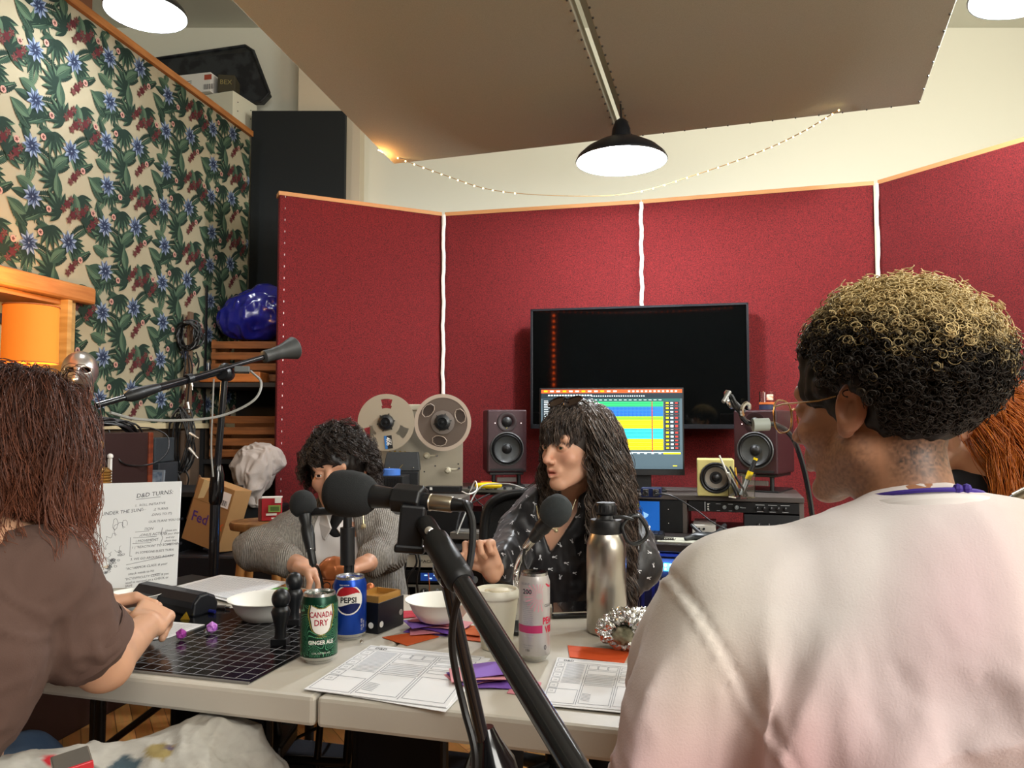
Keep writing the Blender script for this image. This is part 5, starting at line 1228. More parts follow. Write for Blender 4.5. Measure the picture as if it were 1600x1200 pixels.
# --- papers
def charsheet(name, q, label, lines, th=.0012, extra=()):
    r = thing(name, tuple(q(.5, .5)), label, 'paper sheets')
    slab(MB(), q, th).build('sheet', m_paper, r)
    for i, (du, dv, rot) in enumerate(extra):
        c = q(.5, .5); sl_ = slab(MB(), lambda u, v, dz=0: q(u*.98+du+rot*(v-.5), v*.98+dv-rot*(u-.5), dz), .0007, 0, -.0009*(i+1)+.0004); sl_.build('under_sheet', m_paper, r)
    mb = MB(); lines(mb, q, th+.0003); mb.build('printed_form', [m_grey_ink, M('form_shade', '#dcdee2', .8), m_ink], r)
    return r
def form(mb, q, z):
    L_ = lambda *a: qline(mb, q, *a, .006, z, 0)
    Fm = lambda *a: qframe(mb, q, *a, .005, z, 0)
    mb.add([q(u, v, z-.0001) for u, v in ((.35, .45), (.62, .45), (.62, .62), (.35, .62))], [(0, 1, 2, 3)], 1)
    mb.add([q(u, v, z-.0001) for u, v in ((.12, .55), (.3, .55), (.3, .88), (.12, .88))], [(0, 1, 2, 3)], 1)
    Fm(.02, .90, .98, .97)
    mb.text('D&D', .05, 0, 0, 0, 2, None, lambda a, b: q(.13+a, .92+b, z), bold=.02)
    for k in range(6): Fm(.02, .78-k*.115, .10, .87-k*.115); mb.text('10', .035, 0, 0, 0, 0, None, lambda a, b, k=k: q(.06+a, .81-k*.115+b, z))
    for k in range(18): L_(.12, .86-k*.025, .31, .86-k*.025)
    L_(.33, .02, .33, .88); L_(.66, .02, .66, .88)
    for k in range(3): Fm(.35+k*.1, .78, .44+k*.1, .87)
    Fm(.35, .66, .64, .75); Fm(.35, .45, .64, .63)
    for k in range(4): L_(.35, .49+k*.035, .64, .49+k*.035)
    for k in range(4): Fm(.68, .80-k*.09, .97, .86-k*.09)
    Fm(.02, .03, .31, .30); Fm(.35, .05, .64, .42); Fm(.68, .05, .97, .45)
    for k in range(6): L_(.36, .12+k*.025, .45, .10+k*.025)
q = quad(G(475, 1081), G(697, 1110), G(757, 1030), G(579, 1012))
charsheet('character_sheet', lambda u, v, dz=0: q(u, v, dz+.0035), 'character sheet with boxes overhanging the table edge beside the ginger ale can', form, extra=((.05, .03, .05), (.07, -.01, .08)))
q2 = quad(G(845, 1103), G(1010, 1118), G(1025, 1045), G(871, 1031))
charsheet('character_sheet', lambda u, v, dz=0: q2(u, v, dz+.0035), 'character sheet with printed form beside the pink sleeve of the sweatshirt', form, extra=((.01, -.03, .01),))
def dense(mb, q, z):
    for k in range(26): qline(mb, q, .06, .06+k*.034, .94-.2*((k*7) % 3)*.3, .06+k*.034, .006, z, 0)
    for k in range(9): qline(mb, q, .05+k*.11, .05, .05+k*.11, .93, .003, z, 0)
    mb.add([q(u, v, z+.0001) for u, v in ((.0, .25), (.0, .02), (.22, .02))], [(0, 1, 2)], 1)
q3 = quad(G(368, 944), G(447, 914), G(345, 903), G(276, 921))
charsheet('printed_pages', lambda u, v, dz=0: q3(u, v, dz+.006), 'stack of densely printed pages at the far left of the table before the cardigan', dense, .003, extra=((-.03, .02, .05), (.03, -.02, -.03)))
q = quad(G(240, 912), G(300, 925), G(350, 908), G(300, 900))
tag(slab(MB(), lambda u, v, dz=0: q(u, v, dz+.001), .004).build('black_tablet', m_blk, bevel=.001), 'thin black tablet under the densely printed pages', 'tablet')
q4 = quad(G(205, 1006), G(262, 1000), G(320, 979), G(250, 973))
charsheet('note_page', lambda u, v, dz=0: q4(u, v, dz+.0032), 'white printed page on the black mat under the hands', dense)
# --- coloured notes
def note(name, corners, z, col, label, group='coloured paper notes', fold=True, th=.0012):
    q = quad(*[G(*c) for c in corners]); r = MB(); slab(r, lambda u, v, dz=0: q(u, v, dz+z), th)
    if fold: r.add([q(.02, .5, z+th+.0002), q(.98, .52, z+th+.0002), q(.98, .56, z+th+.0006), q(.02, .55, z+th+.0006)], [(0, 1, 2, 3)], 0)
    return tag(r.build(name, M('note_'+col.strip('#'), col, .75), None), label, 'paper note', group)
note('orange_note', [(597, 997), (636, 1010), (686, 996), (650, 989)], .001, '#cf5a24', 'bright orange note lying flat in front of the black dotted box')
note('orange_note', [(720, 1000), (752, 1004), (765, 990), (722, 986)], .001, '#c9541f', 'orange note, lower of the two beside the white paper cup')
note('orange_note', [(718, 994), (750, 998), (760, 984), (722, 980)], .0045, '#d8692c', 'orange note, upper of the two beside the white paper cup')
note('orange_note', [(890, 1028), (975, 1038), (985, 1018), (887, 1010)], .001, '#d5521f', 'large orange note between the steel bottle and the right character sheet')
note('red_note', [(628, 967), (652, 965), (650, 955), (627, 956)], .001, '#b8263a', 'small red note beside the black dotted box')
note('red_note', [(668, 940), (694, 940), (690, 935), (672, 935)], .001, '#a31f35', 'dark red note at the far table edge behind the white bowl')
def heap(cx, cy, n, w_, label_root, seed, z0=.001):
    rr = random.Random(seed)
    cols = ['#7a52b0', '#d98b98', '#6a45a0', '#e09aa2', '#8d68c4', '#d67f8c']
    nm = {'#7a52b0': 'violet', '#d98b98': 'pink', '#6a45a0': 'dark violet', '#e09aa2': 'pale pink', '#8d68c4': 'lilac', '#d67f8c': 'rose pink'}
    pos = ['at the bottom', 'second from the bottom', 'third from the bottom', 'in the middle', 'second from the top', 'on the top'] if n == 6 else ['at the bottom', 'second from the bottom', 'third from the bottom', 'fourth from the bottom', 'fifth from the bottom']
    c = G(cx, cy)
    for i in range(n):
        a = rr.uniform(-.6, .6); x = c.x+rr.uniform(-w_, w_); y = c.y+rr.uniform(-.02, .02); T = TR((x, y, TZ+z0+i*.0032), a)
        hw, hd = .048, .035
        vs = [(-hw, -hd, 0), (hw, -hd, 0), (hw, hd, 0), (-hw, hd, 0), (0, -hd, .0022), (0, hd, .0022)]
        vs2 = [(x_, y_, z_+.0008) for x_, y_, z_ in vs]
        m_ = MB(T).add(vs+vs2, [(0, 3, 5, 4), (4, 5, 2, 1), (6, 10, 11, 9), (10, 7, 8, 11), (0, 4, 10, 6), (4, 1, 7, 10), (2, 5, 11, 8), (5, 3, 9, 11), (1, 2, 8, 7), (3, 0, 6, 9)])
        tag(m_.build('paper_note', M('note_'+cols[i].strip('#'), cols[i], .75)), nm[cols[i]]+' paper note '+pos[i]+' '+label_root, 'paper note', 'coloured paper notes')
heap(672, 984, 6, .035, 'of the heap under the white bowl', 3)
heap(778, 1062, 5, .035, 'of the heap beside the black boom', 9)
note('pink_note', [(792, 1084), (838, 1090), (846, 1068), (812, 1058)], .0005, '#d98b98', 'pink note sticking out right of the boom near the table edge')
note('pink_note', [(790, 964), (803, 968), (812, 955), (800, 950)], .001, '#dfa0a6', 'pale pink note between the paper cup and the slim can')
note('green_card', [(412, 935), (450, 930), (452, 921), (424, 922)], .004, '#4f9a34', 'bright green card behind the white bowl and black pawns', 'game cards')
# --- bowls
def bowl(cx, cy, R_, z, label, h_=.045):
    c = G(cx, cy, z)
    r = tag(MB(TR(tuple(c))).lathe([(R_*.55, 0), (R_*.60, .002), (R_*.78, h_*.45), (R_*.90, h_*.92), (R_*1.0, h_), (R_*1.0, h_+.0015), (R_*.89, h_*.95), (R_*.74, h_*.42), (R_*.55, .004), (0, .004)], 48).build('paper_bowl', M('bowl_white', '#f0eee6', .55), smooth=True, angle=60), label, 'bowl', 'white paper bowls')
    return r
bowl(415, 966, .082, TZ+.003, 'white paper bowl between the black pawns and the blue pen', .044)
bowl(688, 968, .074, TZ+.021, 'white paper bowl resting on the pink and violet notes', .042)
bowl(213, 950, .062, TZ+.003, 'white paper bowl behind the hands at the left', .034)
# --- drinks: label raster on a cylinder
def can_label(r, T, R_, z0, z1, fn, mats, name='label', n=220, dv=.0008, a0=-1.35, a1=1.35):
    """fn(u metres to the right of the front, v metres above z0) -> material index or None; the front is -Y of T"""
    mb = MB(T); nv = int((z1-z0)/dv); runs = []
    for j in range(nv):
        v = (j+.5)*dv; i = 0
        vals = [fn(R_*(a0+(a1-a0)*(k+.5)/n), v) for k in range(n)]
        while i < n:
            if vals[i] is None: i += 1; continue
            k = i
            while k < n and vals[k] == vals[i] and k-i < 9: k += 1
            b0, b1 = a0+(a1-a0)*i/n-math.pi/2, a0+(a1-a0)*k/n-math.pi/2; za, zb = z0+j*dv, z0+(j+1)*dv
            mb.add([(R_*math.cos(b0), R_*math.sin(b0), za), (R_*math.cos(b1), R_*math.sin(b1), za), (R_*math.cos(b1), R_*math.sin(b1), zb), (R_*math.cos(b0), R_*math.sin(b0), zb)], [(0, 1, 2, 3)], vals[i]); i = k
    return mb
def cyl_text(mb, t, size, u, v, R_, m, rot=0, bold=0, sx=1.0):
    def fn(a, b):
        th = a/R_-math.pi/2; return (R_*math.cos(th), R_*math.sin(th), b)
    mb.text(t, size, u, v, 0, m, None, fn, bold=bold, rot=rot, sx=sx)
def can(cx, cy, R_, H, colm, label, name, az):
    c = G(cx, cy); T = TR((c.x, c.y, TZ+.0015), az); r = thing(name, (c.x, c.y, TZ+.0015), label, 'can', 'drink cans')
    MB(T).lathe([(R_*.74, 0), (R_*.80, .004), (R_, .012), (R_, H-.016), (R_*.86, H-.004)], 56, 0).build('can_body', colm, r, smooth=True)
    m_al = M('can_aluminium', '#c9c9c6', .25, .9)
    MB(T).lathe([(R_*.73, -.001), (R_*.81, .0045), (R_*.98, .0095), (R_*1.003, .012), (R_*.9, .012)], 48, caps=False).build('bottom_rim', m_al, r, smooth=True)
    MB(T).lathe([(R_*.87, H-.005), (R_*.85, H), (R_*.81, H), (R_*.79, H-.005), (0, H-.005)], 48).build('top_rim', m_al, r, smooth=True)
    tabm = MB(T @ TR((0, 0, H-.0035), .5)); tabm.tube([(.008*math.cos(a)*1.0, -.004+.012*math.sin(a)*1.0, 0) for a in np.linspace(0, 2*math.pi, 17)[:-1]], .0014, 5, closed=True); tabm.box((0, .004, 0), (.009, .010, .0012))
    tabm.build('pull_tab', m_al, r)
    return r, T
mg = M('can_green', '#0a3626', .3, .5); r, T = can(498, 1032, .0333, .1225, mg, 'green ginger ale can with a white shield label, front of the table', 'green_soda_can', .36)
def shield(u, v):       # centred (0,.066)
    x, y = u/.0215, (v-.068)/.026
    top = .72+.12*math.cos(x*3.1)*-1+(.10 if abs(x) > .8 else 0)
    w_ = 1.0 if y > -.05 else math.sqrt(max(0, 1-((y+.05)/1.05)**2))**1.1
    w_ += .06*math.sin(y*5)
    if y > top or y < -1.1: return None
    return abs(x)/max(w_, .01) if w_ > .02 else None
def f_green(u, v):
    s_ = shield(u, v)
    if s_ is not None and s_ < .92: return 1
    if s_ is not None and s_ < 1.02: return 3
    if s_ is not None and s_ < 1.12: return 2
    if s_ is None:
        s2 = shield(u, v-.0018) ; s3 = shield(u, v+.0018)
        if (s2 is not None and s2 < 1.1) or (s3 is not None and s3 < 1.1): return 2
    x, y = u/.014, (v-.093)/.008
    if abs(x) < 1 and 0 < y < .55+.45*abs(math.cos(x*2.5*math.pi)): 
        return 2 if (y > .55+.45*abs(math.cos(x*2.5*math.pi))-.35 or y < .3) else None
    h = noise3(np.array([u*45+3, v*38+1, 0]), 5)*9+v*60
    if abs(h-round(h)) < .10 and (s_ is None or s_ > 1.15): return 0
    return None
gl_m = [M('can_line_green', '#5aa57c', .35, .2), M('can_white', '#dcd8d0', .35), M('can_gold', '#a89b4a', .35, .5), M('can_dkgreen', '#0a2a1e', .35)]
can_label(r, T, .03345, .014, .106, f_green, None).build('label_art', gl_m, r)
mb = MB(T); R2 = .0337
cyl_text(mb, 'CANADA', .0140, 0, .0835, R2, 0, bold=.02, sx=.72); cyl_text(mb, 'DRY', .0150, 0, .0690, R2, 0, bold=.02, sx=.85)
cyl_text(mb, 'SINCE 1904', .0035, 0, .0985, R2, 1); cyl_text(mb, 'GINGER ALE', .0098, 0, .036, R2, 2, bold=.03, sx=.86); cyl_text(mb, '12 FL OZ (355 mL)', .0042, 0, .019, R2, 2); cyl_text(mb, 'CAFFEINE FREE', .003, 0, .048, R2, 3)
mb.build('lettering', [M('label_crimson', '#9c1c34', .4), gl_m[3], gl_m[1], gl_m[2]], r)
mb_ = M('can_blue', '#123f9e', .28, .55); r, T = can(546, 996, .0333, .1225, mb_, 'blue cola can with a red, white and navy globe behind the green can', 'blue_soda_can', .22)
def f_pep(u, v):
    x, y = u+.0035, v-.066; d_ = math.hypot(x, y)
    if d_ > .0295: 
        return None
    if d_ > .0268: return 0
    if y > .010+.0030*math.sin(x*95): return 1
    if y < -.010+.0035*math.sin(x*95+.6): return 2
    return 0
can_label(r, T, .03345, .014, .106, f_pep, None).build('globe_emblem', [M('can_white', '#dcd8d0', .35), M('can_red', '#b3222c', .35, .3), M('can_navy', '#121d52', .35, .3)], r)
mb = MB(T); cyl_text(mb, 'PEPSI', .0150, -.0035, .0748, R2, 0, bold=.03, sx=1.0); mb.v = [(x, y, z) for x, y, z in mb.v]
cyl_text(mb, 'ZERO SUGAR', .0035, -.012, .118-.010, R2, 1); cyl_text(mb, '12 FL OZ', .006, .0275, .030, R2, 1, rot=math.pi/2); cyl_text(mb, '355 mL', .005, .033, .030, R2, 1, rot=math.pi/2)
mb.build('lettering', [m_dark, M('can_white', '#dcd8d0', .35)], r)
mc = M('can_silver', '#c4bfbd', .32, .35); r, T = can(835, 1030, .0288, .157, mc, 'slim white energy drink can with pink sunburst at the centre right', 'slim_energy_can', -.05)
def f_cel(u, v):
    if .038 < v < .052 and u < .016: return 0
    x, y = u+.002, v-.104
    if v > .06 and u < .017:
        a = math.atan2(y, x-.012); rr = math.hypot(x-.012, y)
        if .006 < rr < .028 and math.sin(a*22) > .15+rr*14: return 1
    if u > .018:
        d_ = math.hypot(u-.036, (v-.135)*.9)
        if .012 < d_ < .0155: return 2
        if v < .03 and v > .022 and .02 < u < .026 and False: return 3
    return None
can_label(r, T, .02895, .014, .14, f_cel, None).build('label_art', [M('cel_magenta', '#c0366a', .4), M('cel_pink', '#dfa4b0', .4), M('cel_red', '#c8304a', .4)], r)
mb = MB(T); R3 = .0292
cyl_text(mb, 'CELSIUS', .0055, -.018, .138, R3, 0); cyl_text(mb, '200', .0120, -.013, .122, R3, 1, bold=.02); cyl_text(mb, 'CELSIUS', .0070, .033, .098, R3, 1); cyl_text(mb, 'PEACH', .0165, .037, .068, R3, 2, bold=.04, sx=.8); cyl_text(mb, 'VIBE', .0165, .034, .052, R3, 2, bold=.04, sx=.8)
for k in range(15): cyl_text(mb, ['sparkling beverage', 'contains vitamins', 'serving per can', 'ingredients water'][k % 4], .0028, -.012, .106-k*.0034 if k < 13 else .03-(k-13)*.004, R3, 0)
cyl_text(mb, '100', .006, -.012, .020, R3, 1); cyl_text(mb, 'essential energy', .003, -.010, .046, R3, 3); cyl_text(mb, '0', .012, .022, .022, R3, 1)
mb.build('lettering', [m_grey_ink, m_ink, M('cel_red', '#c8304a', .4), M('can_white', '#dcd8d0', .35)], r)
MB(T).lathe([(.0235, .154), (.0235, .1575), (.021, .1575), (.0, .155)], 32).build('black_lid', m_gloss, r, smooth=True)
# paper cup with lid
c = G(776, 1012); r = thing('paper_cup', (c.x, c.y, TZ+.001), 'white paper cup with a domed lid in front of the gooseneck microphone', 'cup'); T = TR((c.x, c.y, TZ+.001))
MB(T).lathe([(.029, 0), (.030, .003), (.042, .100)], 48).build('cup', M('cup_white', '#dcd7c2', .6), r, smooth=True)
MB(T).lathe([(.0435, .096), (.0455, .099), (.0455, .103), (.043, .108), (.041, .112), (.0385, .112), (.037, .107), (0, .107)], 48).build('lid', M('lid_white', '#e0dccb', .35), r, smooth=True)
v, q = isomesh(field([('+', ell((c.x+.006, c.y-.004, TZ+.109), (.02, .014, .004)), 0), ('+', cap((c.x-.02, c.y, TZ+.108), (c.x+.02, c.y+.01, TZ+.108), .004), .006)]), .0018); np_mesh('lid_spout', [(v, q, 0)], M('milk_foam', '#d6cbb0', .5), r)
MB(T).line(0, .010, 0, .09, .0008, 0, 0, TR((0, -.0362, 0), 0, math.pi/2-.13)).build('seam', M('cup_seam', '#b9b39e', .7), r)
# steel bottle
c = G(948, 988); r = thing('steel_bottle', (c.x, c.y, TZ+.001), 'tall brushed steel water bottle with black lid and loop handle', 'bottle'); T = TR((c.x, c.y, TZ+.001)); Rb = .0412
MB(T).lathe([(Rb*.9, 0), (Rb, .004), (Rb, .155), (Rb*.985, .172), (Rb*.93, .187), (Rb*.80, .201), (Rb*.74, .206), (Rb*.74, .212)], 64).build('body', m_steel, r, smooth=True, angle=70)
MB(T).lathe([(Rb*.79, .203), (Rb*.82, .206), (Rb*.82, .228), (Rb*.78, .231), (Rb*.5, .232), (.019, .234), (.017, .240), (.020, .242), (.0215, .246), (.0215, .262), (.019, .266), (0, .266)], 48).build('lid', m_blk, r, smooth=True)
rb = MB(T)
for k in range(18): a = k*math.pi/9; rb.box((.0217*math.cos(a), .0217*math.sin(a), .254), (.0015, .0015, .014))
rb.build('grip_ribs', m_blk, r)['kind'] = 'stuff'
lp_ = spline([T @ Vector(p) for p in ((.030, -.02, .216), (.042, -.018, .190), (.060, -.01, .182), (.082, .0, .192), (.086, .004, .210), (.070, .0, .236), (.052, -.006, .238), (.036, -.016, .226), (.030, -.02, .216))], 8)[:-1]
MB().tube(lp_, .0042, 8, closed=True).build('carry_loop', M('loop_black', '#1b1d1f', .3, .2), r, smooth=True)
lp2 = spline([T @ Vector(p) for p in ((.012, -.024, .238), (.034, -.02, .238), (.054, -.008, .232))], 6); MB().tube(lp2, .004, 6).build('hinge_strap', m_blk, r, smooth=True)
# foil wrapped food
c = G(980, 1018); c += Vector((.0, .015, 0))
fw = thing('foil_wrap', (c.x, c.y, TZ+.001), 'crumpled silver foil wrapped around a half eaten burrito beside the steel bottle', 'food')
ops = [('+', ell((c.x, c.y, TZ+.034), (.058, .035, .030)), 0), ('+', ell((c.x+.02, c.y, TZ+.052), (.045, .03, .022)), .02), ('-', ell((c.x-.008, c.y-.035, TZ+.040), (.026, .028, .020)), .004)]
v, q = isomesh(field(ops), .0022); N = vnormals(v, q)
d1 = np.abs(noise3(v*90, 3)); d2 = np.abs(noise3(v*190, 4)); ed = noise3(v*45, 9); v2 = v+N*(.0075-.016*d1-.006*d2+.006*ed)[:, None]; v2[:, 2] = np.maximum(v2[:, 2], TZ+.0015)
np_mesh('foil', [(v2, q, 0)], M('aluminium_foil', '#cfcfce', .22, 1), fw, smooth=False)
v, q = isomesh(field([('+', ell((c.x-.008, c.y-.022, TZ+.032), (.022, .020, .017)), 0)]), .0022); N = vnormals(v, q); v = v+N*(noise3(v*150)*.003)[:, None]
np_mesh('burrito_filling', [(v, q, 0)], M('burrito', '#5d5a44', .7, vary=(60, '#97917a')), fw)
# black box with gold rim and dots
c = G(591, 992); a_ = math.radians(64); T = TR((c.x, c.y, TZ+.001), a_)     # x runs along the long right face, away from us
r = thing('dotted_box', (c.x, c.y, TZ+.001), 'black box with white dots and a gold tray rim beside the blue can', 'box')
MB(T).box((.046, .034, .031), (.092, .068, .062)).build('body', M('box_satin_black', '#14151a', .35), r, bevel=.001)
mb = MB(T); m_gold = 0
for (x, y, w_, d_) in ((.042, .004, .078, .004), (.042, .062, .078, .004), (.004, .033, .004, .062), (.080, .033, .004, .062)): mb.box((x, y, .068), (w_, d_, .014))
mb.box((.042, .033, .0635), (.076, .056, .002)); mb.build('gold_tray', M('gold_card', '#b98a45', .35, .4), r)
for (x, z) in ((.010, .018), (.080, .028)): MB(T).cyl((x, -.0004, z), (x, -.0012, z), .0062, seg=20).build('white_dot', m_wht, r)
MB(T).cyl((-.0004, .018, .016), (-.0012, .018, .016), .0062, seg=20).build('white_dot', m_wht, r)
# printed figures
def bust(cx, cy, s_, z, label, name, col, base=False, grp=None, big=False):
    c = G(cx, cy, z); T = TR((c.x, c.y, z)); r = thing(name, (c.x, c.y, z), label, 'figurine', grp); mt = M(*col)
    if base: MB(T).box((0, 0, .0045*s_), (.022*s_, .022*s_, .009*s_)).build('base', mt, r, bevel=.001)
    zb = .009*s_ if base else 0
    MB(T).lathe([(.0088*s_, zb), (.0080*s_, zb+.004*s_), (.0078*s_, zb+.012*s_), (.0115*s_, zb+.028*s_), (.0135*s_, zb+.036*s_), (.0115*s_, zb+.041*s_), (.0085*s_, zb+.044*s_)], 28).build('body', mt, r, smooth=True)
    hz = zb+(.054 if not big else .056)*s_
    MB(T).ball((0, 0, hz), .0130*s_, 24, 0, None, (1, 1, 1.12)).build('head', mt, r, smooth=True)
    return r, T, hz
m_figb = ('figure_black', '#15171a', .38); cu_ = ('copper_silk', '#b5693c', .32, .45)
bust(438, 1006, 1.38, TZ+.003, 'black pawn figure on a square foot, nearest on the grid mat', 'pawn_figure', m_figb, True, 'black pawns')
bust(459, 975, 1.42, TZ+.003, 'black pawn figure with two dots behind the nearest pawn', 'pawn_figure', m_figb, True, 'black pawns')
bust(474, 962, .85, TZ+.003, 'small copper pawn beside the rear black pawn', 'copper_figure', cu_, False, 'copper figures')
bust(497, 960, .75, TZ+.003, 'short copper pawn behind the green can top', 'copper_figure', cu_, False, 'copper figures')
bust(578, 950, .85, TZ+.003, 'small copper pawn behind the gold rimmed box', 'copper_figure', cu_, False, 'copper figures')
c = G(521, 952, TZ); T = TR((c.x, c.y, TZ+.001)); r = thing('copper_bust', (c.x, c.y, TZ+.001), 'large shiny copper bust with a bulbous ribbed hat and round glasses', 'figurine')
mcu = M(*cu_)
MB(T).lathe([(.026, 0), (.024, .01), (.020, .03), (.0265, .05), (.028, .062), (.026, .070)], 36).build('head', mcu, r, smooth=True)
ht = []; 
for i in range(13):
    t = i/12; ht.append((.0255+.011*math.sin(math.pi*min(1, t*1.25)*.9) if t < .75 else .036*math.sqrt(max(0, 1-((t-.35)/.65)**2)), .070+t*.052))
ht[-1] = (0, .122)
o = MB(T).lathe(ht, 72).build('ribbed_hat', mcu, r, smooth=False)
me = o.data
for v_ in me.vertices:
    x, y = v_.co.x, v_.co.y; a = math.atan2(y, x); k = 1-.05*abs(math.sin(a*5)); v_.co.x *= k; v_.co.y *= k
me.polygons.foreach_set('use_smooth', [True]*len(me.polygons))
for x in (-.010, .012): MB(T @ TR((x, -.0275, .058), 0, math.pi/2)).tube([(.0085*math.cos(a), .0085*math.sin(a), 0) for a in np.linspace(0, 2*math.pi, 17)[:-1]], .0012, 5, closed=True).build('glasses_ring', m_blk, r)
# dice
def die(cx, cy, rad, label, colm, z=TZ+.003, cone=False, sub=0):
    c = G(cx, cy, z); bm = bmesh.new()
    if cone: bmesh.ops.create_cone(bm, cap_ends=True, segments=3, radius1=rad, radius2=0, depth=rad*1.3)
    else: bmesh.ops.create_icosphere(bm, subdivisions=1, radius=rad)
    me = bpy.data.meshes.new('die'); bm.to_mesh(me); bm.free(); mn = min(v.co.z for v in me.vertices)
    for v_ in me.vertices: v_.co.z -= mn
    me.materials.append(colm); o = bpy.data.objects.new('die', me); COL.objects.link(o); o.location = c; return tag(o, label, 'die', 'dice')
m_pd = M('purple_die', '#8f3fae', .3, vary=(150, '#d59ae0', (1, 1, 1), .1))
die(331, 990, .0125, 'light purple many sided die in front of the blue pen on the mat', m_pd)
die(283, 1000, .0115, 'dark magenta die beside the white page on the mat', M('magenta_die', '#6f1f6e', .3, vary=(150, '#b04fa8', (1, 1, 1), .1)))
die(291, 967, .0125, 'gold four sided die behind the magenta die', M('gold_die', '#c9b23e', .25, .9), cone=True)
die(322, 990, .0055, 'tiny silver die beside the light purple die', m_chrome)
die(565, 1006, .0045, 'tiny silver die between the two soda cans', m_chrome, TZ+.001)
# spectacle case, pens
a, b_ = G(205, 944, TZ+.002), G(288, 962, TZ+.002); d = (b_-a); d.z = 0; L_ = d.length; T = Matrix.Translation(a) @ rotz(math.atan2(d.y, d.x))
r = thing('black_case', tuple((a+b_)/2), 'black leather roll case with a curved lid before the map board', 'case')
pr = [(0, 0), (.062, 0), (.066, .02), (.058, .036), (.038, .046), (.018, .044), (.004, .030)]
XZ = Matrix(((0, 0, 1, 0), (1, 0, 0, 0), (0, 1, 0, 0), (0, 0, 0, 1)))
MB(T @ XZ).prism(pr, L_+.03, 0).build('body', M('black_leather', '#15171c', .42, bump=(200, .15, .0008)), r, bevel=.004)
pr2 = [(.0, .018), (.003, .031), (.017, .046), (.038, .048), (.059, .038), (.068, .02), (.066, .02), (.056, .035), (.038, .045), (.018, .043), (.005, .030), (.002, .018)]
MB(T @ XZ).prism(pr2, L_+.022, 0, None, .002).build('lid', M('black_leather_lid', '#1c1f26', .38), r)
def pen_(p, q_, cols, label):
    a, b_ = G(*p, TZ+.0075), G(*q_, TZ+.0075); r = thing('pen', tuple((a+b_)/2), label, 'pen', 'pens on the mat'); d = b_-a
    for (t0, t1, rr, cm, nm) in cols: MB().cyl(a+d*t0, a+d*t1, rr, seg=10).build(nm, cm, r, smooth=True)
m_pb = M('pen_blue', '#1e2472', .35)
pen_((303, 951), (336, 956), [(0, .55, .005, m_pb, 'barrel'), (.55, .65, .0055, m_chrome, 'ring'), (.65, 1, .004, m_pb, 'tip')], 'blue ballpoint pen lying right of the black case')
pen_((322, 947), (360, 949), [(0, .3, .004, m_chrome, 'cap'), (.3, .8, .0045, m_edge, 'barrel'), (.8, 1, .003, m_chrome, 'tip')], 'dark metal pen lying under the printed pages')
# black tray / laptop near the far edge
q = quad(G(862, 968), G(925, 966), G(935, 946), G(862, 950)); r = thing('black_laptop', tuple(q(.5, .5)), 'closed black laptop with rounded edge between slim can and steel bottle', 'laptop')
slab(MB(), lambda u, v, dz=0: q(u, v, dz+.001), .012).build('case', m_gloss, r, bevel=.004)
MB().tube([q(.02, .02, .0135), q(.98, .02, .0135)], .0016, 6).build('bright_edge', m_chrome, r)
# pencil cup items behind the cola can: slim white vial with red cap
c = G(549, 960, TZ+.001); T = TR((c.x, c.y, TZ+.001)); r = thing('lip_balm', (c.x, c.y, TZ+.001), 'slim black and red tube with white foot standing behind the cola can', 'tube')
MB(T).lathe([(.009, 0), (.009, .085)], 20).build('white_foot', m_wht, r, smooth=True); MB(T).lathe([(.0055, .085), (.0055, .112)], 16).build('black_barrel', m_blk, r, smooth=True)
MB(T).lathe([(.005, .112), (.005, .124)], 16).build('red_band', M('lip_red', '#a3222c', .4), r, smooth=True); MB(T).lathe([(.0045, .124), (.0035, .140), (0, .142)], 16).build('clear_tip', m_chrome, r, smooth=True)

# ================================================================ MICROPHONES AND STANDS
m_foam = M('black_foam', '#1d1f20', .95, bump=(900, .5, .001)); m_mic = M('mic_black', '#191a1c', .4); m_pole = M('pole_black', '#15161a', .22, coat=.5)
def foam(T, prof, parent, mt=None, name='foam_windscreen'): return MB(T).lathe(prof, 40).build(name, mt or m_foam, parent, smooth=True, angle=180)
# large microphone across the middle
A_ = P(512, 768, .96); B_ = P(742, 792, .90); dd = (B_-A_).normalized(); T = frame(A_, B_)
r = thing('large_microphone', tuple((A_+B_)/2), 'large black microphone with a big foam windscreen pointing left at the centre', 'microphone')
foam(T, [(0, 0), (.012, .0008), (.020, .0035), (.0265, .0095), (.0285, .018), (.029, .030), (.0275, .044), (.0235, .055), (.018, .062), (.013, .064)], r)
MB(T).lathe([(.012, .05), (.0145, .062), (.0128, .085), (.0128, .128), (.012, .130)], 28).build('barrel', m_mic, r, smooth=True)
MB(T).lathe([(.0105, .128), (.0105, .140), (.0095, .141), (.0095, .166), (.0085, .168)], 24, 0, None, [1, 0, 0, 0]).build('xlr_plug', [M('nickel', '#a59a86', .3, .9), m_blk], r, smooth=True)
MB(T).lathe([(.0085, .166), (.0065, .185), (.0045, .192)], 20).build('cable_boot', m_rub, r, smooth=True)
K_ = T @ Vector((0, 0, .112))
cl = thing('mic_clip', tuple(K_), 'angular black clip gripping the large microphone at the end of the boom', 'microphone clip')
MB(frame(K_-dd*.019, K_+dd*.019)).lathe([(.0165, 0), (.0190, .002), (.0190, .036), (.0165, .038), (.0130, .038), (.0130, 0), (.0165, 0)], 8, caps=False).build('grip', m_blk, cl, bevel=.001)
D1 = P(650, 836, .90)
MB(TR(tuple((K_+D1)/2-Vector((0, 0, .004))), 0, 0, .08)).box((0, 0, -.006), (.030, .022, .050)).box((.0, 0, -.032), (.036, .026, .010)).build('neck_block', m_blk, cl, bevel=.003)
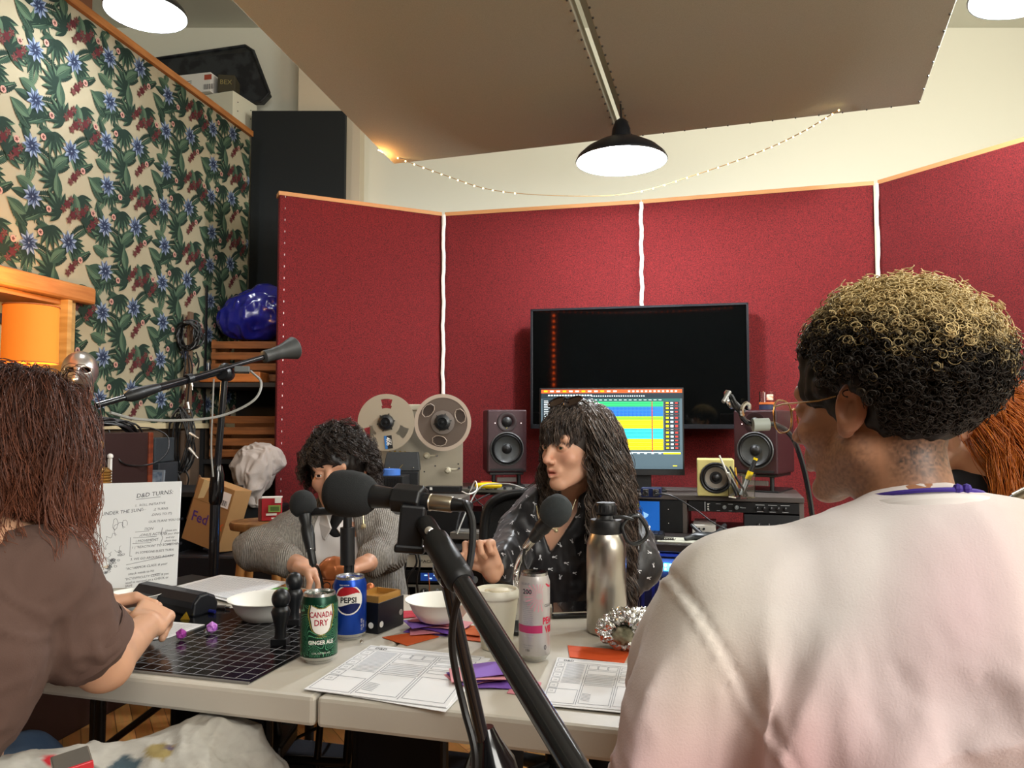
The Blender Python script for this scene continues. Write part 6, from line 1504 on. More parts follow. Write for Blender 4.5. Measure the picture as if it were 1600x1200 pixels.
# front boom stand
bst = thing('front_boom_stand', tuple(P(740, 1180, .93))[:2]+(0,), 'black boom stand rising from the lower right in front of the table', 'microphone stand')
Bt, Bb = P(667, 822, .90), P(930, 1250, .60); bd_ = (Bb-Bt).normalized()
MB().cyl(Bt+bd_*.02, Bb+bd_*.10, .0112, seg=24).build('boom_arm', m_pole, bst, smooth=True)
MB(frame(Bt-bd_*.006, Bt+bd_*.2)).lathe([(.006, -.004), (.011, 0), (.0115, .004), (.0115, .034), (.0150, .036), (.0155, .042), (.0158, .108), (.0150, .112), (.0120, .116)], 28).build('boom_sleeve', m_blk, bst, smooth=True, angle=30)
s1 = Bt+bd_*.012; MB(frame(s1+Vector((0, -.0125, .002)), s1+Vector((.0, -.0145, .003)))).lathe([(.005, 0), (.005, .003), (0, .0035)], 20).build('pivot_screw', m_chrome, bst, smooth=True)
C1 = P(703, 890, .875)
MB(frame(C1-bd_*.012, C1+bd_*.03)).lathe([(.0165, 0), (.018, .004), (.018, .022), (.0165, .026)], 20).build('clutch_ring', m_gloss, bst, smooth=True)
MB().cyl(C1+Vector((.018, -.01, -.01)), P(742, 906, .85), .0055, .004, 12).build('clutch_lever', m_blk, bst, smooth=True)
P0, P1_ = P(693, 885, .90), P(770, 1222, .93); pdv = (P1_-P0).normalized()
MB().cyl(P0, P1_, .0078, seg=20).build('upper_pole', m_pole, bst, smooth=True)
H1 = P(772, 1222, .93); MB(frame(H1+Vector((.012, 0, -.10)), H1+Vector((-.01, 0, .06)))).lathe([(.018, 0), (.027, .008), (.029, .05), (.027, .09), (.034, .10), (.030, .125), (.016, .15), (.010, .165)], 24).build('height_clutch', m_gloss, bst, smooth=True)
MB().cyl(H1+Vector((-.02, -.02, -.03)), H1+Vector((-.055, -.05, -.02)), .015, .018, 16).build('tightening_knob', m_rub, bst, smooth=True)
foot = Vector((H1.x+.03, H1.y+.02, 0)); MB().cyl(H1, foot+Vector((0, 0, .05)), .0125, seg=18).build('lower_pole', m_pole, bst, smooth=True)
MB(TR(tuple(foot))).lathe([(.115, 0), (.115, .012), (.10, .022), (.03, .03), (.018, .05)], 36).build('round_base', m_blk, bst, smooth=True)
pts = spline([T @ Vector((0, 0, .188)), P(728, 788, .89), P(738, 815, .875), P(737, 860, .865), P(728, 905, .86), P(712, 950, .875), P(706, 1000, .885), P(712, 1050, .89), P(726, 1110, .89), P(742, 1180, .88), P(735, 1260, .88)], 10)
tag(MB().tube(pts, .0042, 8).build('cable', m_rub, smooth=True), 'black cable curling from the large microphone down around the front stand', 'cable')
pts = spline([P(775, 1085, .86)+Vector((-.03, .02, 0)), P(758, 1105, .87), P(768, 1150, .87), P(772, 1210, .87)], 8)
# small left microphone with its stand
A_ = P(473, 786, 1.78); B_ = P(486, 862, 1.74); dv = (B_-A_).normalized(); T = frame(A_-dv*.030, B_)
r = thing('small_microphone', tuple(A_), 'small black microphone with round foam ball left of the large one', 'microphone')
foam(T, [(0, 0), (.014, .003), (.024, .011), (.0295, .024), (.031, .034), (.029, .046), (.022, .056), (.014, .060)], r)
e_ = (B_-A_).length+.03
MB(T).lathe([(.0135, .050), (.0145, .066), (.0115, .082), (.0145, .090), (.0145, .110), (.0105, e_)], 24).build('barrel', m_mic, r, smooth=True)
MB(frame(B_-dv*.01, B_+dv*.03)).lathe([(.011, 0), (.011, .006), (.009, .008), (.0085, .038), (.004, .045)], 20, 0, None, [1, 0, 0, 0]).build('xlr_plug', [m_blk, m_chrome], r, smooth=True)
tag(MB().tube(spline([B_+dv*.03, P(498, 890, 1.78), P(506, 925, 1.80), P(512, 952, 1.83)], 8), .0035, 6).build('cable', m_rub, smooth=True), 'thin black cable dropping from the small left microphone', 'cable')
st = thing('table_mic_stand', tuple(G(543, 962)), 'short black tabletop stand rising behind the cola can under the foam', 'microphone stand')
c = G(543, 962); Y_ = c.y
MB(TR((c.x, c.y, TZ+.002))).lathe([(.05, 0), (.05, .006), (.02, .012), (.010, .02)], 32).build('base', m_blk, st, smooth=True)
MB().cyl((c.x, Y_, TZ+.01), P(543, 880, Y_), .0085, seg=16).build('lower_pole', m_blk, st, smooth=True)
MB().cyl(P(543, 882, Y_), P(543, 824, Y_), .0165, seg=20).build('thick_sleeve', m_mic, st, smooth=True)
MB().cyl(P(543, 824, Y_), P(543, 796, Y_), .010, seg=16).build('upper_pole', m_blk, st, smooth=True)
MB().cyl(P(543, 797, Y_), P(486, 800, 1.78), .0095, seg=14).build('side_arm', m_blk, st, smooth=True)
# gooseneck microphone of the dark haired person
A_ = P(871, 795, 1.52); B_ = P(812, 868, 1.60); dv = (B_-A_).normalized(); T = frame(A_-dv*.028, B_)
r = thing('gooseneck_microphone', tuple(A_), 'black microphone with grey foam ball in front of the dark haired person', 'microphone')
foam(T, [(0, 0), (.013, .0025), (.0235, .010), (.0295, .024), (.031, .036), (.0285, .050), (.021, .060), (.0135, .064)], r, M('grey_foam', '#33383a', .95, bump=(900, .5, .001)))
MB(T).lathe([(.0135, .055), (.0150, .066), (.0135, .105), (.0105, .124)], 26).build('barrel', m_mic, r, smooth=True)
MB(T).lathe([(.016, .064), (.0165, .068), (.0165, .088), (.015, .092)], 26).build('clip', m_blk, r, smooth=True)
MB(T).lathe([(.0098, .122), (.0092, .150), (.0085, .152)], 22).build('xlr_plug', M('chrome2', '#cfcac0', .2, 1), r, smooth=True)
g = thing('gooseneck_stand', tuple(G(806, 985)), 'chrome gooseneck stand curving up behind the slim energy drink can', 'microphone stand'); c = G(806, 985)
E_ = T @ Vector((0, 0, .150))
pts = spline([E_, P(814, 872, 1.60), P(808, 888, 1.62), P(806, 905, 1.62), P(807, 925, 1.62), Vector((c.x, c.y, TZ+.03)), Vector((c.x, c.y, TZ+.006))], 14)
rr = [.0062+(.0006 if i % 2 else 0) for i in range(len(pts))]
MB().tube(pts, rr, 10).build('gooseneck', m_chrome, g, smooth=True)
MB(TR((c.x, c.y, TZ+.002))).lathe([(.045, 0), (.045, .006), (.015, .012), (.008, .02)], 28).build('base', m_blk, g, smooth=True)
tag(MB().tube(spline([T @ Vector((.005, 0, .150)), P(818, 876, 1.57), P(824, 892, 1.55), P(832, 908, 1.52), P(845, 914, 1.54), P(852, 930, 1.57), G(857, 960)+Vector((0, 0, .004))], 8), .0032, 6).build('cable', m_rub, smooth=True), 'thin black cable looping from the gooseneck microphone behind the slim can', 'cable')
# clamp arm near the glasses
ca = thing('clamp_arm', tuple(P(1190, 665, 1.62)), 'black gooseneck arm with grey sleeve and ring clamp beside the glasses', 'clamp arm')
pts = spline([P(1158, 640, 1.62), P(1160, 652, 1.62), P(1172, 662, 1.62), P(1190, 663, 1.62), P(1212, 664, 1.62), P(1232, 676, 1.62), P(1246, 700, 1.62), P(1262, 760, 1.60), P(1275, 860, 1.58), G(1280, 975, TZ)], 8)
MB().tube(pts, .0058, 8).build('gooseneck', m_pole, ca, smooth=True)
MB(TR(tuple(G(1280, 975, TZ+.001)))).lathe([(.04, 0), (.04, .01), (.01, .015)], 24).build('base', m_blk, ca, smooth=True)
MB().cyl(P(1176, 664, 1.61), P(1201, 663, 1.61), .0135, seg=18).build('grey_sleeve', M('sleeve_grey', '#8f958d', .5), ca, smooth=True)
def ring(c, rad, ax, nm='ring_clamp', mt=None, a0=0, a1=5.2, th=.0045):
    u = ax.orthogonal().normalized(); w2 = ax.cross(u); MB().tube([c+(u*math.cos(a)+w2*math.sin(a))*rad for a in np.linspace(a0, a1, 20)], th, 6).build(nm, mt or m_chrome, ca, smooth=True)
ring(P(1140, 624, 1.62), .017, Vector((.8, -.5, .3)).normalized()); ring(P(1165, 640, 1.60), .013, Vector((.6, -.8, -.2)).normalized(), a0=2.5, a1=6.6)
ring(P(1147, 628, 1.61), .014, Vector((.9, -.2, .4)).normalized(), mt=m_blk)
MB().cyl(P(1136, 620, 1.62), P(1162, 646, 1.61), .008, seg=12).build('clamp_body', m_blk, ca, smooth=True)
MB().cyl(P(1140, 612, 1.61), P(1130, 628, 1.60), .0045, seg=10).build('clamp_jaw', M('jaw_grey', '#a9acab', .3, .6), ca, smooth=True)
# microphone boom by the red haired person
r = thing('right_boom_microphone', tuple(P(1590, 775, 1.75)), 'black and silver microphone boom at the right edge before the red haired person', 'microphone')
a, b_ = P(1640, 752, 1.70), P(1588, 778, 1.75); MB().cyl(a, b_, .014, seg=16).build('silver_barrel', M('nickel', '#a59a86', .3, .9), r, smooth=True)
e_ = P(1565, 790, 1.77); MB().cyl(b_, e_, .012, .009, 14).build('cable_boot', m_blk, r, smooth=True)
MB().tube(spline([e_, P(1558, 800, 1.78), P(1550, 830, 1.80), P(1546, 880, 1.80), G(1545, 980, TZ)], 8), .006, 8).build('gooseneck', m_blk, r, smooth=True)

# ================================================================ UNDER THE TABLE
m_navy = M('navy_canvas', '#0d1220', .85, bump=(300, .2, .001))
def chair(nm, cx0, cx1, D_, label):
    a, b_ = P(cx0, 1150, D_), P(cx1, 1160, D_-.06); r = thing(nm, ((a.x+b_.x)/2, D_+.1, 0), label, 'chair', 'canvas chairs under the table')
    zt = .665; w_ = b_.x-a.x; mx_ = (a.x+b_.x)/2; T = TR((mx_, D_, 0), -.27)
    MB(T).box((0, 0, zt-.19), (w_, .025, .36)).build('canvas_back', m_navy, r, bevel=.008)
    MB(T).box((0, .2, .42), (w_, .34, .025)).build('seat', m_navy, r, bevel=.008)
    for x in (-w_/2, w_/2):
        MB(T).cyl((x, .0, .30), (x, .0, zt+.0), .010, seg=10).build('back_post', m_tube, r); MB(T).cyl((x, -.02, 0), (x, .34, .43), .010, seg=10).build('leg', m_tube, r); MB(T).cyl((x, .38, 0), (x, 0, .45), .010, seg=10).build('leg', m_tube, r)
    return r
chair('canvas_chair', 552, 692, 1.42, 'dark navy canvas chair tucked under the table at the centre')
chair('canvas_chair', 262, 412, 1.48, 'dark canvas chair tucked under the table behind the grey hoodie')
# bare metal folding chair frame in between
r = thing('metal_frame_chair', tuple(P(480, 1150, 1.60))[:2]+(0,), 'thin black metal chair frame standing between the two canvas chairs', 'chair'); 
def Q(px, py, D_=1.60): return P(px, py, D_)
fl0 = []
for (x0, y0, x1, y1, rr) in ((430, 1095, 438, 1200, .009), (503, 1105, 493, 1215, .007), (418, 1110, 548, 1118, .008), (415, 1185, 548, 1192, .009), (548, 1115, 540, 1215, .009)):
    a, b_ = Q(x0, y0), Q(x1, y1)
    if y1 > 1195: b_ = a+(b_-a)*((a.z)/(a.z-b_.z))
    MB().cyl(a, b_, rr, seg=10).build('frame_tube', m_tube, r, smooth=True)
MB().box(tuple(Q(430, 1160)), (.06, .12, .03)).build('plastic_pad', m_blk, r, bevel=.006)
for (pp, lb) in (([P(415, 1180, 1.7), P(470, 1150, 1.75), P(530, 1120, 1.8), P(545, 1105, 1.9)], 'black cable crossing behind the thin metal chair frame'), ([P(905, 1160, 1.5), P(940, 1145, 1.6), P(960, 1120, 1.7), P(930, 1150, 1.8)], 'dark cable on the floor under the right half of the table')):
    tag(MB().tube(spline(pp, 8), .004, 6).build('cable', m_rub, smooth=True), lb, 'cable')
# office chair base under the right half
c = P(815, 1175, 1.75); oc = thing('office_chair', (.08, 2.42, 0), 'black mesh office chair behind the dark haired person', 'chair')
OC = TR((.13, 2.42, 0), math.pi+.1)
MB(OC).lathe([(.028, .10), (.028, .42), (.05, .44)], 18).build('gas_column', m_blk, oc, smooth=True)
for k in range(5):
    a = k*2*math.pi/5+.3; d = Vector((math.cos(a), math.sin(a), 0)); MB(OC).cyl(Vector((0, 0, .12)), d*.30+Vector((0, 0, .07)), .025, .016, 12).build('base_arm', m_blk, oc, smooth=True)
    MB(OC).ball(d*.30+Vector((0, 0, .03)), .03, 14, 0, None, (.7, 1, 1)).build('caster', m_rub, oc, smooth=True)
v, q = isomesh(field([('+', rbox((.13, 2.36, .395), (.23, .22, .03), .03), 0)]), .012); np_mesh('seat', [(v, q, 0)], m_blk, oc)
bk = []; a, b_, t_ = P(764, 905, 2.55), P(762, 810, 2.55), P(795, 772, 2.55)
pts = spline([P(768, 935, 2.52), P(757, 870, 2.54), P(759, 805, 2.56), P(780, 778, 2.56), P(830, 770, 2.57), P(900, 778, 2.57), P(930, 805, 2.56), P(940, 870, 2.54), P(925, 935, 2.52)], 8)
MB().tube(pts, .016, 10).build('back_frame', m_blk, oc, smooth=True)
ctr = P(848, 865, 2.56); vs = [ctr+Vector((0, .02, 0))]+[p for p in pts]; n = len(pts)
MB().add(vs, [(0, 1+k, 2+k) for k in range(n-1)]+[(0, n, 1)]).build('mesh_back', M('mesh_black', '#17181a', .8, bump=(500, .6, .002)), oc)
MB().tube([P(848, 930, 2.55), Vector((.13, 2.62, .5)), Vector((.13, 2.45, .44))], .02, 10).build('back_support', m_blk, oc, smooth=True)
# ================================================================ PEOPLE
def basis(f, tilt=0, roll=0):
    """head axes as matrix columns: right, forward, up"""
    f = Vector(f); f.z = 0; f.normalize(); up = Vector((0, 0, 1)); r = f.cross(up)
    Mx = Matrix((r, f, up)).transposed()
    return np.array(Mx @ Euler((tilt, roll, 0)).to_matrix())
def w2(C, B, p): return np.array(C)+np.asarray(p, float)@B.T
CRN = (np.array([0, -.018, .038]), np.array([.074, .096, .086]))
def head_field(neck_to=None, fem=0, jaw=1.0, mouth=0.0, hollow=0):
    s = 1
    ops = [('+', ell(CRN[0], CRN[1]), 0), ('+', ell((0, .030, -.022), (.058*(1-.04*fem), .060, .078)), .02),
           ('+', cap((-.048*jaw, .0, -.048), (-.014, .066, -.098+.004*fem), .022-.003*fem, .015), .022), ('+', cap((.048*jaw, .0, -.048), (.014, .066, -.098+.004*fem), .022-.003*fem, .015), .022),
           ('+', ell((0, .074, -.098+.004*fem), (.018, .013, .014)), .014),
           ('+', cap((-.040, .072, .028), (.040, .072, .028), .013), .016),
           ('+', ell((-.040, .058, -.022), (.022, .022, .020)), .02), ('+', ell((.040, .058, -.022), (.022, .022, .020)), .02),
           ('-', ell((-.031, .098, .006), (.020, .017, .012)), .012), ('-', ell((.031, .098, .006), (.020, .017, .012)), .012),
           ('+', cap((0, .086, .014), (0, .104, -.022), .0075, .0085), .012), ('+', ell((0, .108, -.028), (.010, .010, .0085)), .008),
           ('+', ell((-.0115, .098, -.032), (.0065, .010, .0065)), .006), ('+', ell((.0115, .098, -.032), (.0065, .010, .0065)), .006),
           ('-', ell((-.006, .103, -.0385), (.003, .005, .003)), .002), ('-', ell((.006, .103, -.0385), (.003, .005, .003)), .002),
           ('+', ell((0, .082, -.056), (.026, .012, .018)), .012),
           ('+', cap((-.017, .086, -.0565), (0, .0965, -.0535), .0035, .0048), .004), ('+', cap((.017, .086, -.0565), (0, .0965, -.0535), .0035, .0048), .004),
           ('+', cap((-.015, .086, -.0665-mouth), (0, .0945, -.0685-mouth), .0040, .0058), .005), ('+', cap((.015, .086, -.0665-mouth), (0, .0945, -.0685-mouth), .0040, .0058), .005),
           ('-', ell((0, .097, -.0615-mouth*.5), (.019, .012, .0011+mouth*.5)), .002)]
    for sx in (-1, 1):     # eyelids, ears
        ops += [('+', ell((sx*.031, .0775, .0060), (.0150, .0125, .0115)), .004), ('-', ell((sx*.031, .090, .0045), (.0122, .010, .0045)), .002)]
        Re = Euler((.15, 0, sx*-.35)).to_matrix().to_4x4()
        ops += [('+', ell((sx*.079, -.012, .004), (.0070, .018, .031), Re), .006), ('+', ell((sx*.076, -.002, -.020), (.0075, .010, .013), Re), .006),
                ('-', ell((sx*.0875, -.010, .006), (.0078, .0112, .0195), Re), .003), ('+', ell((sx*.080, -.012, .000), (.0035, .0045, .011), Re), .003), ('+', ell((sx*.077, .003, -.004), (.0045, .0035, .006)), .003)]
    if neck_to is not None: ops += [('+', cap((0, -.025, -.045), neck_to, .050-.008*fem, .058-.008*fem), .03)]
    return field(ops)
def skin_cols(V, base, lip, brow=None, stubble=None, hair_back=None):
    c = np.tile(np.array(lin(base)), (len(V), 1)); x, y, z = V.T
    n1 = noise3(V*40, 3)[:, None]; c = c*(1+.05*n1)
    def mixin(m, col, k=1): 
        nonlocal c; m = np.clip(m*k, 0, 1)[:, None]; c = c*(1-m)+np.array(lin(col))*m
    if lip:
        m = np.exp(-((x/.019)**4))*np.exp(-(((z+.0615)/.0085)**4))*(y > .083); mixin(m, lip, .8)
        ck = np.exp(-(((np.abs(x)-.042)/.018)**2+((z+.02)/.018)**2))*(y > .03); mixin(ck, lip, .28)
        mixin(np.exp(-((x/.012)**2+((z+.028)/.012)**2))*(y > .09), lip, .25)
        mixin(np.exp(-(((np.abs(x)-.078)/.01)**2))*(np.abs(z) < .035), lip, .3)
    if stubble:
        m = ((z < -.012-.25*np.maximum(0, y-.02)) & (y > -.03)).astype(float)
        m *= np.clip((-.008-z)/.03, 0, 1)*np.clip((y+.035)/.02, 0, 1)*(.62+.5*noise3(V*420, 8)); mixin(m, stubble, .5)
        m = np.clip((-.03-y)/.02, 0, 1)*np.clip((z+.115)/.05, 0, 1)*(.8+.4*noise3(V*420, 9)); mixin(m, '#1d1713', .85)
    return c
def eyes_brows(root, C, B, iris, brow, fem=0, yaw=0, lids=.0):
    for sx in (-1, 1):
        c = w2(C, B, (sx*.031, .0745, .0045)); d = B@np.array([math.sin(yaw), math.cos(yaw), -.05]); T = frame(Vector(c), Vector(c+d))
        R_ = .0118; prof = [(0, -R_)]+[(R_*math.sin(a), -R_*math.cos(a)) for a in np.linspace(.2, math.pi-.02, 26)]+[(0, R_)]
        ms = []
        for i in range(len(prof)-1):
            r_ = (prof[i][0]+prof[i+1][0])/2; z_ = (prof[i][1]+prof[i+1][1])/2
            ms.append(0 if z_ < 0 or r_ > .0058 else (1 if r_ > .0026 else 2))
        MB(T).lathe(prof, 28, 0, None, ms).build('eye', [M('eye_white', '#d9d2cc', .15), M('iris_'+iris.strip('#'), iris, .2), m_gloss], root, smooth=True)
    n = 46; S = []
    rr = np.random.RandomState(5)
    for sx in (-1, 1):
        for k in range(n):
            t = k/n; px = sx*(.012+.036*t); pz = .0255+.007*math.sin(math.pi*min(1, t*.85+.1))+rr.uniform(-.0022, .0022)*(1-t*.6)
            py = .0875-.018*t**2; a = np.array([px, py, pz]); b = a+np.array([sx*.007, -.0005-.004*t, .0035-.006*t])
            S.append([a, (a+b)/2+np.array([0, .001, .0006]), b])
    S = np.array(S); S = np.array(C)+S@B.T
    v, q = strand_mesh(S, np.array([.0007, .0007, .0003])*(1 if fem else 1.3)); np_mesh('eyebrows', [(v, q, 0)], M('brow_'+brow.strip('#'), brow, .8), root)
def finger(a, dirs, lens, r0, r1):
    pts = [np.array(a, float)]
    for d, l in zip(dirs, lens): d = np.array(d, float); pts.append(pts[-1]+d/np.linalg.norm(d)*l)
    n = len(pts)-1; return [('+', cap(pts[i], pts[i+1], r0+(r1-r0)*i/n, r0+(r1-r0)*(i+1)/n), .0035 if i else .005) for i in range(n)]
def hand_ops(W, F, N, curl=1.0, side=1, s=1.0, thumb=1.0, spread=.10):
    """W wrist, F towards the fingers, N out of the back of the hand; side=+1 puts the thumb along cross(F,N)"""
    W, F, N = [np.array(v, float) for v in (W, F, N)]; F /= np.linalg.norm(F); N -= F*(N@F); N /= np.linalg.norm(N); S = np.cross(F, N)*side
    def v(f, n_, s_): return W+(F*f+N*n_+S*s_)*s
    R = Matrix(np.stack([S, F, N]).T.tolist())
    ops = [('+', cap(v(-.01, 0, 0), v(.02, 0, 0), .024*s, .026*s), 0), ('+', rbox(v(.050, 0, 0), (.038*s, .042*s, .0135*s), .0125*s, R.to_4x4()), .014)]
    L = [(.030, .042, .026, .021), (.010, .046, .029, .023), (-.011, .043, .027, .022), (-.031, .034, .021, .019)]
    for i, (s0, l1, l2, l3) in enumerate(L):
        c = curl*(1+.09*i); d = []; a = 0
        for k, da in enumerate((.75, 1.0, .65)): a += da*c; d.append(F*math.cos(a)-N*math.sin(a)+S*(spread*(1.4-i)*.5))
        ops += finger(v(.086-.004*abs(i-1), .002, s0), d, (l1*s, l2*s, l3*s), .0092*s, .0074*s)
    t0 = v(.022, -.006, .026); d1 = F*.62+S*.62-N*.45*thumb; d2 = F*.75+S*.05-N*.65*thumb; d3 = F*.75-S*.35*thumb-N*.5*thumb
    ops += finger(t0, (d1, d2, d3), (.040*s, .032*s, .026*s), .0125*s, .0088*s)
    return ops
def fold_disp(V, N, amp, sc, seed=0, stretch=(1, 1, .35), mask=None, thr=0.0):
    p = V*np.array(stretch)*sc; w_ = noise3(V*sc*.5+7, seed)[:, None]*.8
    d = 1-np.abs(noise3(p+w_, seed))*2.2; d = np.maximum(d, thr)
    d2 = 1-np.abs(noise3(p*2.3+w_, seed+3))*2
    k = (d*.7+d2*.3-.2)*amp
    if mask is not None: k = k*mask
    return V+N*k[:, None]
def hair_guides(C, B, n, seed, L, keep, grav=.30, lay=(.004, .028), collide=None, out=.55, wave=(.006, 7), steps=28, back=.0, clump=7, spread=.004, flow=None, stiff=.72, laytop=0.0):
    """long hair: marches strands from the scalp, sliding on the head and on what is below"""
    rr = np.random.RandomState(seed); P_ = []
    while len(P_) < n:
        d = rr.normal(size=3); d /= np.linalg.norm(d)
        if keep(d): P_.append(d)
    d = np.array(P_); p = CRN[0]+d*CRN[1]*.98; nrm = d/CRN[1]; nrm /= np.linalg.norm(nrm, axis=1)[:, None]
    P0 = w2(C, B, p); Nw = nrm@B.T; Ls = L(d, rr) if callable(L) else L*rr.uniform(.85, 1.1, n); lay_ = rr.uniform(lay[0], lay[1], n)*(1-laytop*np.clip(d[:, 2], 0, 1))
    D = Nw*out+np.array([0, 0, -.1]); 
    if flow is not None: D = D+flow(d)@B.T
    D /= np.linalg.norm(D, axis=1)[:, None]
    hf = ell(CRN[0], CRN[1]); X = P0.copy(); out_ = [X.copy()]; g = np.array([0, 0, -1.])
    ds = (Ls/steps)[:, None]
    for k in range(steps):
        D = D*stiff+g*grav*(1 if k > 1 else .4); 
        if flow is not None and k < steps*.35: D = D+flow(d)@B.T*.35
        D /= np.linalg.norm(D, axis=1)[:, None]; X = X+D*ds
        q = (X-np.array(C))@B; e = hf(q); tgt = lay_*min(1, (k+1)/4)
        m = e < tgt
        if m.any():
            gr = (q-CRN[0])/CRN[1]**2; gr /= np.linalg.norm(gr, axis=1)[:, None]; q = q+gr*np.maximum(tgt-e, 0)[:, None]; X = w2(C, B, q)
        if collide is not None:
            h_ = .004; f0 = collide(X); gm = np.stack([collide(X+np.eye(3)[i]*h_)-f0 for i in range(3)], 1)/h_; gm /= np.linalg.norm(gm, axis=1)[:, None]+1e-9
            X = X+gm*np.maximum(lay_*.5+.004-f0, 0)[:, None]
        out_.append(X.copy())
    G_ = np.stack(out_, 1)                                    # (n,k,3)
    t = np.linspace(0, 1, steps+1)
    ax = rr.normal(size=(n, 3)); ax[:, 2] *= .2; ax /= np.linalg.norm(ax, axis=1)[:, None]; ph = rr.uniform(0, 6.28, n); fr = wave[1]*rr.uniform(.8, 1.25, n)
    wv = np.sin(ph[:, None]+fr[:, None]*t[None]*6.28/1.0)*wave[0]*np.clip(t*2.5, 0, 1)[None]
    wv2 = np.cos(ph[:, None]+fr[:, None]*t[None]*6.28)*wave[0]*.6*np.clip(t*2.5, 0, 1)[None]
    ax2 = np.cross(ax, np.array([0, 0, 1.])); G_ = G_+ax[:, None]*wv[..., None]+ax2[:, None]*wv2[..., None]
    S = np.repeat(G_, clump, 0); off = rr.normal(size=(len(S), 3))*spread; S = S+off[:, None]*(1-.45*t)[None, :, None]+(rr.normal(size=(len(S), 3))*spread*.8)[:, None]*(np.sin(t*9+1))[None, :, None]
    return S
def hair_obj(root, name, S, r0, r1, colfn, mt, extra=None):
    n, k, _ = S.shape; t = np.linspace(0, 1, k); r = r0*(1-t)+r1*t; r = r*np.minimum(1, .4+t*6)
    v, q = strand_mesh(S, r); rr = np.random.RandomState(3); rnd = np.repeat(rr.rand(n), k*3); tt = np.tile(np.repeat(t, 3), n)
    parts = [(v, q, 0)]; cols = colfn(v, tt, rnd)
    if extra is not None:
        ev, eq = extra; parts.append((ev, eq, 0)); cols = np.concatenate([cols, colfn(ev, np.zeros(len(ev)), np.full(len(ev), .2))])
    return np_mesh(name, parts, mt, root, cols=cols)
def hair_mat(name, rough=.38, spec=.5): return M(name, None, rough, attr='Col', spec=spec)
def scalp(C, B, off, cut, res=.005, lump=0, bbx=.2):
    c, r = CRN; f = field([('+', ell(c, r+off), 0)]+cut); v, q = isomesh(f, res, bb=((-.15, -.18, -.14), (.15, .15, .19)))
    if lump: v = v+vnormals(v, q)*(noise3(v*70, 5)*lump)[:, None]
    return w2(C, B, v), q
FACECUT = [('-', ell((0, .105, -.045), (.075, .075, .085)), .01), ('-', rbox((0, .06, -.10), (.12, .12, .075), .02), .015), ('-', rbox((0, 0, -.14), (.2, .2, .06), .02), .01)]
def mixc(a, b, t): t = np.clip(t, 0, 1)[:, None]; return np.array(lin(a))*(1-t)+np.array(lin(b))*t
m_skin = M('skin', None, .48, attr='Col', sss=.12)
def body_obj(root, C, B, hf, base, lip, others=(), stubble=None, res=.0024, nm='body'):
    v, q = isomesh(hf, res); c1 = skin_cols(v, base, lip, stubble=stubble); v = w2(C, B, v); parts = [(v, q, 0)]; cols = [c1]
    for (vv, qq, cc) in others: parts.append((vv, qq, 0)); cols.append(np.tile(np.array(lin(cc)), (len(vv), 1))*(1+.05*noise3(vv*60, 3)[:, None]))
    return np_mesh(nm, parts, m_skin, root, cols=np.concatenate(cols))
def cloth(root, name, ops, res, mt, folds, colfn=None, post=None):
    f = field(ops); v, q = isomesh(f, res); N = vnormals(v, q)
    for (amp, sc, seed, st, mask) in folds: v = fold_disp(v, N, amp, sc, seed, st, mask(v) if mask else None)
    if post: v = post(v, N)
    o = np_mesh(name, [(v, q, 0)], mt, root, colfn=colfn); return o, f
def seated_legs(hip, facing, w_=.09, knee=.42, foot=.42, rad=.085, zs=.50, zk=.50, col=None):
    f = np.array([facing[0], facing[1], 0.]); f /= np.linalg.norm(f); s_ = np.array([f[1], -f[0], 0]); ops = []
    for k in (-1, 1):
        h = np.array(hip)+s_*w_*k; kn = h+f*knee+s_*.03*k; kn[2] = zk; an = kn+f*.02; an[2] = .09; ops += [('+', cap(h, kn, rad*1.05, rad*.78), .05 if ops else 0), ('+', cap(kn, an, rad*.75, rad*.5), .03)]
    return ops
def shoes(root, hip, facing, w_=.09, knee=.42):
    f = np.array([facing[0], facing[1], 0.]); f /= np.linalg.norm(f); s_ = np.array([f[1], -f[0], 0])
    for k in (-1, 1):
        a = np.array(hip)+s_*(w_+.03)*k+f*(knee+.02); a[2] = .045
        v, q = isomesh(field([('+', cap(a, a+f*.15-np.array([0, 0, .012]), .044, .034), 0), ('+', cap(a, a+np.array([0, 0, .05]), .042, .045), .03), ('&', rbox(a+np.array([0, 0, .1]), (.5, .5, .143), .002), .0)]), .008)
        np_mesh('shoe', [(v, q, 0)], M('shoe_dark', '#1c1c20', .6), root)

# ---------------------------------------------------------------- the curly haired man in the sweatshirt (foreground right)
fm_ = np.array([-math.cos(.92), math.sin(.92), 0]); C = (.458, .968, 1.186); B = basis(fm_, -.05)
pm = thing('person', (.50, .82, 0), 'person with blond tipped curly hair and glasses in a pale pink sweatshirt, seen from behind', 'person')
nb_ = np.array([.480, .925, 1.025]); ntl = (nb_-np.array(C))@B
hf = head_field(ntl, 0, 1.05)
up_ = lambda x, y, z: (x, y, z)
LS, LE, LW = np.array([.262, .90, .955]), np.array([.165, .875, .725]), np.array([.27, 1.14, .80])
RS, RE, RW = np.array([.755, .86, .965]), np.array([.84, .82, .73]), np.array([.70, 1.05, .79])
ho = hand_ops(LW, (.35, .9, -.05), (.2, -.1, 1), .8, -1, 1.05); v1, q1 = isomesh(field([('+', cap(LE, LW, .045, .028), 0)]+[(k, g, max(kk, .004)) for k, g, kk in ho]), .003)
ho = hand_ops(RW, (-.5, .85, -.05), (-.2, -.1, 1), .8, 1, 1.05); v2_, q2_ = isomesh(field([('+', cap(RE, RW, .045, .028), 0)]+[(k, g, max(kk, .004)) for k, g, kk in ho]), .003)
v3, q3 = isomesh(field([('+', cap(nb_+[0, -.02, -.02], (.50, .84, .55), .10, .15), 0), ('+', cap(LS, RS, .06, .06), .08)]), .012)
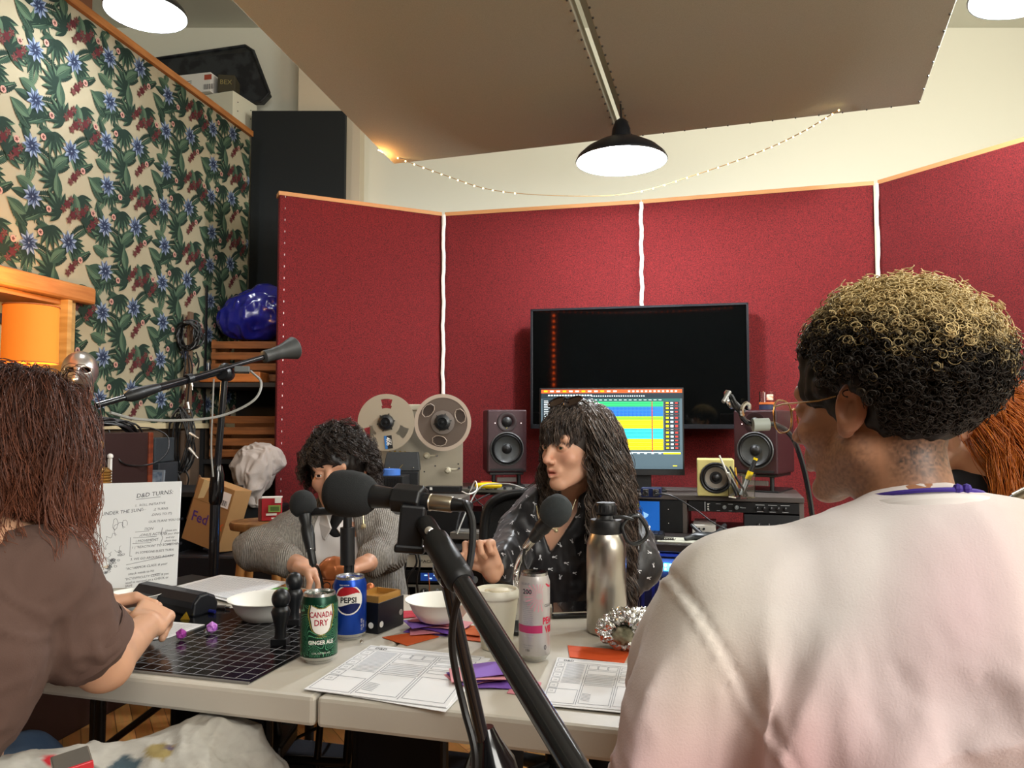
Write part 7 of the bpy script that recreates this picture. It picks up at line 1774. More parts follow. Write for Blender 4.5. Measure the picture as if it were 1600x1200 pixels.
body_obj(pm, C, B, hf, '#a8785a', '#9b5a4c', [(v1, q1, '#a8785a'), (v2_, q2_, '#a8785a'), (v3, q3, '#a8785a')], stubble='#3a2a22')
eyes_brows(pm, C, B, '#4a2f1c', '#1c1512')
# sweatshirt
sw = [('+', ell((.505, .865, .86), (.255, .150, .22)), 0), ('+', rbox((.505, .85, .68), (.235, .135, .21), .12), .08),
      ('+', cap(LS+[.05, 0, .010], nb_+[-.035, -.02, -.008], .078, .062), .06), ('+', cap(RS+[-.05, 0, .010], nb_+[.035, -.02, -.008], .078, .062), .06),
      ('+', cap(nb_+[0, -.005, -.03], nb_+[0, -.08, -.12], .085, .11), .05)]
sl = [('+', cap(LS, LE, .088, .080), .035), ('+', cap(LE, LW-[.0, .03, 0], .074, .042), .03), ('+', cap(RS, RE, .088, .080), .035), ('+', cap(RE, RW-[.0, .03, 0], .074, .042), .03)]
def m_back(v): return np.clip((1.0-v[:, 2])/.12, .15, 1)
def seam_post(v, N):
    # dropped shoulder seam: a ridge on the left shoulder
    n_ = np.array([-.888, -.05, -.46]); n_ /= np.linalg.norm(n_); s_ = (v-np.array([.192, .88, .972]))@n_; m = np.clip((.315-v[:, 0])/.02, 0, 1)*(v[:, 2] > .76)
    k = (np.exp(-((s_-.004)/.0035)**2)*.0035-np.exp(-((s_+.004)/.004)**2)*.004)*m
    return v+N*k[:, None]
def swcol(V):
    a = noise3(V*[4.5, 4.5, 3.6]+4, 21); b = noise3(V*[5, 5, 4]+9, 8)
    c = mixc('#d3cbc8', '#c9929f', np.clip((a+.05)*1.6, 0, 1)*.7); d = mixc('#dcd6d2', '#d3cdb0', np.clip((b-.1)*1.6, 0, 1)*.6)
    w_ = np.clip((b-.1)*1.6, 0, 1)[:, None]*.6; arm = np.clip((.97-V[:, 2])/.18, 0, 1)*np.clip((.36-V[:, 0])/.08, 0, 1)
    c = c*(1-w_)+d*w_; pk = np.array(lin('#c98c98')); k = (arm*(.55+.35*a))[:, None].clip(0, 1); return c*(1-k)+pk*k
m_sw = M('tie_dye_fleece', None, .95, attr='Col', bump=(420, .35, .0012), sheen=.2)
cloth(pm, 'sweatshirt', sw+sl, .0065, m_sw, [(.034, 8.5, 2, (1, 1, .16), m_back), (.007, 18, 5, (1, 1, .45), m_back)], swcol, seam_post)
# neck band of the sweatshirt and the purple cord
def ringpts(c, rx, ry, tilt, n=40, rz=0):
    out = []
    for k in range(n):
        a = 2*math.pi*k/n; x, y = rx*math.cos(a), ry*math.sin(a); out.append(Vector((c[0]+x, c[1]+y, c[2]-y*tilt)))
    return out
MB().tube(ringpts((.482, .918, 1.064), .077, .074, .30), .0085, 8, closed=True).build('neck_band', M('rib_white', '#d9d3cf', .9), pm, smooth=True)
MB().tube(ringpts((.483, .922, 1.079), .070, .067, .28), .0028, 6, closed=True).build('purple_cord', M('purple_cord', '#3e2a86', .7), pm, smooth=True)
for dx in (-.006, .004): MB().ball((.500+dx, .856, 1.099), .0055, 8).build('cord_knot', M('purple_cord', '#3e2a86', .7), pm, smooth=True)
# trousers and shoes, chair
o, _ = cloth(pm, 'trousers', [('+', ell((.50, .80, .54), (.20, .15, .10)), 0)]+seated_legs((.50, .82, .52), (-.05, 1), .10, .36), .014, M('jeans_dark', '#232a38', .85, bump=(300, .3, .001)), [])
shoes(pm, (.50, .82, .52), (-.05, 1), .10, .36)
ch = thing('plastic_chair', (.50, .78, 0), 'dark stacking chair under the person in the pale sweatshirt', 'chair')
MB(TR((.50, .80, 0))).box((0, 0, .415), (.42, .40, .03)).build('seat', m_blk, ch, bevel=.01)
for x in (-.19, .19):
    for y in (-.18, .18): MB(TR((.50, .80, 0))).cyl((x, y, .405), (x*1.15, y*1.15, 0), .012, seg=10).build('leg', m_tube, ch, smooth=True)
# hair: curls over a dark lumpy base
def afro_keep(d):
    if d[2] < (-.62 if d[1] > -.25 else -.80): return False
    if d[1] > .25 and d[2] < .42: return False
    if abs(d[0]) > .72 and d[2] < .02 and d[1] > -.28: return False
    if d[1] > -.1 and d[2] < -.02: return False
    return True
def afro_th(d): return .005+.028*np.clip((d[:, 2]+.75)/.85, 0, 1)**.8+.006*np.clip(-d[:, 1], 0, 1)*np.clip((d[:, 2]+.4)/.6, 0, 1)
rs = np.random.RandomState(4); dl = []
while len(dl) < 9500:
    d = rs.normal(size=3); d /= np.linalg.norm(d)
    if afro_keep(d): dl.append(d)
d = np.array(dl); th = afro_th(d); n = len(d); K = 20; t = np.linspace(0, 1, K)
th = th*(1-.55*np.clip((d[:, 1]-.2)/.6, 0, 1)); fr_ = .4*np.clip((d[:, 1]-.1)/.5, 0, 1)*np.clip((d[:, 2]-.2)/.4, 0, 1)
base = CRN[0]+d*(CRN[1]*1.0); nl = d/CRN[1]; nl /= np.linalg.norm(nl, axis=1)[:, None]; nl2 = nl+rs.normal(size=(n, 3))*.28; nl2 /= np.linalg.norm(nl2, axis=1)[:, None]
u_ = np.cross(nl2, rs.normal(size=(n, 3))); u_ /= np.linalg.norm(u_, axis=1)[:, None]; w_ = np.cross(nl2, u_)
st = rs.uniform(.35, .9, n)[:, None]; Lc = (th*(1.02+.22*np.abs(rs.normal(size=n))))[:, None]; rad = rs.uniform(.003, .0062, n)[:, None]; tn = rs.uniform(1.3, 2.6, n)[:, None]; ph = rs.uniform(0, 6.28, n)[:, None]
tt = t[None]; s_ = st+(1-st)*tt; ang = ph+tn*6.28*tt; rd = rad*(.6+.6*tt)
S = base[:, None]+nl2[:, None]*(Lc*s_)[..., None]+u_[:, None]*(rd*np.cos(ang))[..., None]+w_[:, None]*(rd*np.sin(ang))[..., None]+(np.array([0, .012, -.004])*fr_[:, None])[:, None]*tt[..., None]
zl = S[:, :, 2]; yl = S[:, :, 1]; xl = S[:, :, 0]
Sw = np.array(C)+S@B.T
v, q = strand_mesh(Sw, np.full(K, .00105)*np.array([1-.4*a for a in t]))
hgt = np.repeat((zl/.15*1.0+np.clip(-yl, 0, .2)*2.0*np.clip((zl+.02)/.08, 0, 1)).ravel(), 3); tip = np.tile(np.repeat(t, 3), n); sr = np.repeat(rs.rand(n), K*3); outw = np.repeat(((Lc*s_)/(th[:, None]+.001)).ravel(), 3)
bl = np.clip((hgt-.62+.35*(sr-.5))*3.0, 0, 1)*np.clip((outw-.60)*2.6, 0, 1)
bl = np.maximum(bl, (sr > .93)*np.clip((hgt-.15)*1.4, 0, 1)*.8)
cc = mixc('#211b15', '#d0b781', bl)*(1+.25*(sr[:, None]-.5))
be, bq = isomesh(field([('+', ell(CRN[0]+[0, -.006, .012], CRN[1]+[.012, .018, .018]), 0), ('-', ell((0, .115, -.035), (.085, .072, .095)), .012), ('-', rbox((0, .06, -.10), (.12, .10, .075), .02), .015), ('-', rbox((0, 0, -.165), (.2, .2, .06), .02), .02),
     ('-', ell((-.085, .0, -.01), (.02, .03, .035)), .01), ('-', ell((.085, .0, -.01), (.02, .03, .035)), .01)]), .004, bb=((-.15, -.18, -.14), (.15, .15, .19)))
be = be+vnormals(be, bq)*(noise3(be*80, 5)*.008)[:, None]; bew = w2(C, B, be)
np_mesh('curly_hair', [(v, q, 0), (bew, bq, 0)], M('curl_hair', None, .55, attr='Col', spec=.35), pm, cols=np.concatenate([cc, np.tile(np.array(lin('#16120f')), (len(bew), 1))]))
# glasses
def glasses(root, C, B, col, lens=True, dz=.004, w_=.028, h_=.021, y0=.108, sq=2.6):
    g = MB(); T = lambda p: Vector(w2(C, B, p))
    for sx in (-1, 1):
        pts = []
        for k in range(32):
            a = 2*math.pi*k/32; ca, sa = math.cos(a), math.sin(a); x = w_*math.copysign(abs(ca)**(2/sq), ca); z = h_*math.copysign(abs(sa)**(2/sq), sa)
            pts.append((sx*.034+x, y0-.25*(abs(sx*.034+x)-.034)*(1 if abs(sx*.034+x) > .034 else .3)-abs(.0)*1, dz+z-.002))
        g.tube([T(p) for p in pts], .0012, 6, closed=True)
        if lens: MB().poly([T((p[0], p[1]-.0002, p[2])) for p in pts]).build('lens', M('lens_glass', '#e8ecee', .05, alpha=.16), root)
        g.tube([T(p) for p in ((sx*.062, y0-.010, dz+.010), (sx*.074, y0-.030, dz+.012), (sx*.080, .03, dz+.012), (sx*.0825, .004, dz+.016))], .0011, 6)
    g.tube([T(p) for p in ((-.008, y0, dz+.006), (0, y0+.003, dz+.009), (.008, y0, dz+.006))], .0013, 6)
    g.build('glasses', M('gold_wire', '#b8935c', .25, .9), root, smooth=True)
glasses(pm, C, B, None, True, .002, .027, .022, .112)

# ---------------------------------------------------------------- the auburn haired person at the left edge
pl = thing('person', (-.82, 1.02, 0), 'person with long auburn hair in a brown T-shirt at the left edge, seen from behind', 'person')
C = (-.772, 1.20, 1.112); B = basis((.30, .95, 0), -.38)
nb_ = np.array([-.775, 1.115, 1.00]); hf = head_field((nb_-np.array(C))@B, 1)
RS, RE, RW = np.array([-.690, 1.13, .945]), np.array([-.645, 1.235, .793]), np.array([-.668, 1.415, .800])
LS, LE, LW = np.array([-.97, 1.17, .945]), np.array([-1.02, 1.33, .80]), np.array([-.815, 1.52, .815])
ho = hand_ops(RW, (-.12, .75, .15), (.45, -.25, .75), 1.05, -1, .92, 1.1); v1, q1 = isomesh(field([('+', cap(RE, RW, .040, .0255), 0), ('+', cap(RS, RE, .045, .040), .02)]+[(k, g, max(kk, .003)) for k, g, kk in ho]), .0022)
ho = hand_ops(LW, (.75, .35, .08), (-.1, .3, 1), .75, 1, .90, .9); v2_, q2_ = isomesh(field([('+', cap(LE, LW, .038, .0245), 0)]+[(k, g, max(kk, .003)) for k, g, kk in ho]), .0022)
v3, q3 = isomesh(field([('+', cap(nb_+[0, -.02, -.03], (-.84, 1.03, .55), .085, .13), 0), ('+', cap(LS, RS, .05, .05), .08)]), .012)
sk = '#c99a7c'
body_obj(pl, C, B, hf, sk, '#b06a5c', [(v1, q1, sk), (v2_, q2_, sk), (v3, q3, sk)], res=.003)
eyes_brows(pl, C, B, '#4a3a28', '#3a2015')
tee = [('+', ell((-.835, 1.075, .86), (.185, .115, .17)), 0), ('+', cap((-.84, 1.05, .80), (-.87, .99, .66), .13, .15), .08), ('+', cap(RS+[-.0, 0, .0], nb_+[.02, -.02, -.02], .062, .05), .05), ('+', cap(LS, nb_+[-.02, -.02, -.02], .062, .05), .05),
       ('+', cap(RS, RE+[-.016, -.042, .050], .066, .064), .03), ('+', cap(LS, LE, .064, .06), .03)]
ef = (RW-RE)/np.linalg.norm(RW-RE); cutn = (RE-RS)/np.linalg.norm(RE-RS)
m_tee = M('brown_tee', '#564139', .92, bump=(500, .3, .0008))
o, teef = cloth(pl, 't_shirt', tee, .006, m_tee, [(.010, 9, 3, (1, 1, .6), None), (.005, 21, 6, (1, 1, .8), None)])
hc = RE+[-.014, -.038, .050]
Tc = frame(Vector(hc-cutn*.008), Vector(hc+cutn*.02))
MB(Tc).lathe([(.0655, .0), (.068, .002), (.069, .030), (.064, .031), (.060, .028)], 36, caps=False).build('sleeve_hem', m_tee, pl, smooth=True)
o, _ = cloth(pl, 'jeans', [('+', ell((-.86, .98, .60), (.19, .16, .14)), 0)]+seated_legs((-.84, 1.02, .54), (.25, .97), .10, .36, zk=.54), .012, M('blue_denim', '#4c6484', .85, bump=(400, .5, .001), vary=(6, '#7f95ae', (1, 1, 1), .2)), [(.012, 12, 3, (1, 1, .6), None)])
shoes(pl, (-.84, 1.02, .54), (.25, .97), .10, .36)
for (a, b_) in (((-.70, .93, .73), (-.68, 1.02, .66)), ((-.715, .94, .735), (-.72, 1.04, .655))): MB().tube(spline([a, ((a[0]+b_[0])/2+.02, (a[1]+b_[1])/2-.03, (a[2]+b_[2])/2+.02), b_], 8), .004, 6).build('drawstring', M('pale_blue_cord', '#8ea1b4', .8), pl)
ch = thing('wooden_chair', (-.86, .95, 0), 'dark chair under the person in the brown T-shirt', 'chair'); T = TR((-.86, .97, 0), -.25)
MB(T).box((0, 0, .435), (.42, .40, .03)).build('seat', m_dark, ch, bevel=.01)
for x in (-.18, .18):
    for y in (-.17, .17): MB(T).cyl((x, y, .42), (x, y, 0), .016, seg=10).build('leg', m_dark, ch, smooth=True)
kp_ = lambda d: not (d[1] > .35 and d[2] < .35) and d[2] > -.55
S = hair_guides(C, B, 1500, 2, lambda d, r: np.maximum(.05, .115+.095*d[:, 2]+.04*r.rand(len(d)))+.10*(r.rand(len(d)) > .96), kp_, .36, (.003, .024), teef, .5, (.006, 1.7), 22, clump=9, spread=.0058, stiff=.68, flow=lambda d: np.stack([d[:, 0]*.4, -.25*np.ones(len(d)), -.1*np.ones(len(d))], 1))
def aub(v, t, r): return mixc('#2b1813', '#7a4630', np.clip(t*.9+.35*(r-.5), 0, 1))*(1+.4*(r[:, None]-.5))
hair_obj(pl, 'auburn_hair', S, .00075, .0004, aub, hair_mat('auburn_strands', .5, .4), scalp(C, B, .012, FACECUT))
# grey hooded top with a print, lying beside / on the lap
gh = thing('grey_hoodie', (-.60, 1.22, .46), 'crumpled light grey hoodie with a colourful abstract print lying below the table edge', 'hoodie')
ops = [('+', cap((-.70, 1.08, .60), (-.50, 1.30, .60), .085, .075), 0), ('+', ell((-.52, 1.22, .55), (.14, .12, .09)), .06), ('+', cap((-.50, 1.26, .56), (-.40, 1.33, .47), .075, .05), .05), ('+', cap((-.62, 1.10, .50), (-.46, 1.20, .46), .08, .05), .05), ('+', cap((-.72, 1.04, .66), (-.66, 1.12, .62), .05, .05), .05), ('+', cap((-.52, 1.24, .60), (-.455, 1.30, .58), .07, .055), .05)]
v, q = isomesh(field(ops), .0055); N = vnormals(v, q); v = fold_disp(v, N, .022, 9, 4, (1, .5, 1)); v = fold_disp(v, N, .007, 22, 9, (1, 1, 1))
def hcol(V):
    c = np.tile(np.array(lin('#a8a49b')), (len(V), 1))*(1+.08*noise3(V*200, 2)[:, None])
    for (cx, cy, cz, r_, col, sd) in ((-.655, 1.11, .675, .020, '#b3202a', 1), (-.640, 1.10, .66, .012, '#161412', 2), (-.615, 1.13, .68, .018, '#b02a2e', 3), (-.57, 1.16, .69, .026, '#3a4a52', 4), (-.535, 1.19, .68, .022, '#8d7c4c', 5), (-.52, 1.20, .66, .014, '#241a6a', 6), (-.60, 1.13, .64, .03, '#5a5856', 7), (-.56, 1.14, .63, .016, '#4a484a', 8), (-.69, 1.07, .66, .022, '#d7d3cb', 9), (-.675, 1.07, .63, .014, '#a89c2c', 10), (-.70, 1.06, .61, .018, '#2c3c46', 11)):
        dd_ = np.linalg.norm((V-np.array([cx, cy, cz]))*[1, 1, .7], axis=1)+noise3(V*60, sd)*.008; m = np.clip((r_-dd_)/.003, 0, 1)[:, None]; c = c*(1-m)+np.array(lin(col))*m
    return c
np_mesh('hoodie_cloth', [(v, q, 0)], M('grey_jersey', None, .95, attr='Col', bump=(500, .3, .0008)), gh, colfn=hcol)
T = TR(tuple(P(112, 1190, 1.04)), .62, .12, -.12); ph_ = thing('phone', tuple(P(118, 1185, 1.02)), 'phone in a shiny red rimmed case lying on the grey hoodie at the bottom left', 'phone')
MB(T).box((0, 0, 0), (.045, .045, .009)).build('body', M('phone_grey', '#77736c', .25, .3), ph_, bevel=.002); MB(T).box((0, -.024, 0), (.045, .004, .011)).build('red_case_edge', M('case_red', '#c8323a', .3), ph_, bevel=.001); MB(T).box((0, -.0265, 0), (.014, .002, .004)).build('charging_port', m_dark, ph_)

# ---------------------------------------------------------------- the person in the grey cardigan
pc_ = thing('person', (-.52, 2.42, 0), 'person with short dark curls in grey knit cardigan and white shirt behind the large microphone', 'person')
C = tuple(P(529, 738, 2.36)); B = basis((-.12, -1, 0), -.10, .05)
nb_ = np.array([-.515, 2.46, .885]); hf = head_field((nb_-np.array(C))@B, .6)
a_ = np.array
RS, RE, RW = a_(P(462, 832, 2.42)), a_(P(402, 903, 2.30)), a_(P(468, 915, 2.12)); LS, LE, LW = a_(P(598, 832, 2.42)), a_(P(606, 915, 2.36)), a_(P(575, 925, 2.16))
RE[2] = max(RE[2], .80); RW[2] = .785; LE[2] = .79; LW[2] = .785
ho = hand_ops(RW, (.6, -.5, -.1), (0, .1, 1), .7, -1, .9); v1, q1 = isomesh(field([('+', cap(RE, RW, .038, .025), 0)]+[(k, g, max(kk, .003)) for k, g, kk in ho]), .003)
ho = hand_ops(LW, (-.5, -.6, -.1), (0, .1, 1), .7, 1, .9); v2_, q2_ = isomesh(field([('+', cap(LE, LW, .038, .025), 0)]+[(k, g, max(kk, .003)) for k, g, kk in ho]), .003)
v3, q3 = isomesh(field([('+', cap(nb_+[0, 0, -.03], (-.52, 2.50, .55), .055, .10), 0), ('+', cap(LS, RS, .05, .05), .08)]), .012); sk = '#c8967a'
body_obj(pc_, C, B, hf, sk, '#a8604f', [(v1, q1, sk), (v2_, q2_, sk), (v3, q3, sk)])
eyes_brows(pc_, C, B, '#3a2a20', '#1e1714')
tor = [('+', ell((-.525, 2.47, .73), (.165, .115, .20)), 0), ('+', cap(nb_+[0, .0, -.06], nb_+[0, -.005, .012], .078, .060), .04), ('+', ell((-.525, 2.49, .56), (.17, .13, .14)), .08), ('+', cap(RS, nb_+[-.02, 0, -.01], .058, .05), .05), ('+', cap(LS, nb_+[.02, 0, -.01], .058, .05), .05)]
cloth(pc_, 'white_shirt', tor, .006, M('white_cotton', '#d8d3d0', .85, bump=(300, .2, .0008)), [(.007, 14, 3, (1, 1, .4), None)])
cd = [(k, (lambda g: (lambda p: g(p)-.013))(g), kk) for k, g, kk in tor]
for i, (k, g, kk) in enumerate(cd): g.bb = (tor[i][1].bb[0]-.015, tor[i][1].bb[1]+.015)
# opening of the cardigan: a wedge removed in front
cx0 = P(524, 850, 2.36).x
def wedge(p):
    hw = np.interp(p[..., 2], [.45, .62, .80, .93], [.060, .085, .080, .050]); return np.maximum(np.abs(p[..., 0]-cx0+.004)-hw, p[..., 1]-2.43)
cdo = cd+[('-', wedge, .006), ('+', cap(RS, RE, .066, .058), .03), ('+', cap(RE, RW+(RE-RW)*.25, .056, .042), .03), ('+', cap(LS, LE, .066, .060), .03), ('+', cap(LE, LW+(LE-LW)*.2, .056, .042), .03)]
kn_ = M('grey_knit', '#77726c', .95, vary=(240, '#98938b', (1, 1, .4), .15), wave=(55, .6, .004, 'X'))
o, cdf = cloth(pc_, 'cardigan', cdo, .0055, kn_, [(.010, 9, 7, (1, 1, .45), None), (.004, 22, 2, (1, 1, .6), None)])
# shirt collar, dark neck scarf, buttons, pendant
MB().tube(ringpts((nb_[0], nb_[1]-.012, nb_[2]+.028), .058, .055, .3), .012, 10, closed=True).build('dark_neckerchief', M('neck_black', '#121214', .8), pc_, smooth=True)
for sx in (-1, 1):
    a, b_, c_, d_ = [Vector(p) for p in ((cx0+sx*.008, 2.345, .855), (cx0+sx*.030, 2.362, .818), (cx0+sx*.070, 2.395, .868), (cx0+sx*.048, 2.41, .925))]
    o = MB().add([a, b_, c_, d_], [(0, 1, 2, 3)]).build('shirt_collar', M('white_cotton', '#d8d3d0', .85), pc_); o.modifiers.new('s', 'SOLIDIFY').thickness = .006
p_ = P(568, 822, 2.33); MB().ball(p_, .008, 10).cyl(p_, p_+Vector((-.004, .01, .04)), .002, seg=6).build('pendant', M('pale_gold', '#cfc29a', .3, .6), pc_)
cloth(pc_, 'trousers', [('+', ell((-.52, 2.52, .50), (.18, .14, .09)), 0)]+seated_legs((-.52, 2.50, .50), (.05, -1), .10, .36, rad=.075), .012, M('dark_trousers', '#15161c', .85), [])
shoes(pc_, (-.52, 2.50, .50), (.05, -1), .10, .36)
v, q = isomesh(field([('+', cap(nb_+[0, -.03, .03], (cx0, 2.385, .845), .050, .030), 0)]), .006); np_mesh('dark_undershirt', [(v, q, 0)], M('neck_black', '#121214', .8), pc_)
# curly hair
def kc(d):
    if d[1] > .30 and d[2] < .40: return False
    if d[2] < -.60: return False
    if abs(d[0]) > .7 and d[1] > .1 and d[2] < -.1: return False
    return True
S = hair_guides(C, B, 520, 8, lambda d, r: .055+.035*r.rand(len(d))-.025*np.clip(d[:, 1], 0, 1), kc, .16, (.008, .026), None, .9, (.0105, 1.6), 18, clump=8, spread=.0042, stiff=.8, flow=lambda d: np.stack([d[:, 0]*.5, d[:, 1]*.35+.1, -.05*np.ones(len(d))], 1))
def drk(v, t, r): return mixc('#171210', '#40342d', np.clip(t*.7+.6*(r-.4), 0, 1))
hair_obj(pc_, 'curly_hair', S, .0011, .0006, drk, hair_mat('dark_strands', .4), scalp(C, B, .016, FACECUT[:1]+FACECUT[2:], lump=.004))
ch = thing('wooden_chair', (-.52, 2.55, 0), 'chair under the person in the grey cardigan', 'chair'); T = TR((-.52, 2.54, 0))
MB(T).box((0, 0, .395), (.42, .40, .025)).build('seat', m_dark, ch, bevel=.01)
for x in (-.18, .18):
    for y in (-.17, .17): MB(T).cyl((x, y, .38), (x, y, 0), .016, seg=10).build('leg', m_dark, ch, smooth=True)

# ---------------------------------------------------------------- the dark haired person with sunglasses on the head
pw = thing('person', (.14, 2.33, 0), 'person with long wavy dark hair and bangs in a black shirt with white birds', 'person')
C = tuple(P(899, 699, 2.13)); B = basis((-.78, -.63, 0), -.05, .0)
nb_ = np.array([.165, 2.238, .985]); hf = head_field((nb_-np.array(C))@B, 1, .93, .0018)
RS, RE = a_(P(812, 838, 2.25)), a_(P(790, 925, 2.12)); RW = a_(P(768, 893, 2.00)); LS, LE, LW = a_(P(975, 830, 2.22)), a_(P(1000, 930, 2.15)), np.array([.22, 2.06, .66])
RE[2] = max(RE[2], .80); LE[2] = .78
ho = hand_ops(RW, (-.22, -.10, .62), (.15, .8, .35), 1.30, 1, .92, 1.2, .04); v1, q1 = isomesh(field([('+', cap(RE, RW, .036, .024), 0)]+[(k, g, max(kk, .003)) for k, g, kk in ho]), .0024)
ho = hand_ops(LW, (-.7, -.2, -.05), (0, -.1, 1), .8, 1, .88); v2_, q2_ = isomesh(field([('+', cap(LE, LW, .036, .024), 0)]+[(k, g, max(kk, .003)) for k, g, kk in ho]), .003)
v3, q3 = isomesh(field([('+', cap(nb_+[0, .012, -.05], (.15, 2.32, .60), .042, .08), 0), ('+', ell((.15, 2.268, .855), (.11, .075, .12)), .05), ('+', cap(LS, RS, .045, .045), .07)]), .006); sk = '#d3a286'
body_obj(pw, C, B, hf, sk, '#b0584f', [(v1, q1, sk), (v2_, q2_, sk), (v3, q3, sk)], res=.0022)
eyes_brows(pw, C, B, '#4a5a3c', '#241a15', 1, -.15)
tor = [('+', ell((.15, 2.27, .84), (.165, .105, .17)), 0), ('+', ell((.15, 2.30, .66), (.165, .12, .18)), .08), ('+', cap(RS, nb_+[-.03, .01, -.02], .056, .046), .05), ('+', cap(LS, nb_+[.03, .01, -.02], .056, .046), .05)]
vx, vz0 = P(862, 868, 2.13).x, P(862, 868, 2.13).z
def vneck(p):
    hw = np.clip((p[..., 2]-vz0)*.52, -.05, .058); sh = (p[..., 2]-vz0)*.15; return np.maximum(np.abs(p[..., 0]-vx-sh)-hw, np.maximum(p[..., 1]-2.26, vz0-p[..., 2]))
bs_ = tor+[('-', vneck, .006), ('+', cap(RS, RE, .060, .056), .03), ('+', cap(RE, RE+(RW-RE)*.45, .052, .042), .02), ('+', cap(LS, LE, .062, .062), .03), ('+', cap(LE, LW+(LE-LW)*.2, .052, .04), .02)]
m_bsh = M('black_satin', '#121216', .42, sheen=.2)
o, shf = cloth(pw, 'shirt', bs_, .0055, m_bsh, [(.012, 10, 5, (1, 1, .5), lambda v: np.clip((vneck(v)-.004)/.03, 0, 1)), (.005, 24, 2, (1, 1, .7), lambda v: np.clip((vneck(v)-.004)/.03, 0, 1))])
# white bird print: little V marks lying on the cloth
me = o.data; me.calc_loop_triangles(); rs = np.random.RandomState(9); O_ = np.array(wloc(o)); vs_ = np.array([v.co for v in me.vertices])+O_; fn_ = np.array([p.normal for p in me.polygons]); fc_ = np.array([p.center for p in me.polygons])+O_
cand = np.where((fn_[:, 1] < -.15) & (fc_[:, 2] > .74))[0]; rs.shuffle(cand); ch_ = []
bird = MB()
for i in cand:
    if all(np.linalg.norm(fc_[i]-fc_[j]) > .034 for j in ch_): ch_.append(i)
    if len(ch_) > 150: break
for i in ch_:
    n_ = Vector(fn_[i]); T = Matrix.Translation(Vector(fc_[i])+n_*.0016) @ n_.to_track_quat('Z', 'Y').to_matrix().to_4x4() @ rotz(rs.uniform(0, 6.28))
    s_ = rs.uniform(.8, 1.1)*.0125
    for pp in (((-.5, .5), (-.35, .6), (.05, .0), (-.1, -.05)), ((.1, .65), (.28, .62), (.12, .0), (-.02, .0)), ((-.12, .05), (.15, .05), (.30, -.35), (.05, -.55), (-.2, -.3))): bird.poly([(x*s_, y*s_, 0) for x, y in pp], 0, T)
bo = bird.build('bird_print', M('print_white', '#c9c9cc', .7), o); bo['kind'] = 'stuff'
MB().tube(spline([P(838, 790, 2.15), P(845, 815, 2.12), P(868, 826, 2.11), P(888, 808, 2.14), P(900, 780, 2.16)], 8), .0012, 5).ball(P(869, 829, 2.105), .006, 10).build('necklace', M('pale_gold', '#cfc29a', .3, .6), pw, smooth=True)
cloth(pw, 'trousers', [('+', ell((.13, 2.38, .53), (.18, .13, .10)), 0)]+seated_legs((.13, 2.36, .52), (-.05, -1), .10, .36, rad=.075), .012, M('dark_trousers', '#15161c', .85), [])
shoes(pw, (.13, 2.36, .52), (-.05, -1), .10, .36)
def kw(d):
    if d[1] > .42 and d[2] < .42: return False
    return d[2] > -.5
comb = lambda p: np.minimum(shf(p), p[..., 1]*0+1)
S1 = hair_guides(C, B, 700, 12, lambda d, r: .36+.13*r.rand(len(d)), lambda d: kw(d) and not (d[1] > .30 and d[2] > .1 and abs(d[0]) < .62), .42, (.003, .021), comb, .25, (.0125, 4.6), 40, clump=8, spread=.0045, stiff=.66, laytop=.95, flow=lambda d: np.stack([np.sign(d[:, 0])*.17+d[:, 0]*.16, -.03-.08*np.abs(d[:, 0]), -.05*np.ones(len(d))], 1))
S2 = hair_guides(C, B, 170, 13, lambda d, r: .030+.085*(d[:, 2]-.45)+.035+.022*r.rand(len(d)), lambda d: d[1] > .05 and d[2] > .45 and abs(d[0]) < .68, .24, (.003, .009), None, .2, (.003, 1.2), 40, clump=7, spread=.0035, stiff=.8, flow=lambda d: np.stack([d[:, 0]*.35, .75*np.ones(len(d)), -.08*np.ones(len(d))], 1))
def drk2(v, t, r): return mixc('#211a17', '#7a685b', np.clip(.25+.8*(r-.45)+.15*np.sin(t*20), 0, 1))
hair_obj(pw, 'long_wavy_hair', np.concatenate([S1, S2]), .0012, .0006, drk2, hair_mat('dark_strands2', .34, .7), scalp(C, B, .005, FACECUT))
# sunglasses pushed up on the head
Bs = B@np.array(Euler((.98, 0, 0)).to_matrix()); Cs = w2(C, B, (0, -.030, .020))
sg = MB(); Tt = lambda p: Vector(w2(Cs, Bs, p))
for sx in (-1, 1):
    pts = [(sx*.032+.029*math.cos(a), .128-.004*abs(sx), .008+.024*math.sin(a)) for a in np.linspace(0, 2*math.pi, 29)[:-1]]
    sg.tube([Tt(p) for p in pts], .0028, 6, closed=True); sg.poly([Tt(p) for p in pts], 1)
    sg.tube([Tt(p) for p in ((sx*.060, .124, .012), (sx*.080, .10, .014), (sx*.088, .05, .012), (sx*.09, .0, .008))], .0025, 6)
sg.tube([Tt((-.006, .130, .012)), Tt((0, .133, .016)), Tt((.006, .130, .012))], .003, 6)
sg.build('sunglasses', [M('tortoise', '#1c1210', .2), M('dark_lens', '#241a19', .08, coat=.5)], pw, smooth=True)

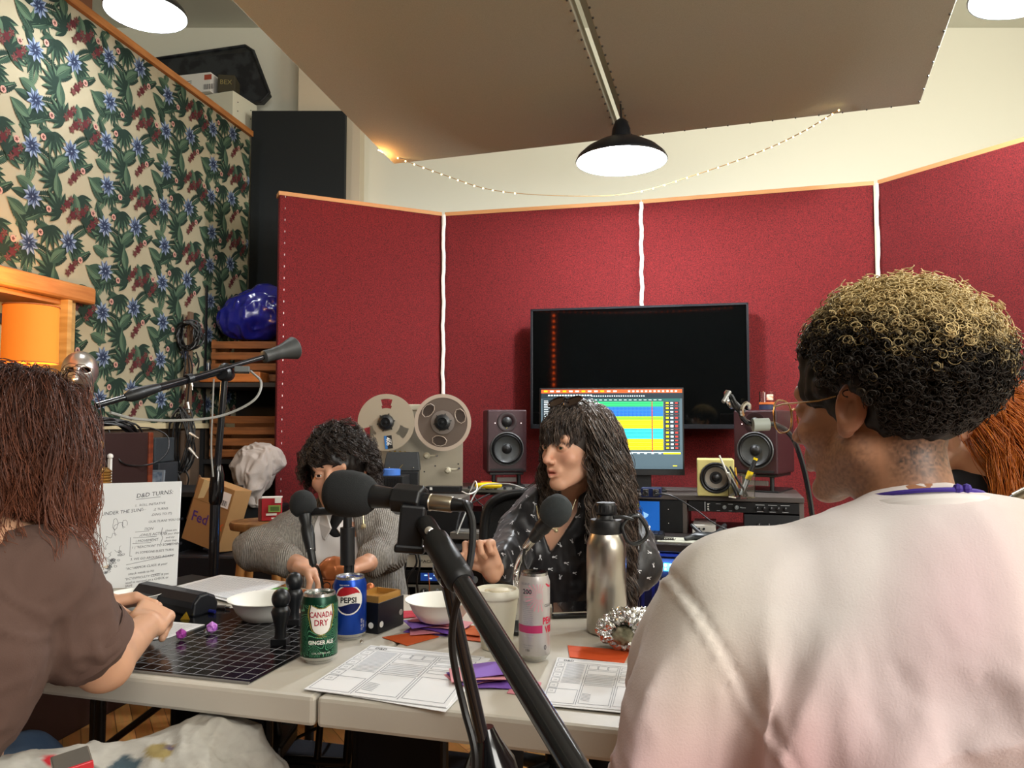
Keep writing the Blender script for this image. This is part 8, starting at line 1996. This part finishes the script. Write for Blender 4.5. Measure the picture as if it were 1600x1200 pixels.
# ---------------------------------------------------------------- the red haired person at the right edge
pr_ = thing('person', (1.32, 2.12, 0), 'person with orange red hair in a black T-shirt at the right edge behind the curls', 'person')
C = tuple(P(1530, 672, 2.02)); B = basis((-.5, .86, 0), .0, .05)
nb_ = np.array([1.25, 2.06, 1.02]); hf = head_field((nb_-np.array(C))@B, 1)
RS, RE, RW = np.array([1.38, 2.02, .96]), np.array([1.44, 1.94, .74]), np.array([1.30, 1.75, .80]); LS, LE = np.array([1.12, 2.16, .96]), np.array([1.02, 2.10, .76])
v1, q1 = isomesh(field([('+', cap(RS, RE, .045, .038), 0), ('+', cap(RE, RW, .036, .024), .02)]+[(k, g, max(kk, .003)) for k, g, kk in hand_ops(RW, (-.5, -.5, -.05), (0, 0, 1), .8, 1, .9)]), .004)
v3, q3 = isomesh(field([('+', cap(nb_+[0, 0, -.03], (1.27, 2.12, .62), .05, .08), 0), ('+', cap(LS, RS, .036, .036), .05)]), .012); sk = '#d8a98c'
body_obj(pr_, C, B, hf, sk, '#b0584f', [(v1, q1, sk), (v3, q3, sk)], res=.004)
eyes_brows(pr_, C, B, '#4a5a5c', '#7a3c1c', 1)
o, rf = cloth(pr_, 't_shirt', [('+', ell((1.26, 2.10, .85), (.17, .11, .17)), 0), ('+', ell((1.27, 2.12, .66), (.16, .13, .19)), .08), ('+', cap(RS, nb_, .058, .05), .05), ('+', cap(LS, nb_, .058, .05), .05), ('+', cap(RS, RE+[0, .01, .08], .062, .058), .03), ('+', cap(LS, LE, .06, .055), .03)],
      .008, M('black_jersey', '#1d1f24', .85), [(.010, 11, 3, (1, 1, .5), None)])
cloth(pr_, 'trousers', [('+', ell((1.28, 2.14, .52), (.17, .13, .10)), 0)]+seated_legs((1.28, 2.14, .52), (-.4, -.9), .09, .34, rad=.07), .014, M('dark_trousers', '#15161c', .85), [])
shoes(pr_, (1.28, 2.14, .52), (-.4, -.9), .09, .34)
S = hair_guides(C, B, 330, 22, lambda d, r: .26+.12*r.rand(len(d)), lambda d: not (d[1] > .35 and d[2] < .35) and d[2] > -.5, .26, (.005, .03), rf, .6, (.006, 1.6), 26, clump=7, spread=.005, stiff=.75, flow=lambda d: np.stack([.45*np.ones(len(d)), -.25*np.ones(len(d)), -.05*np.ones(len(d))], 1))
hair_obj(pr_, 'orange_hair', S, .0012, .0006, lambda v, t, r: mixc('#8a3a12', '#e0862e', np.clip(.35+.6*(r-.4)+.2*t, 0, 1)), hair_mat('orange_strands', .38), scalp(C, B, .012, FACECUT))
for nm, x, y, lb in (('wooden_chair', 1.28, 2.16, 'chair under the person with orange red hair'),):
    ch = thing(nm, (x, y, 0), lb, 'chair'); T = TR((x, y, 0), .4); MB(T).box((0, 0, .405), (.38, .38, .025)).build('seat', m_dark, ch, bevel=.01)
    for sx in (-.16, .16):
        for sy_ in (-.16, .16): MB(T).cyl((sx, sy_, .395), (sx, sy_, 0), .015, seg=10).build('leg', m_dark, ch, smooth=True)
# ================================================================ parts that belong to parts
SUBP = {'hub_tooth': 'hub', 'pull_tab': 'top_rim', 'lens': 'glasses', 'cord_knot': 'purple_cord', 'neck_band': 'sweatshirt', 'sleeve_hem': 't_shirt', 'drawstring': 'jeans',
        'shirt_collar': 'white_shirt', 'globe_emblem': 'can_body', 'label_art': 'can_body', 'lettering': 'can_body', 'lower_bezel': 'casing', 'bezel': 'casing', 'screen': 'casing',
        'screen_image': 'casing', 'light_cluster': 'light_recess', 'white_dot': 'body', 'grip_ribs': 'lid', 'window_rim': 'inner_flange', 'sticker': 'front_flange', 'display_icon': 'blue_display',
        'display_text': 'display', 'bass_port': 'cabinet', 'badge': 'cabinet', 'staple_line': 'fabric_face', 'keys': 'case', 'shade_rim': 'lamp_shade', 'pivot_screw': 'boom_sleeve', 'pin': 'plug',
        'curled_edge': 'sheet', 'grid_lines': 'sheet', 'printed_form': 'sheet', 'map_and_writing': 'board', 'cable_boot': 'xlr_plug', 'printed_front': 'box', 'shipping_label': 'body', 'torn_tape': 'body',
        'crease': 'body', 'jack': 'socket_plate', 'red_case_edge': 'body', 'charging_port': 'body', 'necklace': 'shirt', 'pendant': 'cardigan', 'eyebrows': 'body', 'eye': 'body', 'caster': 'base_arm', 'note_card': 'body'}
for root in [o for o in SC.objects if o.parent is None and o.type == 'EMPTY']:
    kids = {}
    for c in root.children: kids.setdefault(c.name.split('.')[0], c)
    for c in list(root.children):
        p = SUBP.get(c.name.split('.')[0])
        if p and p in kids and kids[p] is not c and not c.children and (c.matrix_basis == Matrix.Identity(4)) and (kids[p].matrix_basis == Matrix.Identity(4)):
            if kids[p].parent is root: c.parent = kids[p]
